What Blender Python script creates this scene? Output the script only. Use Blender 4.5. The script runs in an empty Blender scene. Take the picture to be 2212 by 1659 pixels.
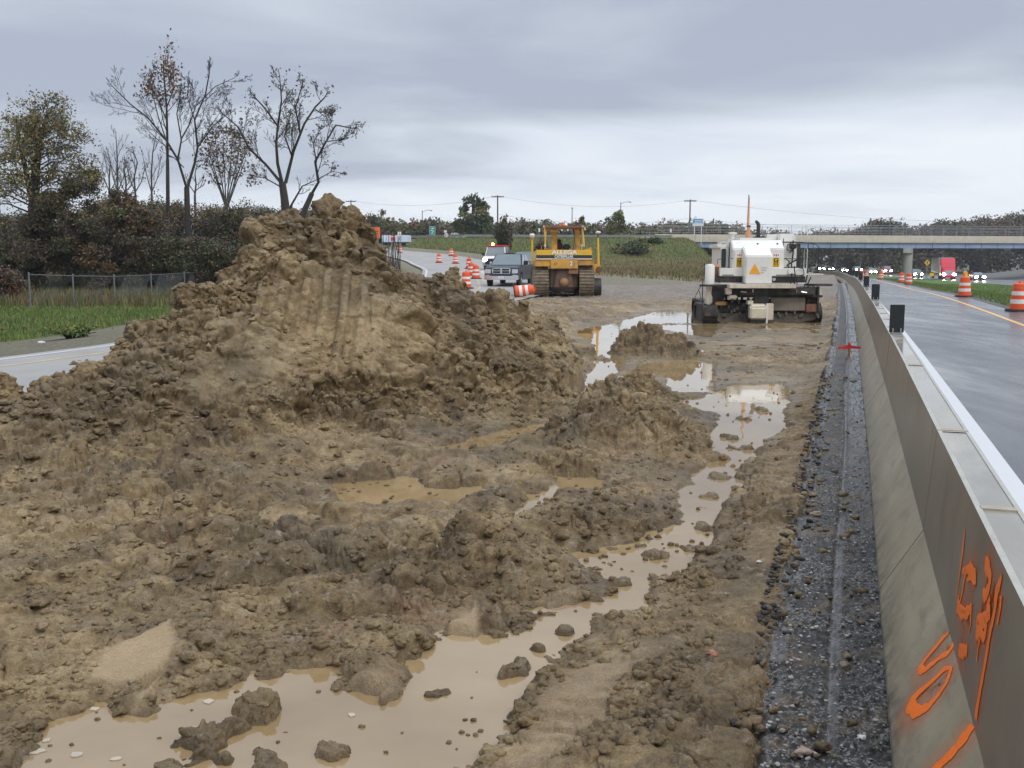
import bpy, bmesh, math, random
import numpy as np
from mathutils import Vector, Matrix
R = math.radians
sc = bpy.context.scene

# ---------------------------------------------------------------- camera
H = 1.70
F = 2150.0                      # focal length in units of a 2212-wide picture
CX, CY = 1106.0, 829.5
PITCH = math.atan((CY-559.0)/F)
cam_d = bpy.data.cameras.new("camera")
cam = bpy.data.objects.new("camera", cam_d)
sc.collection.objects.link(cam)
cam.location = (0, 0, H)
cam.rotation_euler = (math.pi/2-PITCH, 0, 0)
cam_d.sensor_width = 36.0
cam_d.lens = F/2212*36.0
cam_d.clip_end = 5000
cam_d.clip_start = 0.05
sc.camera = cam

# ---------------------------------------------------------------- sky, sun, exposure
world = bpy.data.worlds.new("World"); sc.world = world; world.use_nodes = True
wt = world.node_tree; wt.nodes.clear()
def wn(t, **k):
    n = wt.nodes.new(t)
    for a, b in k.items(): setattr(n, a, b)
    return n
wl = wt.links.new
SUN_EL, SUN_AZ = R(48), R(150)
tc = wn('ShaderNodeTexCoord')
sep = wn('ShaderNodeSeparateXYZ'); wl(tc.outputs['Generated'], sep.inputs[0])
zc = wn('ShaderNodeMath', operation='MAXIMUM'); wl(sep.outputs[2], zc.inputs[0]); zc.inputs[1].default_value = 0.0
za = wn('ShaderNodeMath', operation='ADD'); wl(zc.outputs[0], za.inputs[0]); za.inputs[1].default_value = 0.16
dx = wn('ShaderNodeMath', operation='DIVIDE'); wl(sep.outputs[0], dx.inputs[0]); wl(za.outputs[0], dx.inputs[1])
dy = wn('ShaderNodeMath', operation='DIVIDE'); wl(sep.outputs[1], dy.inputs[0]); wl(za.outputs[0], dy.inputs[1])
cmb = wn('ShaderNodeCombineXYZ'); wl(dx.outputs[0], cmb.inputs[0]); wl(dy.outputs[0], cmb.inputs[1])
def cloud(scale, rot, loc, stretch, detail, dist):
    m = wn('ShaderNodeMapping'); wl(cmb.outputs[0], m.inputs[0])
    m.inputs['Scale'].default_value = (stretch[0], stretch[1], 1); m.inputs['Rotation'].default_value = (0, 0, rot); m.inputs['Location'].default_value = loc
    n = wn('ShaderNodeTexNoise'); wl(m.outputs[0], n.inputs['Vector'])
    n.inputs['Scale'].default_value = scale; n.inputs['Detail'].default_value = detail; n.inputs['Roughness'].default_value = 0.5
    n.inputs['Distortion'].default_value = dist
    return n
c1 = cloud(0.30, R(-14), (3.1, 1.7, 0), (0.9, 1.1), 4, 0.6)
c2 = cloud(1.0, R(-10), (7.3, 4.1, 0), (0.8, 1.1), 6, 0.5)
cm = wn('ShaderNodeMath', operation='MULTIPLY_ADD'); wl(c2.outputs['Fac'], cm.inputs[0]); cm.inputs[1].default_value = 0.55
cs = wn('ShaderNodeMath', operation='MULTIPLY'); wl(c1.outputs['Fac'], cs.inputs[0]); cs.inputs[1].default_value = 0.55
wl(cs.outputs[0], cm.inputs[2])
# elevation: paler low down by the horizon, darker bank above it
el = wn('ShaderNodeMapRange'); wl(sep.outputs[2], el.inputs[0])
el.inputs['From Min'].default_value = 0.0; el.inputs['From Max'].default_value = 0.16
el.inputs['To Min'].default_value = 0.10; el.inputs['To Max'].default_value = -0.06
cadd = wn('ShaderNodeMath', operation='ADD'); wl(cm.outputs[0], cadd.inputs[0]); wl(el.outputs[0], cadd.inputs[1])
# the bank is thinner to the right (towards +X)
lr = wn('ShaderNodeMath', operation='MULTIPLY_ADD'); wl(sep.outputs[0], lr.inputs[0]); lr.inputs[1].default_value = 0.11; wl(cadd.outputs[0], lr.inputs[2])
ramp = wn('ShaderNodeValToRGB'); wl(lr.outputs[0], ramp.inputs[0])
e = ramp.color_ramp.elements
e[0].position = 0.40; e[0].color = (0.39, 0.435, 0.53, 1)
e[1].position = 0.66; e[1].color = (0.80, 0.84, 0.90, 1)
m_ = e.new(0.47); m_.color = (0.49, 0.535, 0.615, 1)
m_ = e.new(0.55); m_.color = (0.65, 0.705, 0.79, 1)
# overhead the overcast is brighter
zen = wn('ShaderNodeMapRange'); wl(sep.outputs[2], zen.inputs[0])
zen.inputs['From Min'].default_value = 0.30; zen.inputs['From Max'].default_value = 0.85
zen.inputs['To Min'].default_value = 1.0; zen.inputs['To Max'].default_value = 2.6
bgc = wn('ShaderNodeBackground'); wl(ramp.outputs[0], bgc.inputs[0]); wl(zen.outputs[0], bgc.inputs[1])
sky = wn('ShaderNodeTexSky', sky_type='NISHITA'); sky.sun_disc = False; sky.sun_elevation = SUN_EL; sky.sun_rotation = SUN_AZ
bgs = wn('ShaderNodeBackground'); wl(sky.outputs[0], bgs.inputs[0]); bgs.inputs[1].default_value = 0.10
mixs = wn('ShaderNodeMixShader'); mixs.inputs[0].default_value = 0.94; wl(bgs.outputs[0], mixs.inputs[1]); wl(bgc.outputs[0], mixs.inputs[2])
wo = wn('ShaderNodeOutputWorld'); wl(mixs.outputs[0], wo.inputs[0])
sun_d = bpy.data.lights.new("sun", 'SUN'); sun_d.energy = 1.0; sun_d.angle = R(18); sun_d.color = (1, 0.96, 0.9)
sun = bpy.data.objects.new("sun", sun_d); sc.collection.objects.link(sun)
sd = Vector((math.sin(SUN_AZ)*math.cos(SUN_EL), math.cos(SUN_AZ)*math.cos(SUN_EL), math.sin(SUN_EL)))
sun.rotation_euler = (-sd).to_track_quat('-Z', 'Y').to_euler()
sc.view_settings.view_transform = 'Standard'; sc.view_settings.look = 'None'
sc.view_settings.exposure = 0.18; sc.view_settings.gamma = 1.0

# ---------------------------------------------------------------- view geometry helpers
ct, st = math.cos(PITCH), math.sin(PITCH)
def ray(px, py):
    a, b = px-CX, CY-py
    return Vector((a, F*ct+b*st, -F*st+b*ct))
def at(px, py, Y):
    d = ray(px, py); k = Y/d.y
    return Vector((d.x*k, Y, H+d.z*k))
def gp(px, py, z=0.0):
    d = ray(px, py); k = (z-H)/d.z
    return Vector((d.x*k, d.y*k, z))
def mpp(Y): return Y/F*ct        # metres per picture unit at depth Y (roughly)

PSI = R(18.78)
cp, sp = math.cos(PSI), math.sin(PSI)
DV = np.array([-50, 10, 20, 35, 50, 84, 129, 158, 185, 220, 300, 400, 700.0])
DD = np.array([0, 0, .03, .13, .3, .85, 1.95, 3.3, 5.5, 9, 20, 42, 130.0])
def dev(v): return np.interp(v, DV, DD)
def zh(v):
    v = np.asarray(v, float)
    s = np.clip(v-38, 0, None)
    return -0.0085*s*np.clip(s/30, 0, 1)*(v < 230) - (0.0085*192)*(v >= 230)
def BP(u, v, z=0.0):
    ue = u-dev(v)
    return Vector((float(ue*cp+v*sp), float(-ue*sp+v*cp), float(zh(v)+z)))

# ---------------------------------------------------------------- noise
def _h(ix, iy, s):
    n = (ix.astype(np.int64)*374761393 + iy.astype(np.int64)*668265263 + s*974634777) & 0xffffffff
    n = ((n ^ (n >> 13))*1274126177) & 0xffffffff
    n = ((n ^ (n >> 16))*2246822519) & 0xffffffff
    n = n ^ (n >> 15)
    return (n & 0xffffff)/float(0x1000000)
def vnoise(x, y, s=0):
    ix = np.floor(x); iy = np.floor(y); fx = x-ix; fy = y-iy
    fx = fx*fx*fx*(fx*(fx*6-15)+10); fy = fy*fy*fy*(fy*(fy*6-15)+10)
    a = _h(ix, iy, s); b = _h(ix+1, iy, s); c = _h(ix, iy+1, s); d = _h(ix+1, iy+1, s)
    return ((a+(b-a)*fx)*(1-fy)+(c+(d-c)*fx)*fy)*2-1
def fbm(x, y, s=0, o=4, g=0.5):
    r = 0; a = 1; t = 0
    for i in range(o):
        r = r+a*vnoise(x+17.3*i, y-9.1*i, s+i); t += a; a *= g
        x, y = (x*0.8-y*0.6)*2.03, (x*0.6+y*0.8)*2.03
    return r/t
def worley(x, y, s=0):
    """returns distance to nearest and second nearest jittered point, and a random value of the nearest"""
    ix = np.floor(x); iy = np.floor(y)
    d1 = np.full(x.shape, 9.0); d2 = np.full(x.shape, 9.0); rv = np.zeros(x.shape)
    for i in (-1, 0, 1):
        for j in (-1, 0, 1):
            cx_ = ix+i; cy_ = iy+j
            px_ = cx_+_h(cx_, cy_, s+1)*0.9; py_ = cy_+_h(cx_, cy_, s+2)*0.9
            d = np.hypot(x-px_, y-py_)
            near = d < d1
            d2 = np.where(near, d1, np.minimum(d2, d))
            rv = np.where(near, _h(cx_, cy_, s+3), rv)
            d1 = np.where(near, d, d1)
    return d1, d2, rv
def _h3(ix, iy, iz, s):
    n = (ix*374761393 + iy*668265263 + iz*1440662683 + s*974634777) & 0xffffffff
    n = ((n ^ (n >> 13))*1274126177) & 0xffffffff
    n = ((n ^ (n >> 16))*2246822519) & 0xffffffff
    return ((n ^ (n >> 15)) & 0xffffff).astype(np.float32)/np.float32(0x1000000)
def worley3(x, y, z, s=0):
    ix = np.floor(x-0.5).astype(np.int64); iy = np.floor(y-0.5).astype(np.int64); iz = np.floor(z-0.5).astype(np.int64)
    d1 = np.full(x.shape, 9.0, np.float32); d2 = d1.copy(); rv = np.zeros(x.shape, np.float32); tl = rv.copy()
    for i in (0, 1):
        for j in (0, 1):
            for k in (0, 1):
                a, b, c = ix+i, iy+j, iz+k; h = _h3(a, b, c, s)
                d = np.sqrt((x-a-.2-.6*h)**2+(y-b-.2-.6*((h*37.7) % 1))**2+(z-c-.2-.6*((h*91.3) % 1))**2).astype(np.float32)
                near = d < d1
                d2 = np.where(near, d1, np.minimum(d2, d)); rv = np.where(near, (h*173.1) % 1, rv); tl = np.where(near, (x-a-.5)*(((h*311.7) % 1)-.5)+(y-b-.5)*(((h*523.3) % 1)-.5)+(z-c-.5)*(((h*719.9) % 1)-.5), tl); d1 = np.where(near, d, d1)
    return d1, d2, rv, tl
def sst(x, a, b):
    t = np.clip((x-a)/(b-a), 0, 1); return t*t*(3-2*t)

# ---------------------------------------------------------------- object helpers
COL = sc.collection
def tag(o, label=None, cat=None, group=None, kind=None):
    if label: o['label'] = label
    if cat: o['category'] = cat
    if group: o['group'] = group
    if kind: o['kind'] = kind
    return o
def empty(name, loc, rz=0.0, label=None, cat=None, group=None, scale=1.0):
    o = bpy.data.objects.new(name, None); COL.objects.link(o)
    o.location = loc; o.rotation_euler = (0, 0, rz); o.scale = (scale,)*3
    o.empty_display_size = 0.2
    return tag(o, label, cat, group)
def copy_tree(o, parent=None):
    c = o.copy(); COL.objects.link(c)
    if parent is not None: c.parent = parent
    for ch in list(o.children): copy_tree(ch, c)
    return c
def np_mesh(name, verts, faces, mat=None, parent=None, smooth=True, attrs=None, mats=None, midx=None):
    """verts (n,3), faces (m,3|4) arrays"""
    me = bpy.data.meshes.new(name)
    verts = np.ascontiguousarray(verts, dtype=np.float32); faces = np.ascontiguousarray(faces, dtype=np.int32)
    me.vertices.add(len(verts)); me.vertices.foreach_set('co', verts.ravel())
    k = faces.shape[1]
    me.loops.add(faces.size); me.loops.foreach_set('vertex_index', faces.ravel())
    me.polygons.add(len(faces))
    me.polygons.foreach_set('loop_start', np.arange(0, faces.size, k, dtype=np.int32))
    me.polygons.foreach_set('loop_total', np.full(len(faces), k, dtype=np.int32))
    me.update(calc_edges=True)
    me.polygons.foreach_set('use_smooth', np.full(len(faces), smooth))
    if attrs:
        for an, arr in attrs.items():
            arr = np.asarray(arr, dtype=np.float32)
            if arr.ndim == 2:
                a = me.attributes.new(an, 'FLOAT_COLOR', 'POINT')
                if arr.shape[1] == 3: arr = np.hstack([arr, np.ones((len(arr), 1), np.float32)])
                a.data.foreach_set('color', arr.ravel())
            else:
                a = me.attributes.new(an, 'FLOAT', 'POINT'); a.data.foreach_set('value', arr)
    for m in (mats or ([mat] if mat else [])): me.materials.append(m)
    if midx is not None: me.polygons.foreach_set('material_index', np.asarray(midx, dtype=np.int32))
    me.validate()
    o = bpy.data.objects.new(name, me); COL.objects.link(o)
    if parent: o.parent = parent
    return o

class MB:
    """collects shapes; build() links them as one mesh object"""
    def __init__(s): s.v = []; s.f = []; s.m = []; s.mats = []; s.cur = 0
    def mat(s, m):
        if m not in s.mats: s.mats.append(m)
        s.cur = s.mats.index(m); return s
    def add(s, vs, fs):
        b = len(s.v); s.v += [tuple(v) for v in vs]
        s.f += [tuple(i+b for i in f) for f in fs]; s.m += [s.cur]*len(fs)
        return s
    def box(s, x0, x1, y0, y1, z0, z1, M=None, top=(1, 1), off=(0, 0)):
        """top: scale of the top face about its centre; off: shift of the top face"""
        mx, my = (x0+x1)/2, (y0+y1)/2
        tx = lambda x: mx+(x-mx)*top[0]+off[0]
        ty = lambda y: my+(y-my)*top[1]+off[1]
        vs = [(x0, y0, z0), (x1, y0, z0), (x1, y1, z0), (x0, y1, z0), (tx(x0), ty(y0), z1), (tx(x1), ty(y0), z1), (tx(x1), ty(y1), z1), (tx(x0), ty(y1), z1)]
        if M is not None: vs = [M @ Vector(v) for v in vs]
        return s.add(vs, [(0, 3, 2, 1), (4, 5, 6, 7), (0, 1, 5, 4), (1, 2, 6, 5), (2, 3, 7, 6), (3, 0, 4, 7)])
    def prism(s, pts, a0, a1, axis='x', taper=1.0, M=None):
        """2D outline extruded along an axis; axis x: pts are (y,z); y: (x,z); z: (x,y)"""
        n = len(pts); vs = []
        for k, a in enumerate((a0, a1)):
            for p in pts:
                if axis == 'x': vs.append((a, p[0], p[1]))
                elif axis == 'y': vs.append((p[0], a, p[1]))
                else: vs.append((p[0], p[1], a))
        if M is not None: vs = [M @ Vector(v) for v in vs]
        fs = [tuple(range(n))[::-1], tuple(range(n, 2*n))]+[(i, (i+1) % n, n+(i+1) % n, n+i) for i in range(n)]
        return s.add(vs, fs)
    def cyl(s, p0, p1, r0, r1=None, n=12, caps=True):
        r1 = r0 if r1 is None else r1
        p0 = Vector(p0); p1 = Vector(p1); d = (p1-p0).normalized()
        a = d.orthogonal().normalized(); b = d.cross(a)
        vs = []
        for p, r in ((p0, r0), (p1, r1)):
            for i in range(n):
                t = 2*math.pi*i/n; vs.append(p+a*(r*math.cos(t))+b*(r*math.sin(t)))
        fs = [(i, (i+1) % n, n+(i+1) % n, n+i) for i in range(n)]
        if caps: fs += [tuple(range(n))[::-1], tuple(range(n, 2*n))]
        return s.add(vs, fs)
    def tube(s, pts, r, n=6):
        pts = [Vector(p) for p in pts]
        rs = r if isinstance(r, (list, tuple)) else [r]*len(pts)
        vs = []; fs = []
        ref = None
        for i, p in enumerate(pts):
            d = (pts[min(i+1, len(pts)-1)]-pts[max(i-1, 0)])
            if d.length < 1e-9: d = Vector((0, 0, 1))
            d.normalize()
            if ref is None: ref = d.orthogonal().normalized()
            a = (ref-d*ref.dot(d))
            a = a.normalized() if a.length > 1e-6 else d.orthogonal().normalized()
            ref = a; b = d.cross(a)
            for k in range(n):
                t = 2*math.pi*k/n; vs.append(p+a*(rs[i]*math.cos(t))+b*(rs[i]*math.sin(t)))
        for i in range(len(pts)-1):
            for k in range(n):
                fs.append((i*n+k, i*n+(k+1) % n, (i+1)*n+(k+1) % n, (i+1)*n+k))
        fs.append(tuple(range(n))[::-1]); fs.append(tuple(range((len(pts)-1)*n, len(pts)*n)))
        return s.add(vs, fs)
    def lathe(s, prof, c=(0, 0, 0), n=20, M=None, mats=None):
        """prof: list of (r,z); mats: one material per band"""
        for i in range(len(prof)-1):
            if mats: s.mat(mats[i])
            (r0, z0), (r1, z1) = prof[i], prof[i+1]
            vs = []
            for r, z in ((r0, z0), (r1, z1)):
                for k in range(n):
                    t = 2*math.pi*k/n; vs.append(Vector((c[0]+r*math.cos(t), c[1]+r*math.sin(t), c[2]+z)))
            if M is not None: vs = [M @ v for v in vs]
            s.add(vs, [(k, (k+1) % n, n+(k+1) % n, n+k) for k in range(n)])
        return s
    def ball(s, c, rx, ry, rz, n=10, m=6):
        vs = []; fs = []
        for j in range(m+1):
            ph = math.pi*j/m
            for i in range(n):
                t = 2*math.pi*i/n
                vs.append((c[0]+rx*math.sin(ph)*math.cos(t), c[1]+ry*math.sin(ph)*math.sin(t), c[2]+rz*math.cos(ph)))
        for j in range(m):
            for i in range(n):
                fs.append((j*n+i, (j+1)*n+i, (j+1)*n+(i+1) % n, j*n+(i+1) % n))
        return s.add(vs, fs)
    def build(s, name, mat=None, parent=None, bevel=0.0, seg=2, smooth=False):
        me = bpy.data.meshes.new(name)
        me.from_pydata(s.v, [], s.f)
        mats = s.mats if s.mats else [mat]
        for m in mats: me.materials.append(m)
        if s.mats: me.polygons.foreach_set('material_index', s.m)
        bm = bmesh.new(); bm.from_mesh(me)
        if smooth or bevel: bmesh.ops.remove_doubles(bm, verts=bm.verts, dist=1e-5)
        bmesh.ops.recalc_face_normals(bm, faces=bm.faces)
        if bevel:
            es = [ed for ed in bm.edges if len(ed.link_faces) == 2 and ed.calc_face_angle(0) > R(25)]
            bmesh.ops.bevel(bm, geom=es, offset=bevel, segments=seg, affect='EDGES', clamp_overlap=True)
        for f in bm.faces: f.smooth = smooth
        if smooth:
            for ed in bm.edges:
                if len(ed.link_faces) == 2 and ed.calc_face_angle(0) > R(38): ed.smooth = False
        bm.to_mesh(me); bm.free(); me.update()
        o = bpy.data.objects.new(name, me); COL.objects.link(o)
        if parent: o.parent = parent
        return o

# ---------------------------------------------------------------- materials
MATS = {}
def pm(name, col, rough=0.6, metal=0.0, var=0.12, scale=6.0, bump=0.0, bscale=40.0, spec=0.5, dirt=0.0, dcol=(0.16, 0.12, 0.08), emit=None, estr=0.0, dscale=2.5, dth=0.5):
    if name in MATS: return MATS[name]
    m = bpy.data.materials.new(name); m.use_nodes = True; MATS[name] = m
    t = m.node_tree; b = t.nodes['Principled BSDF']; L = t.links.new
    co = t.nodes.new('ShaderNodeTexCoord')
    n = t.nodes.new('ShaderNodeTexNoise'); n.inputs['Scale'].default_value = scale; n.inputs['Detail'].default_value = 6; n.inputs['Roughness'].default_value = 0.65
    L(co.outputs['Object'], n.inputs['Vector'])
    mx = t.nodes.new('ShaderNodeMix'); mx.data_type = 'RGBA'
    mx.inputs['A'].default_value = tuple(c*(1-var) for c in col)+(1,); mx.inputs['B'].default_value = tuple(min(1, c*(1+var)) for c in col)+(1,)
    mr = t.nodes.new('ShaderNodeMapRange'); mr.inputs['From Min'].default_value = 0.3; mr.inputs['From Max'].default_value = 0.7
    L(n.outputs['Fac'], mr.inputs[0]); L(mr.outputs[0], mx.inputs['Factor'])
    out = mx.outputs['Result']
    b.inputs['Roughness'].default_value = rough; b.inputs['Metallic'].default_value = metal
    b.inputs['Specular IOR Level'].default_value = spec
    if dirt > 0:
        n2 = t.nodes.new('ShaderNodeTexNoise'); n2.inputs['Scale'].default_value = dscale; n2.inputs['Detail'].default_value = 9; n2.inputs['Roughness'].default_value = 0.75
        L(co.outputs['Object'], n2.inputs['Vector'])
        r2 = t.nodes.new('ShaderNodeMapRange'); r2.inputs['From Min'].default_value = dth; r2.inputs['From Max'].default_value = dth+0.14; r2.inputs['To Max'].default_value = dirt
        L(n2.outputs['Fac'], r2.inputs[0])
        m2 = t.nodes.new('ShaderNodeMix'); m2.data_type = 'RGBA'; L(r2.outputs[0], m2.inputs['Factor']); L(out, m2.inputs['A']); m2.inputs['B'].default_value = dcol+(1,)
        out = m2.outputs['Result']
        r3 = t.nodes.new('ShaderNodeMapRange'); L(r2.outputs[0], r3.inputs[0]); r3.inputs['To Min'].default_value = rough; r3.inputs['To Max'].default_value = 0.8
        L(r3.outputs[0], b.inputs['Roughness'])
    L(out, b.inputs['Base Color'])
    if bump > 0:
        n3 = t.nodes.new('ShaderNodeTexNoise'); n3.inputs['Scale'].default_value = bscale; n3.inputs['Detail'].default_value = 5
        L(co.outputs['Object'], n3.inputs['Vector'])
        bp = t.nodes.new('ShaderNodeBump'); bp.inputs['Strength'].default_value = bump; bp.inputs['Distance'].default_value = 0.02
        L(n3.outputs['Fac'], bp.inputs['Height']); L(bp.outputs[0], b.inputs['Normal'])
    if emit:
        b.inputs['Emission Color'].default_value = emit+(1,); b.inputs['Emission Strength'].default_value = estr
    return m

class NT:
    """small node-tree writer"""
    def __init__(s, name):
        s.m = bpy.data.materials.new(name); s.m.use_nodes = True; s.t = s.m.node_tree; s.b = s.t.nodes['Principled BSDF']; MATS[name] = s.m
        s.co = s.t.nodes.new('ShaderNodeTexCoord').outputs['Object']
    def L(s, a, b): s.t.links.new(a, b)
    def mapping(s, scale=(1, 1, 1), rot=0):
        n = s.t.nodes.new('ShaderNodeMapping'); s.L(s.co, n.inputs[0]); n.inputs['Scale'].default_value = scale; n.inputs['Rotation'].default_value = (0, 0, rot); return n.outputs[0]
    def noise(s, scale, detail=6, rough=0.6, vec=None, dist=0.0):
        n = s.t.nodes.new('ShaderNodeTexNoise'); s.L(vec or s.co, n.inputs['Vector']); n.inputs['Scale'].default_value = scale
        n.inputs['Detail'].default_value = detail; n.inputs['Roughness'].default_value = rough; n.inputs['Distortion'].default_value = dist
        return n.outputs['Fac']
    def vor(s, scale, vec=None, out='Distance', feature='F1'):
        n = s.t.nodes.new('ShaderNodeTexVoronoi'); s.L(vec or s.co, n.inputs['Vector']); n.inputs['Scale'].default_value = scale; n.feature = feature
        return n.outputs[out]
    def rng(s, v, a, b, c=0.0, d=1.0):
        n = s.t.nodes.new('ShaderNodeMapRange'); s.L(v, n.inputs[0])
        for i, x in zip(('From Min', 'From Max', 'To Min', 'To Max'), (a, b, c, d)): n.inputs[i].default_value = x
        return n.outputs[0]
    def math(s, op, a, b):
        n = s.t.nodes.new('ShaderNodeMath'); n.operation = op
        for i, x in enumerate((a, b)):
            if isinstance(x, (int, float)): n.inputs[i].default_value = x
            else: s.L(x, n.inputs[i])
        return n.outputs[0]
    def mix(s, f, a, b, mode='MIX'):
        n = s.t.nodes.new('ShaderNodeMix'); n.data_type = 'RGBA'; n.blend_type = mode
        if isinstance(f, (int, float)): n.inputs['Factor'].default_value = f
        else: s.L(f, n.inputs['Factor'])
        for k, x in (('A', a), ('B', b)):
            if isinstance(x, tuple): n.inputs[k].default_value = x+(1,) if len(x) == 3 else x
            else: s.L(x, n.inputs[k])
        return n.outputs['Result']
    def ramp(s, v, stops):
        n = s.t.nodes.new('ShaderNodeValToRGB'); s.L(v, n.inputs[0]); e = n.color_ramp.elements
        e[0].position = stops[0][0]; e[0].color = stops[0][1]+(1,); e[1].position = stops[-1][0]; e[1].color = stops[-1][1]+(1,)
        for p, c in stops[1:-1]: k = e.new(p); k.color = c+(1,)
        return n.outputs[0]
    def attr(s, name, out='Fac'):
        n = s.t.nodes.new('ShaderNodeAttribute'); n.attribute_name = name; return n.outputs[out]
    def xyz(s):
        n = s.t.nodes.new('ShaderNodeSeparateXYZ'); s.L(s.co, n.inputs[0]); return n.outputs
    def bump(s, h, strength=0.5, dist=0.02, normal=None):
        n = s.t.nodes.new('ShaderNodeBump'); n.inputs['Strength'].default_value = strength; n.inputs['Distance'].default_value = dist
        s.L(h, n.inputs['Height'])
        if normal: s.L(normal, n.inputs['Normal'])
        return n.outputs[0]
    def out(s, col=None, rough=None, normal=None, spec=None):
        for k, v in (('Base Color', col), ('Roughness', rough), ('Normal', normal), ('Specular IOR Level', spec)):
            if v is None: continue
            if isinstance(v, tuple): s.b.inputs[k].default_value = v+(1,)
            elif isinstance(v, (int, float)): s.b.inputs[k].default_value = v
            else: s.L(v, s.b.inputs[k])
        return s.m

# ================================================================ GROUND
# ---- mud: a churned clay surface with one big spoil mound, built as a real relief
ZW = -0.20                                  # level of the standing water
crest_px = [(-420, 900, 8.6), (-200, 872, 9.2), (0, 846, 9.8), (60, 838, 10.0), (120, 812, 10.2), (215, 788, 10.5), (232, 752, 10.7), (300, 712, 11), (345, 690, 11.2), (390, 648, 11.5), (430, 622, 11.8), (465, 598, 12.1),
            (500, 568, 12.3), (530, 520, 12.6), (560, 478, 12.8), (600, 454, 13), (640, 450, 13.1), (680, 447, 13.1), (695, 428, 13.2), (725, 422, 13.2), (750, 434, 13.2), (775, 468, 13.2), (800, 488, 13.1), (830, 528, 13.2),
            (860, 556, 13.3), (900, 578, 13.5), (925, 596, 13.9), (938, 578, 14.2), (965, 580, 14.3), (990, 600, 14.3), (1005, 626, 14.2), (1060, 640, 14.4), (1130, 664, 14.8), (1200, 694, 15), (1245, 738, 14.6), (1278, 792, 14.0), (1300, 830, 13.6), (1340, 862, 13.2)]
cr = [at(*p) for p in crest_px]
cr_a = np.array([p.x/p.y for p in cr]); cr_D = np.array([p.y for p in cr]); cr_z = np.array([p.z for p in cr]); cr_z = cr_z-0.05-0.09*np.clip(cr_z-0.9, 0, 1)-0.10*np.clip(cr_z-2.3, 0, .3)/.3
foot_px = [(-300, 1120), (0, 1065), (150, 1040), (300, 1010), (450, 975), (600, 950), (700, 935), (850, 935), (960, 915), (1080, 905), (1180, 892), (1260, 850), (1300, 838), (1340, 850)]
ft = [gp(x, y, -0.12) for x, y in foot_px]
ft_a = np.array([p.x/p.y for p in ft]); ft_D = np.array([p.y for p in ft])

def poly(pts, z=ZW): return np.array([tuple(gp(x, y, z))[:2] for x, y in pts])
POOLS = [
 [(-60, 1760), (40, 1655), (85, 1610), (130, 1558), (200, 1524), (250, 1545), (330, 1545), (420, 1512), (560, 1460), (700, 1443), (718, 1500), (760, 1514), (850, 1512), (882, 1440), (960, 1378), (1060, 1385), (1110, 1420), (1180, 1425), (1165, 1480), (1120, 1540), (1080, 1590), (1020, 1640), (960, 1760)],
 [(1040, 1400), (1120, 1380), (1190, 1340), (1245, 1310), (1300, 1335), (1270, 1375), (1200, 1400), (1130, 1440)],
 [(1180, 1320), (1280, 1300), (1350, 1300), (1330, 1240), (1245, 1205), (1330, 1190), (1400, 1150), (1480, 1128), (1476, 1080), (1500, 1040), (1540, 1000), (1602, 988), (1602, 1040), (1572, 1070), (1532, 1130), (1530, 1160), (1480, 1215), (1470, 1258), (1405, 1250), (1392, 1312), (1300, 1330)],
 [(1530, 982), (1620, 992), (1645, 955), (1700, 930), (1685, 890), (1700, 850), (1690, 830), (1590, 832), (1520, 860), (1440, 868), (1480, 885), (1560, 890), (1545, 930)],
 [(1235, 712), (1330, 697), (1420, 673), (1540, 668), (1560, 700), (1530, 730), (1450, 716), (1390, 706), (1335, 716), (1320, 742), (1348, 776), (1295, 855), (1240, 868), (1282, 800), (1283, 742)],
 [(1285, 848), (1395, 783), (1480, 776), (1535, 785), (1535, 848), (1460, 850), (1440, 815), (1385, 800), (1320, 848)],
 [(730, 1045), (800, 1035), (870, 1032), (935, 1058), (1035, 1052), (1045, 1072), (965, 1095), (870, 1094), (740, 1094)],
 [(1115, 1105), (1195, 1030), (1292, 1023), (1288, 1062), (1200, 1068), (1140, 1112)],
 [(930, 975), (1020, 948), (1100, 928), (1195, 915), (1165, 948), (1060, 975), (950, 992)],
 [(990, 1125), (1045, 1105), (1050, 1128), (1010, 1142)],
]
ISLES = [  # clods standing in the water: (px, py, half width px, half depth m, height)
 (455, 1600, 70, 0.13, 0.15), (530, 1545, 45, 0.10, 0.17), (400, 1650, 50, 0.10, 0.10), (935, 1492, 36, 0.05, 0.05), (1105, 1452, 30, 0.06, 0.10), (620, 1588, 40, 0.03, 0.03), (730, 1618, 60, 0.07, 0.06), (560, 1650, 50, 0.07, 0.07),
 (1310, 1222, 26, 0.04, 0.03), (1455, 1168, 20, 0.05, 0.04), (1410, 1205, 22, 0.04, 0.04), (1375, 1180, 18, 0.03, 0.03), (1500, 1095, 14, 0.04, 0.04), (1430, 1228, 14, 0.03, 0.03), (830, 1505, 26, 0.06, 0.07), (1605, 905, 26, .10, .05), (1572, 945, 22, .12, .05), (1640, 885, 22, .14, .05), (1600, 970, 36, .06, .05), (1560, 1030, 30, .08, .05), (1530, 1075, 28, .08, .06), (1515, 1140, 20, .07, .05), (1478, 1185, 18, .06, .05), (1440, 1205, 26, .05, .05), (1350, 1262, 34, .04, .04), (1300, 1300, 30, .04, .04), (1220, 1362, 34, .05, .04), (1150, 1402, 26, .04, .04), (1395, 1165, 26, .05, .04), (1470, 700, 60, .25, .03), (1300, 775, 20, .3, .05), (1120, 1510, 16, 0.03, 0.03)]
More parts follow.
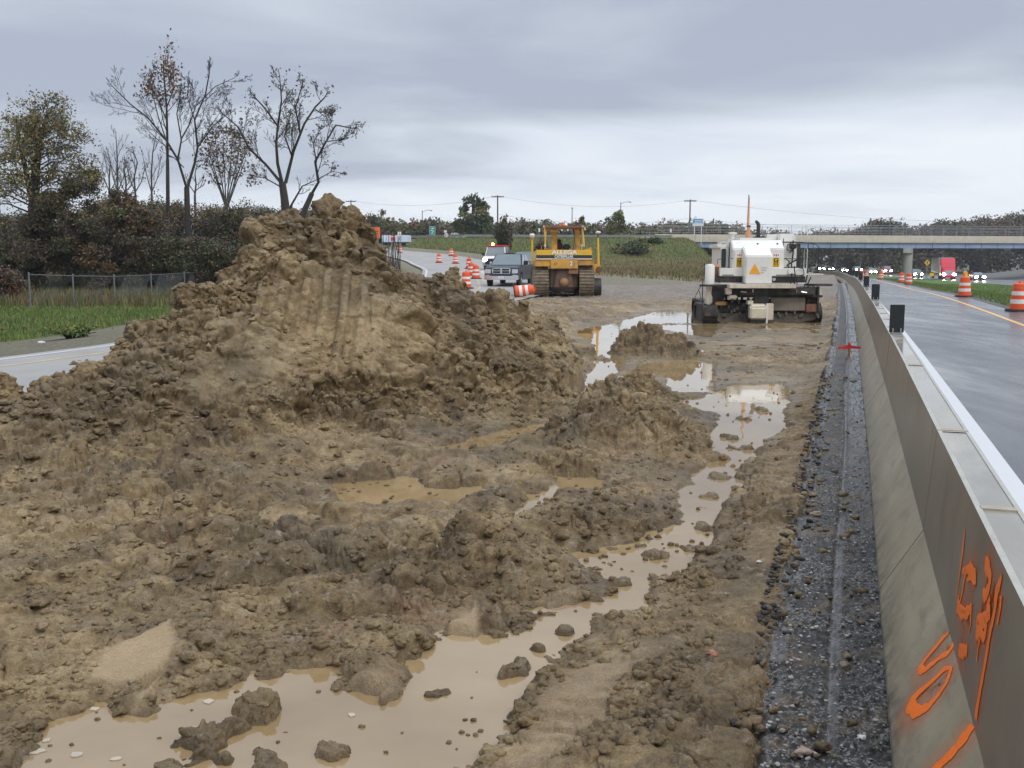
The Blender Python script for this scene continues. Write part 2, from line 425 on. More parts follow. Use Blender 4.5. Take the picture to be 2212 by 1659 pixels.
LOW = [[(1225, 700), (1420, 660), (1790, 690), (1800, 740), (1740, 860), (1700, 960), (1600, 1010), (1520, 985), (1500, 880), (1400, 870), (1300, 860), (1230, 880)],
       [(1180, 1340), (1250, 1180), (1420, 1130), (1500, 1020), (1600, 1000), (1590, 1090), (1540, 1180), (1460, 1270), (1380, 1330), (1260, 1420), (1100, 1450)]]
CLAY = [[(185, 1420), (200, 1380), (250, 1345), (330, 1322), (372, 1300), (368, 1325), (376, 1350), (350, 1390), (300, 1415), (240, 1425)], [(240, 1500), (290, 1460), (330, 1420), (355, 1395), (330, 1440), (290, 1480), (260, 1520), (240, 1520)],
        [(960, 1300), (1030, 1275), (1040, 1330), (960, 1360)]]
TREAD = [[(1070, 1659), (1040, 1659), (1110, 1560), (1190, 1480), (1290, 1420), (1420, 1400), (1400, 1470), (1320, 1550), (1230, 1640), (1200, 1700), (1000, 1750)], [(720, 1500), (740, 1430), (830, 1400), (880, 1390), (860, 1450), (800, 1490)], [(940, 1370), (960, 1300), (1030, 1270), (1050, 1340)]]

def sdf(x, y, P, margin=0.8):
    """signed distance to polygon, positive inside; -margin beyond the margin"""
    res = np.full(x.shape, -margin)
    x0, y0 = P.min(0)-margin; x1, y1 = P.max(0)+margin
    k = np.nonzero((x > x0) & (x < x1) & (y > y0) & (y < y1))[0]
    if len(k) == 0: return res
    a = x[k]; b = y[k]; dm = np.full(a.shape, 1e9); ins = np.zeros(a.shape, bool)
    n = len(P)
    for i in range(n):
        ax, ay = P[i]; bx, by = P[(i+1) % n]
        ex, ey = bx-ax, by-ay; L2 = ex*ex+ey*ey+1e-12
        t = np.clip(((a-ax)*ex+(b-ay)*ey)/L2, 0, 1)
        dm = np.minimum(dm, (a-ax-t*ex)**2+(b-ay-t*ey)**2)
        c = ((ay > b) != (by > b)) & (a < ex*(b-ay)/(ey if abs(ey) > 1e-12 else 1e-12)+ax)
        ins ^= c
    d = np.sqrt(dm); res[k] = np.where(ins, d, -d)
    return np.maximum(res, -margin)

# ---- grid, finer where the picture is closer
azs = np.linspace((-330-CX)/F, (1900-CX)/F, 1150)
Ds = []
y_ = 2150.0
while True:
    D = gp(1106, y_, -0.1).y
    if D > 8.6: break
    Ds.append(D); y_ -= 1.15 if y_ < 1720 else 6
Dm = np.concatenate([np.array(Ds), np.arange(8.6, 9.8, 0.016), np.arange(9.8, 14.6, 0.0095)])
y_ = 559+(H+0.1)*F/14.62; D2 = []
while y_ > 588:
    D2.append((H+0.1)*F/(y_-559)); y_ -= 0.75
D2 = np.array(D2); D2 = np.sort(np.concatenate([D2[(D2 < 18.6) | (D2 > 21.4)], np.arange(18.6, 21.4, 0.028)]))
Dm = np.concatenate([Dm, D2])
A, DDg = np.meshgrid(azs, Dm)
nR, nC = A.shape
A = A.ravel(); Yg = DDg.ravel(); Xg = A*Yg
Ug = Xg*cp-Yg*sp; Vg = Xg*sp+Yg*cp; Ug = Ug+dev(Vg)

def land(X, Y, U):
    wob = fbm(X*0.9, Y*0.9, 11, 3)
    z = -0.085+0.05*fbm(X*0.35, Y*0.35, 5, 3)+0.035*wob
    # right hand bank next to the asphalt
    z = z+0.10*np.exp(-((U+0.62)/0.42)**2)*(1-sst(Y, 11, 17))
    # berm in front of the bulldozer
    z = z+0.17*np.exp(-((Y-34)/6.5)**2)*sst(X, -4, 0)*(1-sst(X, 6.5, 9))*(0.8+0.5*wob)
    z = z+0.04*np.exp(-((Y-25)/5)**2)*(1-sst(X, 2.0, 4.0))
    z = np.where(Y > 42, z*(1-sst(Y, 42, 60))-0.06*sst(Y, 42, 60), z)
    return z
def hummocks(X, Y):
    z = 0*X; wob = fbm(X*2.4, Y*2.4, 13, 3)
    for (px, py, rx, ry, h) in ((1350, 940, .80, .80, .34), (1215, 1000, .5, .5, .12), (1385, 842, .42, .5, .36), (1320, 872, .35, .4, .22), (1440, 858, .3, .35, .16), (1375, 752, .50, .6, .44), (1430, 758, .4, .5, .30), (1478, 762, .26, .35, .34), (1160, 760, 1.2, 2.5, .18), (1650, 770, 1.2, 2.0, .05), (1400, 690, 2.5, 3, .03), (1300, 1120, .6, .4, .10), (700, 1200, .9, .5, .05), (1640, 1060, .3, .8, .10)):
        c = gp(px, py, -0.1)
        z = z+h*np.exp(-(((X-c.x)/rx)**2+((Y-c.y)/ry)**2)**1.3)*(1+0.6*wob)
    return z
Z0 = land(Xg, Yg, Ug)
wx = 0.10*fbm(Xg*2.2, Yg*2.2, 31, 4); wy = 0.10*fbm(Xg*2.2, Yg*2.2, 47, 4)
lowm = np.zeros_like(Z0)
for P in LOW: lowm = np.maximum(lowm, sst(sdf(Xg+wx, Yg+wy, poly(P), 0.8), -0.35, 0.35))
Z0 = Z0*(1-lowm)+(-0.194+0.036*fbm(Xg*1.9, Yg*1.1, 77, 4)+0.35*np.clip(Z0+0.06, 0, 1))*lowm
hum = hummocks(Xg, Yg); Z0 = Z0+hum; lowm = lowm*(1-np.clip(hum/0.07, 0, 1))
# mound
a_ = A; rD = np.interp(a_, cr_a, cr_D); rz = np.interp(a_, cr_a, cr_z); fD = np.interp(a_, ft_a, ft_D)
mw = (1-sst(a_, (1200-CX)/F, (1335-CX)/F))
fD = fD+0.25*fbm(Xg*1.5, Yg*1.5, 3, 3)
t = (Yg-fD)/np.maximum(rD-fD, 0.9)
prof = np.interp(t, [0, .12, .30, .42, .62, .72, .86, 1.0, 1.04], [0, .07, .20, .33, .66, .74, .90, 1.0, 1.0])
big = np.clip((rz-0.4)/1.6, 0, 1)
soft = sst(t, 0, 1)*0.4+np.clip(t, 0, 1)*0.6
prof = prof*big+soft*(1-big)
back = (Yg-rD)
bprof = 1-sst(back, 0.25+0*rz, 0.7+1.35*np.clip(rz, 0.2, 3))
front = t <= 1
M = np.where(front, prof, bprof)*mw*(t > 0)
lump = 0.16*fbm(Xg*1.1+9, (Yg+Z0)*1.1, 61, 3)
hm = np.maximum(rz-Z0, 0)
Zm = hm*M+lump*np.clip(hm, 0, 1)*4*M*(1-M)*0.8
Z1 = Z0+Zm
mound = np.clip(Zm/0.25, 0, 1)
# scraped band on the front face
scr = big*sst(t, .24, .34)*(1-sst(t, .62, .72))*front*sst(fbm(Xg*0.8, Z1*1.4, 91, 3), -0.5, -0.15)*sst(a_, (330-CX)/F, (450-CX)/F)*(1-sst(a_, (930-CX)/F, (1040-CX)/F))
# clods
Vs = Yg+1.05*Zm                                          # distance along the slope, roughly
qx = Xg+0.09*fbm(Xg*3, Vs*3, 201, 3); qy = Vs+0.09*fbm(Xg*3, Vs*3, 202, 3)
amp = 0.75+0.45*fbm(Xg*0.55, Vs*0.55, 301, 2)
amp = amp*(1+0.8*mound)*(1-0.62*lowm*(Z0 < -0.1))*(1-0.75*scr)
amp = amp+0.50*np.clip(hum/0.10, 0, 1)+0.15*sst(Yg, 6, 8)*(1-sst(Yg, 18, 26))*(1-mound)*(1-lowm)
Hc = np.zeros_like(Z0)
big_on_mound = np.clip(hm/1.2, 0, 1)
for (s, am, sd_) in ((0.70, 0.085, 1), (0.34, 0.070, 2)):
    rot = sd_*0.9; c_, s_ = math.cos(rot), math.sin(rot)
    x = (qx*c_-qy*s_)/s; y = (qx*s_+qy*c_)/s
    d1, d2, rv = worley(x, y, 400+sd_*7)
    edge = sst(d2-d1, 0.0, 0.75)
    dome = (0.55*np.sqrt(np.clip(1-(d1/0.80)**2, 0, 1))+0.45*edge)*(0.25+1.0*rv)*(0.25+0.75*sst(d2-d1, 0, .3))
    dome = dome-dome.mean()
    fac = (0.75+1.0*big_on_mound) if s > 0.2 else 0.85+0.5*big_on_mound
    Hc = Hc+am*dome*fac
    qx = qx+0.30*s*vnoise(x*2.7, y*2.7, 500+sd_); qy = qy+0.30*s*vnoise(x*2.7, y*2.7, 520+sd_)
Hd = Hc*amp*1.05+0.022*fbm(Xg*3, Vs*3, 600, 3, 0.5)*(0.5+0.6*amp)
Hd = Hd+scr*(0.050*np.tanh(1.8*np.sin(Xg*2*math.pi/0.23+1.6*fbm(Xg*.9, Z1*.8, 71, 2)))*(0.25+0.75*sst(fbm(Xg*2, Z1*1.5, 72, 2), -0.3, 0.3)))
# smooth clay slabs and track imprints
clay = np.zeros_like(Z0)
for P in CLAY: clay = np.maximum(clay, sst(sdf(Xg+wx*0.5, Yg+wy*0.5, poly(P, -0.05), 0.4), -0.03, 0.03))
tread = np.zeros_like(Z0)
for P in TREAD: tread = np.maximum(tread, sst(sdf(Xg+wx, Yg+wy, poly(P, -0.1), 0.5), -0.1, 0.15))
tread = tread*sst(fbm(Xg*1.3, Yg*1.3, 88, 2), -0.5, 0.0)
k_ = 2*math.pi/0.115
bars = np.tanh(1.3*np.sin((Vg*0.97+Ug*0.22)*k_+1.4*fbm(Xg*2, Yg*2, 89, 3)))
Z1 = Z1*(1-0.8*clay)+(-0.13)*0.8*clay
Hd = Hd*(1-0.85*clay)*(1-0.55*tread)+0.030*tread*bars*(0.5+0.6*fbm(Xg*5, Yg*5, 90, 2))+0.012*clay*fbm(Xg*4, Yg*9, 95, 3)+0.012*clay
# normals of the smooth surface
Zg_ = Z1.reshape(nR, nC); Xr = Xg.reshape(nR, nC); Yr = Yg.reshape(nR, nC)
dXr = np.stack([np.gradient(Xr, axis=1), np.gradient(Yr, axis=1), np.gradient(Zg_, axis=1)], -1)
dYr = np.stack([np.gradient(Xr, axis=0), np.gradient(Yr, axis=0), np.gradient(Zg_, axis=0)], -1)
N = np.cross(dXr, dYr); N /= np.linalg.norm(N, axis=-1, keepdims=True)+1e-12
N = N.reshape(-1, 3); N[:, 2] = np.clip(N[:, 2], 0.35, 1); N /= np.linalg.norm(N, axis=1, keepdims=True)
flat = np.clip(1-mound, 0, 1)
N = N*(1-flat[:, None])+np.array([0, 0, 1.0])*flat[:, None]
pool = np.full_like(Z0, -1.1)
for P in POOLS: pool = np.maximum(pool, sdf(Xg+wx*0.6, Yg+wy*0.6, poly(P), 1.1))
pool = pool-np.clip(hum-0.06, 0, 1)*1.6*(Yg > 8)
near = sst(-pool, 0.0, 1.0)*(1-mound)+mound*sst(-pool, 0.0, 0.5)
Z1 = np.where(mound < 1, (ZW+0.03)+(Z1-(ZW+0.03))*(0.30+0.70*near), Z1)
Hd = Hd*np.maximum(0.62+0.38*near, np.clip(hum/0.12, 0, 1))
P3 = np.stack([Xg, Yg, Z1], 1)+N*Hd[:, None]
# pools
rag = 0.05*fbm(Xg*7, Yg*7, 701, 4)+0.55*Hd-0.035
isl = np.zeros_like(Z0)
iw = 0.10*fbm(Xg*4, Yg*4, 811, 3); iw2 = 0.10*fbm(Xg*4, Yg*4, 821, 3)
for (px, py, hw, hd, hh) in ISLES:
    c = gp(px, py, ZW); hwm = hw*mpp(c.y)
    r2 = ((Xg+iw-c.x)/hwm)**2+((Yg+iw2-c.y)/(hd*1.4))**2+0.9*fbm(Xg*11, Yg*11, 831, 3)
    isl = np.maximum(isl, (0.32*hh+0.05)*np.clip(1.2-r2, 0, 1))
inn = sst(pool-rag*(1+0.2*Yg/6), -0.06, 0.09)
bed = ZW-0.05+0.02*fbm(Xg*3, Yg*3, 711, 3)+isl*1.15
z = P3[:, 2]
landz = np.maximum(z, ZW+0.012+0.02*vnoise(Xg*9, Yg*9, 5)*(1-lowm)-0.05*lowm)
P3[:, 2] = landz*(1-inn)+bed*inn
P3[:, 2] -= 0.16*sst(Ug, -0.30, -0.18)*(fbm(Xg*4, Yg*4, 52, 3)*.5+1)
P3[:, 2] -= 0.35*(1-sst(Xg, -9.5, -7.2))*(1-mound)*(Yg > 3)     # dips under the ramp pavement on the left
# fine crumbs: displaced along the true surface normal, noise taken in three dimensions
Q = P3.reshape(nR, nC, 3)
tx = np.gradient(Q, axis=1); ty = np.gradient(Q, axis=0)
N2 = np.cross(tx, ty).reshape(-1, 3); N2 /= np.linalg.norm(N2, axis=1, keepdims=True)+1e-12
del tx, ty
fine = np.maximum(amp, 0.85*np.clip(isl*12, 0, 1))*(0.95-0.22*big_on_mound)*(1-0.8*clay)*(1-0.6*tread)*np.maximum(np.maximum(0.55+0.45*near, np.clip(isl*14, 0, 1)*1.1), 1.25*np.clip(hum/0.12, 0, 1))
under = sst(P3[:, 2], ZW-0.05, ZW+0.0); fine = fine*(0.25+0.75*under)
Wp = P3+0.05*np.stack([vnoise(P3[:, 0]*7+P3[:, 2]*5, P3[:, 1]*7, 31), vnoise(P3[:, 1]*7, P3[:, 2]*7+P3[:, 0]*4, 32), vnoise(P3[:, 2]*7, P3[:, 0]*7-P3[:, 1]*5, 33)], 1)
Df = np.zeros(len(P3))
for (s, am, sd_) in ((0.17, 0.042, 3), (0.085, 0.032, 4), (0.042, 0.018, 5), (0.022, 0.008, 6)):
    d1, d2, rv, tl = worley3(Wp[:, 0]/s, Wp[:, 1]/s, Wp[:, 2]/s*1.1, 40+sd_)
    dome = (0.35*np.sqrt(np.clip(1-(d1/0.85)**2, 0, 1))+0.65*np.clip((d2-d1)*1.9, 0, 1)**0.75)*(0.2+0.8*rv)+1.5*tl*np.clip((d2-d1)*3, 0, 1)
    Df += am*(dome-dome.mean())*(1-0.72*scr)
    Wp = Wp+(0.25*s)*np.stack([vnoise(Wp[:, 0]/s*1.9, Wp[:, 2]/s*1.9+Wp[:, 1]/s, sd_), vnoise(Wp[:, 1]/s*1.9, Wp[:, 0]/s*1.9-Wp[:, 2]/s, sd_+9), vnoise(Wp[:, 2]/s*1.9, Wp[:, 1]/s*1.9+Wp[:, 0]/s, sd_+19)], 1)
P3 = P3+N2*(Df*fine)[:, None]
crumb = Df*fine
# region kept
keepv = (Ug < -0.12) & (Yg < 110) & ((Xg > np.interp(Yg, [0, 16, 20, 35, 54, 70, 110], [-12, -7.5, -6.5, -5.2, -4.6, -5, -12])) | (Yg < 9))
K = keepv.reshape(nR, nC)
kf = (K[:-1, :-1] & K[1:, :-1] & K[:-1, 1:] & K[1:, 1:]).ravel()
idx = np.arange(nR*nC).reshape(nR, nC)
Fq = np.stack([idx[:-1, :-1].ravel(), idx[:-1, 1:].ravel(), idx[1:, 1:].ravel(), idx[1:, :-1].ravel()], 1)[kf]
used = np.zeros(nR*nC, bool); used[Fq.ravel()] = True
rm = np.cumsum(used)-1
gravel = sst(Yg+3*fbm(Xg*.3, Yg*.3, 33, 3), 38, 50)

q = NT('mud')
n1 = q.noise(0.55, 4, 0.55); n2 = q.noise(2.6, 8, 0.7); n3 = q.noise(17, 6, 0.75); n4 = q.noise(75, 4, 0.8)
f = q.math('ADD', q.math('MULTIPLY', n1, 0.35), q.math('ADD', q.math('MULTIPLY', n2, 0.4), q.math('MULTIPLY', n3, 0.25)))
c = q.ramp(f, [(0.41, (0.078, 0.052, 0.025)), (0.475, (0.158, 0.107, 0.050)), (0.53, (0.240, 0.167, 0.080)), (0.60, (0.39, 0.287, 0.152))])
grey = q.rng(q.noise(0.9, 5, 0.6, vec=q.mapping((1, 1, 1), 0.7)), 0.50, 0.64)
c = q.mix(q.math('MULTIPLY', grey, 0.5), c, (0.165, 0.132, 0.080))
sp1 = q.rng(q.noise(46, 3, 0.7), 0.42, 0.62, 0.78, 1.2)
c = q.mix(1.0, c, q.mix(sp1, (0, 0, 0), (1, 1, 1)), 'MULTIPLY') if False else c
c = q.mix(q.rng(q.noise(9, 7, 0.8), 0.56, 0.66), c, (0.32, 0.25, 0.17))
c = q.mix(q.rng(q.noise(13, 7, 0.8, vec=q.mapping((1, 1, 1), 1.9)), 0.56, 0.68, 0, 0.8), c, (0.075, 0.062, 0.040))
c = q.mix(q.rng(q.noise(1.7, 6, 0.7, vec=q.mapping((1, 1, 1), 2.9)), 0.60, 0.70, 0, 0.5), c, (0.24, 0.125, 0.075))
c = q.mix(q.math('MULTIPLY', q.attr('clay'), 0.7), c, (0.44, 0.32, 0.18))
c = q.mix(q.math('MULTIPLY', q.attr('tread'), 0.5), c, (0.40, 0.29, 0.175))
c = q.mix(q.math('MULTIPLY', q.attr('gravel'), 0.7), c, q.ramp(q.noise(6, 8, 0.8), [(0.35, (0.10, 0.085, 0.07)), (0.65, (0.24, 0.21, 0.18))]))
c = q.mix(q.math('MULTIPLY', q.attr('wet'), 0.45), c, (0.10, 0.070, 0.036))
grain = q.rng(q.noise(120, 3, 0.8), 0.3, 0.7, 0.74, 1.26)
gm_ = q.t.nodes.new('ShaderNodeVectorMath'); gm_.operation = 'SCALE'; q.L(c, gm_.inputs[0]); q.L(grain, gm_.inputs['Scale']); c = gm_.outputs[0]
wetn = q.rng(q.noise(1.3, 5, 0.65, vec=q.mapping((1, 1, 1), 1.2)), 0.40, 0.62)
rg = q.math('SUBTRACT', q.rng(wetn, 0, 1, 0.78, 0.52), q.math('MULTIPLY', q.attr('wet'), 0.38))
nb = q.bump(n4, 0.5, 0.008, q.bump(n3, 0.9, 0.035))
mud_m = q.out(c, rg, nb, 0.42)
wetA = np.clip(lowm*0.8+sst(pool, -0.25, 0.0)*0.8, 0, 1)*np.clip(1-(P3[:, 2]-ZW)/0.08, 0, 1)
mud = np_mesh('mud_ground', P3[used], rm[Fq], mud_m, attrs={'clay': clay[used], 'tread': tread[used]*flat[used], 'gravel': gravel[used], 'wet': wetA[used]})
tag(mud, kind='structure')
def mud_z(x, y):
    """height of the built mud relief near (x, y)"""
    a = x/y; j = int(round((a-azs[0])/(azs[1]-azs[0]))); i = int(np.searchsorted(Dm, y))
    j = min(max(j, 0), nC-1); i = min(max(i, 0), nR-1)
    return float(P3[i*nC+j, 2])

# ---- standing water
q = NT('muddy_water')
n1 = q.noise(0.8, 4, 0.6)
c = q.ramp(n1, [(0.35, (0.25, 0.165, 0.075)), (0.65, (0.34, 0.240, 0.12))])
rip = q.noise(5.0, 3, 0.5, vec=q.mapping((1, 0.35, 1), 0.3))
wat = q.out(c, 0.02, q.bump(rip, 0.12, 0.01), 0.95)
q.b.inputs['IOR'].default_value = 1.62
wv = [(-7, 2.4, ZW), (2.2, 2.4, ZW), (14.5, 45, ZW), (-7, 45, ZW)]
w_ = MB().add(wv, [(0, 1, 2, 3)]).build('puddle_water', wat); tag(w_, kind='structure')

# ---- loose clods lying on the mud: uncountable
rng = np.random.default_rng(7)
def clod_proto(seed, sub=3):
    bm = bmesh.new(); bmesh.ops.create_icosphere(bm, subdivisions=sub, radius=1)
    v = np.array([x.co[:] for x in bm.verts]); f = np.array([[x.index for x in fc.verts] for fc in bm.faces]); bm.free()
    n = fbm(v[:, 0]*1.1+seed*7, v[:, 1]*1.3+v[:, 2]*1.9, seed, 5, .6)+0.7*fbm(v[:, 2]*2.2+seed, v[:, 0]*2.6-v[:, 1]*2, seed+9, 4, .65)
    d1, d2, rv = worley(v[:, 0]*1.7+v[:, 2]*0.9+seed*3, v[:, 1]*1.7-v[:, 2]*1.3, seed+60)
    return v*(0.80+0.45*n+0.35*(rv-.5)*np.clip((d2-d1)*3, 0, 1))[:, None], f
protos = [clod_proto(i, 3) for i in range(8)]; protos_s = [clod_proto(i+20, 2) for i in range(10)]
CV = []; CF = []; nb_ = 0
NCL = 19000
rr = rng.random((NCL, 6)); dens = 0.25+0.75*sst(fbm(Xg*1.1, Vs*1.1, 900, 3), -0.25, 0.3)
for i in range(NCL):
    px = -120+rr[i, 0]*1980; yy = 640+(1659-640)*rr[i, 1]**0.8
    if rr[i, 5] < 0.32:                                  # many sit on the mound
        a = (px-CX)/F
        if px > 1250: continue
        D = np.interp(a, ft_a, ft_D)+rr[i, 1]*(np.interp(a, cr_a, cr_D)-np.interp(a, ft_a, ft_D)+0.6)
        x, y = a*D, D
    else:
        g = gp(px, yy, -0.1); x, y = g.x, g.y
    u = x*cp-y*sp
    if u > -0.55 or y > 40 or y < 2.6: continue
    j = int(round((x/y-azs[0])/(azs[1]-azs[0]))); ii = int(np.searchsorted(Dm, y))
    if not (0 <= j < nC and 0 <= ii < nR): continue
    k = ii*nC+j
    if pool[k] > 0.0 and rr[i, 5] < (0.982 if y < 6 else 0.80): continue
    if clay[k] > 0.3 or tread[k] > 0.5: continue
    if dens[k] < rr[i, 4]: continue
    s = (0.012+0.042*rr[i, 2]**3.2)*(1.0+0.5*mound[k])*(0.8+0.02*y)
    if scr[k] > 0.3: s *= 0.5
    if pool[k] > 0: s = (0.006+0.010*rr[i, 2])*(1 if y < 6 else 1.7)
    v, f = protos[i % 8] if s > 0.034 else protos_s[i % 10]
    th = rr[i, 3]*6.28; c_, s_ = math.cos(th), math.sin(th)
    vv = v*np.array([s*(0.8+0.5*rr[i, 4]), s*(0.8+0.5*rr[i, 3]), s*(0.55+0.4*rr[i, 0])])
    vv = np.stack([vv[:, 0]*c_-vv[:, 1]*s_, vv[:, 0]*s_+vv[:, 1]*c_, vv[:, 2]], 1)
    zz = P3[k, 2] if pool[k] <= 0 else ZW
    CV.append(vv+np.array([P3[k, 0], P3[k, 1], zz+s*(0.0 if pool[k] <= 0 else 0.15)])); CF.append(f+nb_); nb_ += len(v)
cl = np_mesh('mud_clods', np.vstack(CV), np.vstack(CF), mud_m, smooth=True)
tag(cl, 'loose lumps of wet brown clay strewn over the churned mud', 'mud clods', kind='stuff')

# ---- foam flecks on the near puddle: uncountable
fm = pm('foam', (0.42, 0.36, 0.27), 0.5)
fb = MB(); rnd = random.Random(5)
fl = [(70, 1625, 38, 5), (165, 1630, 20, 5), (100, 1600, 12, 4), (205, 1532, 16, 4), (450, 1516, 14, 5), (420, 1575, 12, 4), (760, 1545, 10, 4), (250, 1640, 14, 4), (240, 1568, 24, 6), (300, 1622, 12, 5), (120, 1645, 24, 4), (780, 1588, 12, 4), (740, 1600, 22, 3), (930, 1630, 6, 3), (185, 1590, 8, 3), (560, 1475, 7, 3)]
fl = fl[:8]
for i in range(0): fl.append((60+rnd.random()*850, 1500+rnd.random()*150, 2+4*rnd.random(), 2+rnd.random()*2))
for (px, py, a, b) in fl:
    c = gp(px, py, ZW); n = 9; rx = a*mpp(c.y)*1.0; ry = b*mpp(c.y)*3
    pts = [(c.x+rx*math.cos(6.283*i/n+.3)*(0.55+0.5*rnd.random()), c.y+ry*math.sin(6.283*i/n+.3)*(0.55+0.5*rnd.random())) for i in range(n)]
    fb.prism(pts, ZW+0.0005, ZW+0.004, 'z')
o = fb.build('foam_flecks', fm); tag(o, 'pale foam flecks floating on the muddy puddle', 'foam', kind='stuff')

# ---- base earth reaching the horizon, everything else lies on it
q = NT('far_ground')
c = q.ramp(q.noise(0.02, 8, 0.6), [(0.35, (0.05, 0.06, 0.025)), (0.65, (0.10, 0.09, 0.045))])
fgm = q.out(c, 0.9)
s_ = 3000
base = MB().add([(-s_, -200, -3.2), (s_, -200, -3.2), (s_, s_, -3.2), (-s_, s_, -3.2)], [(0, 1, 2, 3)]).build('ground', fgm); tag(base, kind='structure')

def ribbon(name, us, vs, zf, m, kind='structure', attrs=None, fn=None):
    """strip in the barrier's frame: us across, vs along"""
    U_, V_ = np.meshgrid(us, vs); Z_ = zf(U_, V_)
    ue = U_-dev(V_)
    X = ue*cp+V_*sp; Y = -ue*sp+V_*cp
    n, m_ = U_.shape; idx = np.arange(n*m_).reshape(n, m_)
    f = np.stack([idx[:-1, :-1].ravel(), idx[:-1, 1:].ravel(), idx[1:, 1:].ravel(), idx[1:, :-1].ravel()], 1)
    at_ = {'u': U_.ravel(), 'v': V_.ravel()}
    o = np_mesh(name, np.stack([X.ravel(), Y.ravel(), Z_.ravel()], 1), f, m, attrs=at_)
    return tag(o, kind=kind) if kind else o

# ---- broken wet asphalt strip along the foot of the barrier
vs1 = [1.2]
while vs1[-1] < 75: vs1.append(vs1[-1]+max(0.007, vs1[-1]*vs1[-1]*0.00045))
vs1 = np.array(vs1); us1 = np.linspace(-1.0, 0.34, 150)
def zas(U, V):
    gcen = -0.26+0.015*np.sin(V*0.9); g2 = -0.01+0.012*np.sin(V*0.7+1)
    lip = -0.29+0.09*fbm(V*1.6, U*0+3, 41, 4)+0.03*fbm(V*7, U*3, 42, 3)
    z = -0.035+0.010*fbm(U*9, V*9, 21, 4)
    d1, d2, rv = worley(U/0.028, V/0.028, 5); z = z+0.008*np.sqrt(np.clip(1-(d1/.6)**2, 0, 1))*rv*rv*2
    d1, d2, rv = worley(U/0.08, V/0.08, 6); z = z+0.012*np.sqrt(np.clip(1-(d1/.55)**2, 0, 1))*(rv > .75)
    z = z-0.018*np.exp(-((U-g2)/0.02)**2)-0.02*np.exp(-((U-gcen)/0.03)**2)
    z = z-0.26*(1-sst(U, lip-0.13, lip))
    return z
q = NT('wet_asphalt_strip')
uu = q.attr('u'); vv_ = q.attr('v')
f = q.noise(120, 4, 0.8)
c = q.ramp(f, [(0.35, (0.012, 0.011, 0.010)), (0.65, (0.042, 0.040, 0.038))])
vr = q.vor(58, out='Color'); sv = q.t.nodes.new('ShaderNodeSeparateColor'); q.L(vr, sv.inputs[0])
vd = q.vor(58)
st1 = q.math('MULTIPLY', q.rng(sv.outputs[0], 0.72, 0.78), q.rng(vd, 0.42, 0.30))
c = q.mix(st1, c, q.ramp(sv.outputs[1], [(0.0, (0.10, 0.085, 0.07)), (1.0, (0.30, 0.28, 0.25))]))
vr2 = q.vor(110, out='Color'); sv2 = q.t.nodes.new('ShaderNodeSeparateColor'); q.L(vr2, sv2.inputs[0])
c = q.mix(q.math('MULTIPLY', q.rng(sv2.outputs[0], 0.70, 0.76), q.rng(q.noise(2, 3, .6), 0.36, 0.55)), c, (0.16, 0.15, 0.13))
# brown mud film toward the mud side
c = q.mix(q.math('MULTIPLY', q.rng(uu, -0.40, -0.62), q.rng(q.noise(6, 6, 0.7), 0.35, 0.55)), c, (0.15, 0.11, 0.07))
gr = q.math('MULTIPLY', q.rng(q.math('ABSOLUTE', q.math('ADD', uu, 0.01), 0), 0.030, 0.010), q.rng(q.noise(7, 5, .7), 0.36, 0.46))
gr2 = q.math('MULTIPLY', q.rng(q.math('ABSOLUTE', q.math('ADD', uu, 0.26), 0), 0.06, 0.03), q.rng(q.noise(3.5, 5, .7), 0.46, 0.54))
g = q.math('MAXIMUM', gr, gr2)
far = q.math('MULTIPLY', q.rng(vv_, 6.5, 12), q.math('MULTIPLY', q.math('MULTIPLY', q.rng(uu, 0.0, 0.06), q.rng(uu, 0.21, 0.19)), q.rng(q.noise(2.2, 6, .7), 0.36, 0.50)))
g = q.math('MAXIMUM', g, far)
c = q.mix(q.math('MULTIPLY', q.rng(q.noise(3, 6, 0.75), 0.50, 0.62), 0.75), c, (0.125, 0.090, 0.055))
c = q.mix(g, c, (0.085, 0.078, 0.07))
asm = q.out(c, q.rng(g, 0, 1, 0.55, 0.24), q.bump(f, 0.3, 0.004), 0.5)
q.L(q.rng(g, 0, 1, 0.25, 0.5), q.b.inputs['Specular IOR Level'])
ribbon('asphalt_strip', us1, vs1, zas, asm)

# ---- concrete barrier, one object per ten-foot segment
q = NT('barrier_concrete')
x3 = q.xyz()
c = q.ramp(q.noise(1.8, 8, 0.7), [(0.3, (0.25, 0.205, 0.130)), (0.55, (0.345, 0.290, 0.190)), (0.75, (0.42, 0.365, 0.25))])
c = q.mix(q.rng(q.noise(90, 3, 0.7), 0.3, 0.75, 0.12, 0.0), c, (0.10, 0.095, 0.085))
stre = q.noise(2.5, 6, 0.7, vec=q.mapping((6, 1.2, 0.5), 0))
c = q.mix(q.rng(stre, 0.52, 0.66, 0, 0.45), c, (0.13, 0.115, 0.095))
c = q.mix(q.rng(q.noise(5, 6, 0.8, vec=q.mapping((1, 1, 2.2), .5)), 0.60, 0.66, 0, 0.5), c, (0.36, 0.34, 0.29))
c = q.mix(q.math('MULTIPLY', q.rng(x3[2], 0.16, 0.0), q.rng(q.noise(7, 6, .7), .4, .6)), c, (0.10, 0.08, 0.06))
c = q.mix(q.rng(q.vor(24), 0.11, 0.05, 0, .75), c, (0.06, 0.055, 0.045))
c = q.mix(q.rng(q.noise(1.3, 7, 0.8, vec=q.mapping((1, 1, 1), 2)), 0.56, 0.66, 0, .4), c, (0.19, 0.15, 0.10))
bcm = q.out(c, 0.42, q.bump(q.noise(70, 4, 0.7), 0.18, 0.004), 0.4)
q = NT('barrier_upper_face')
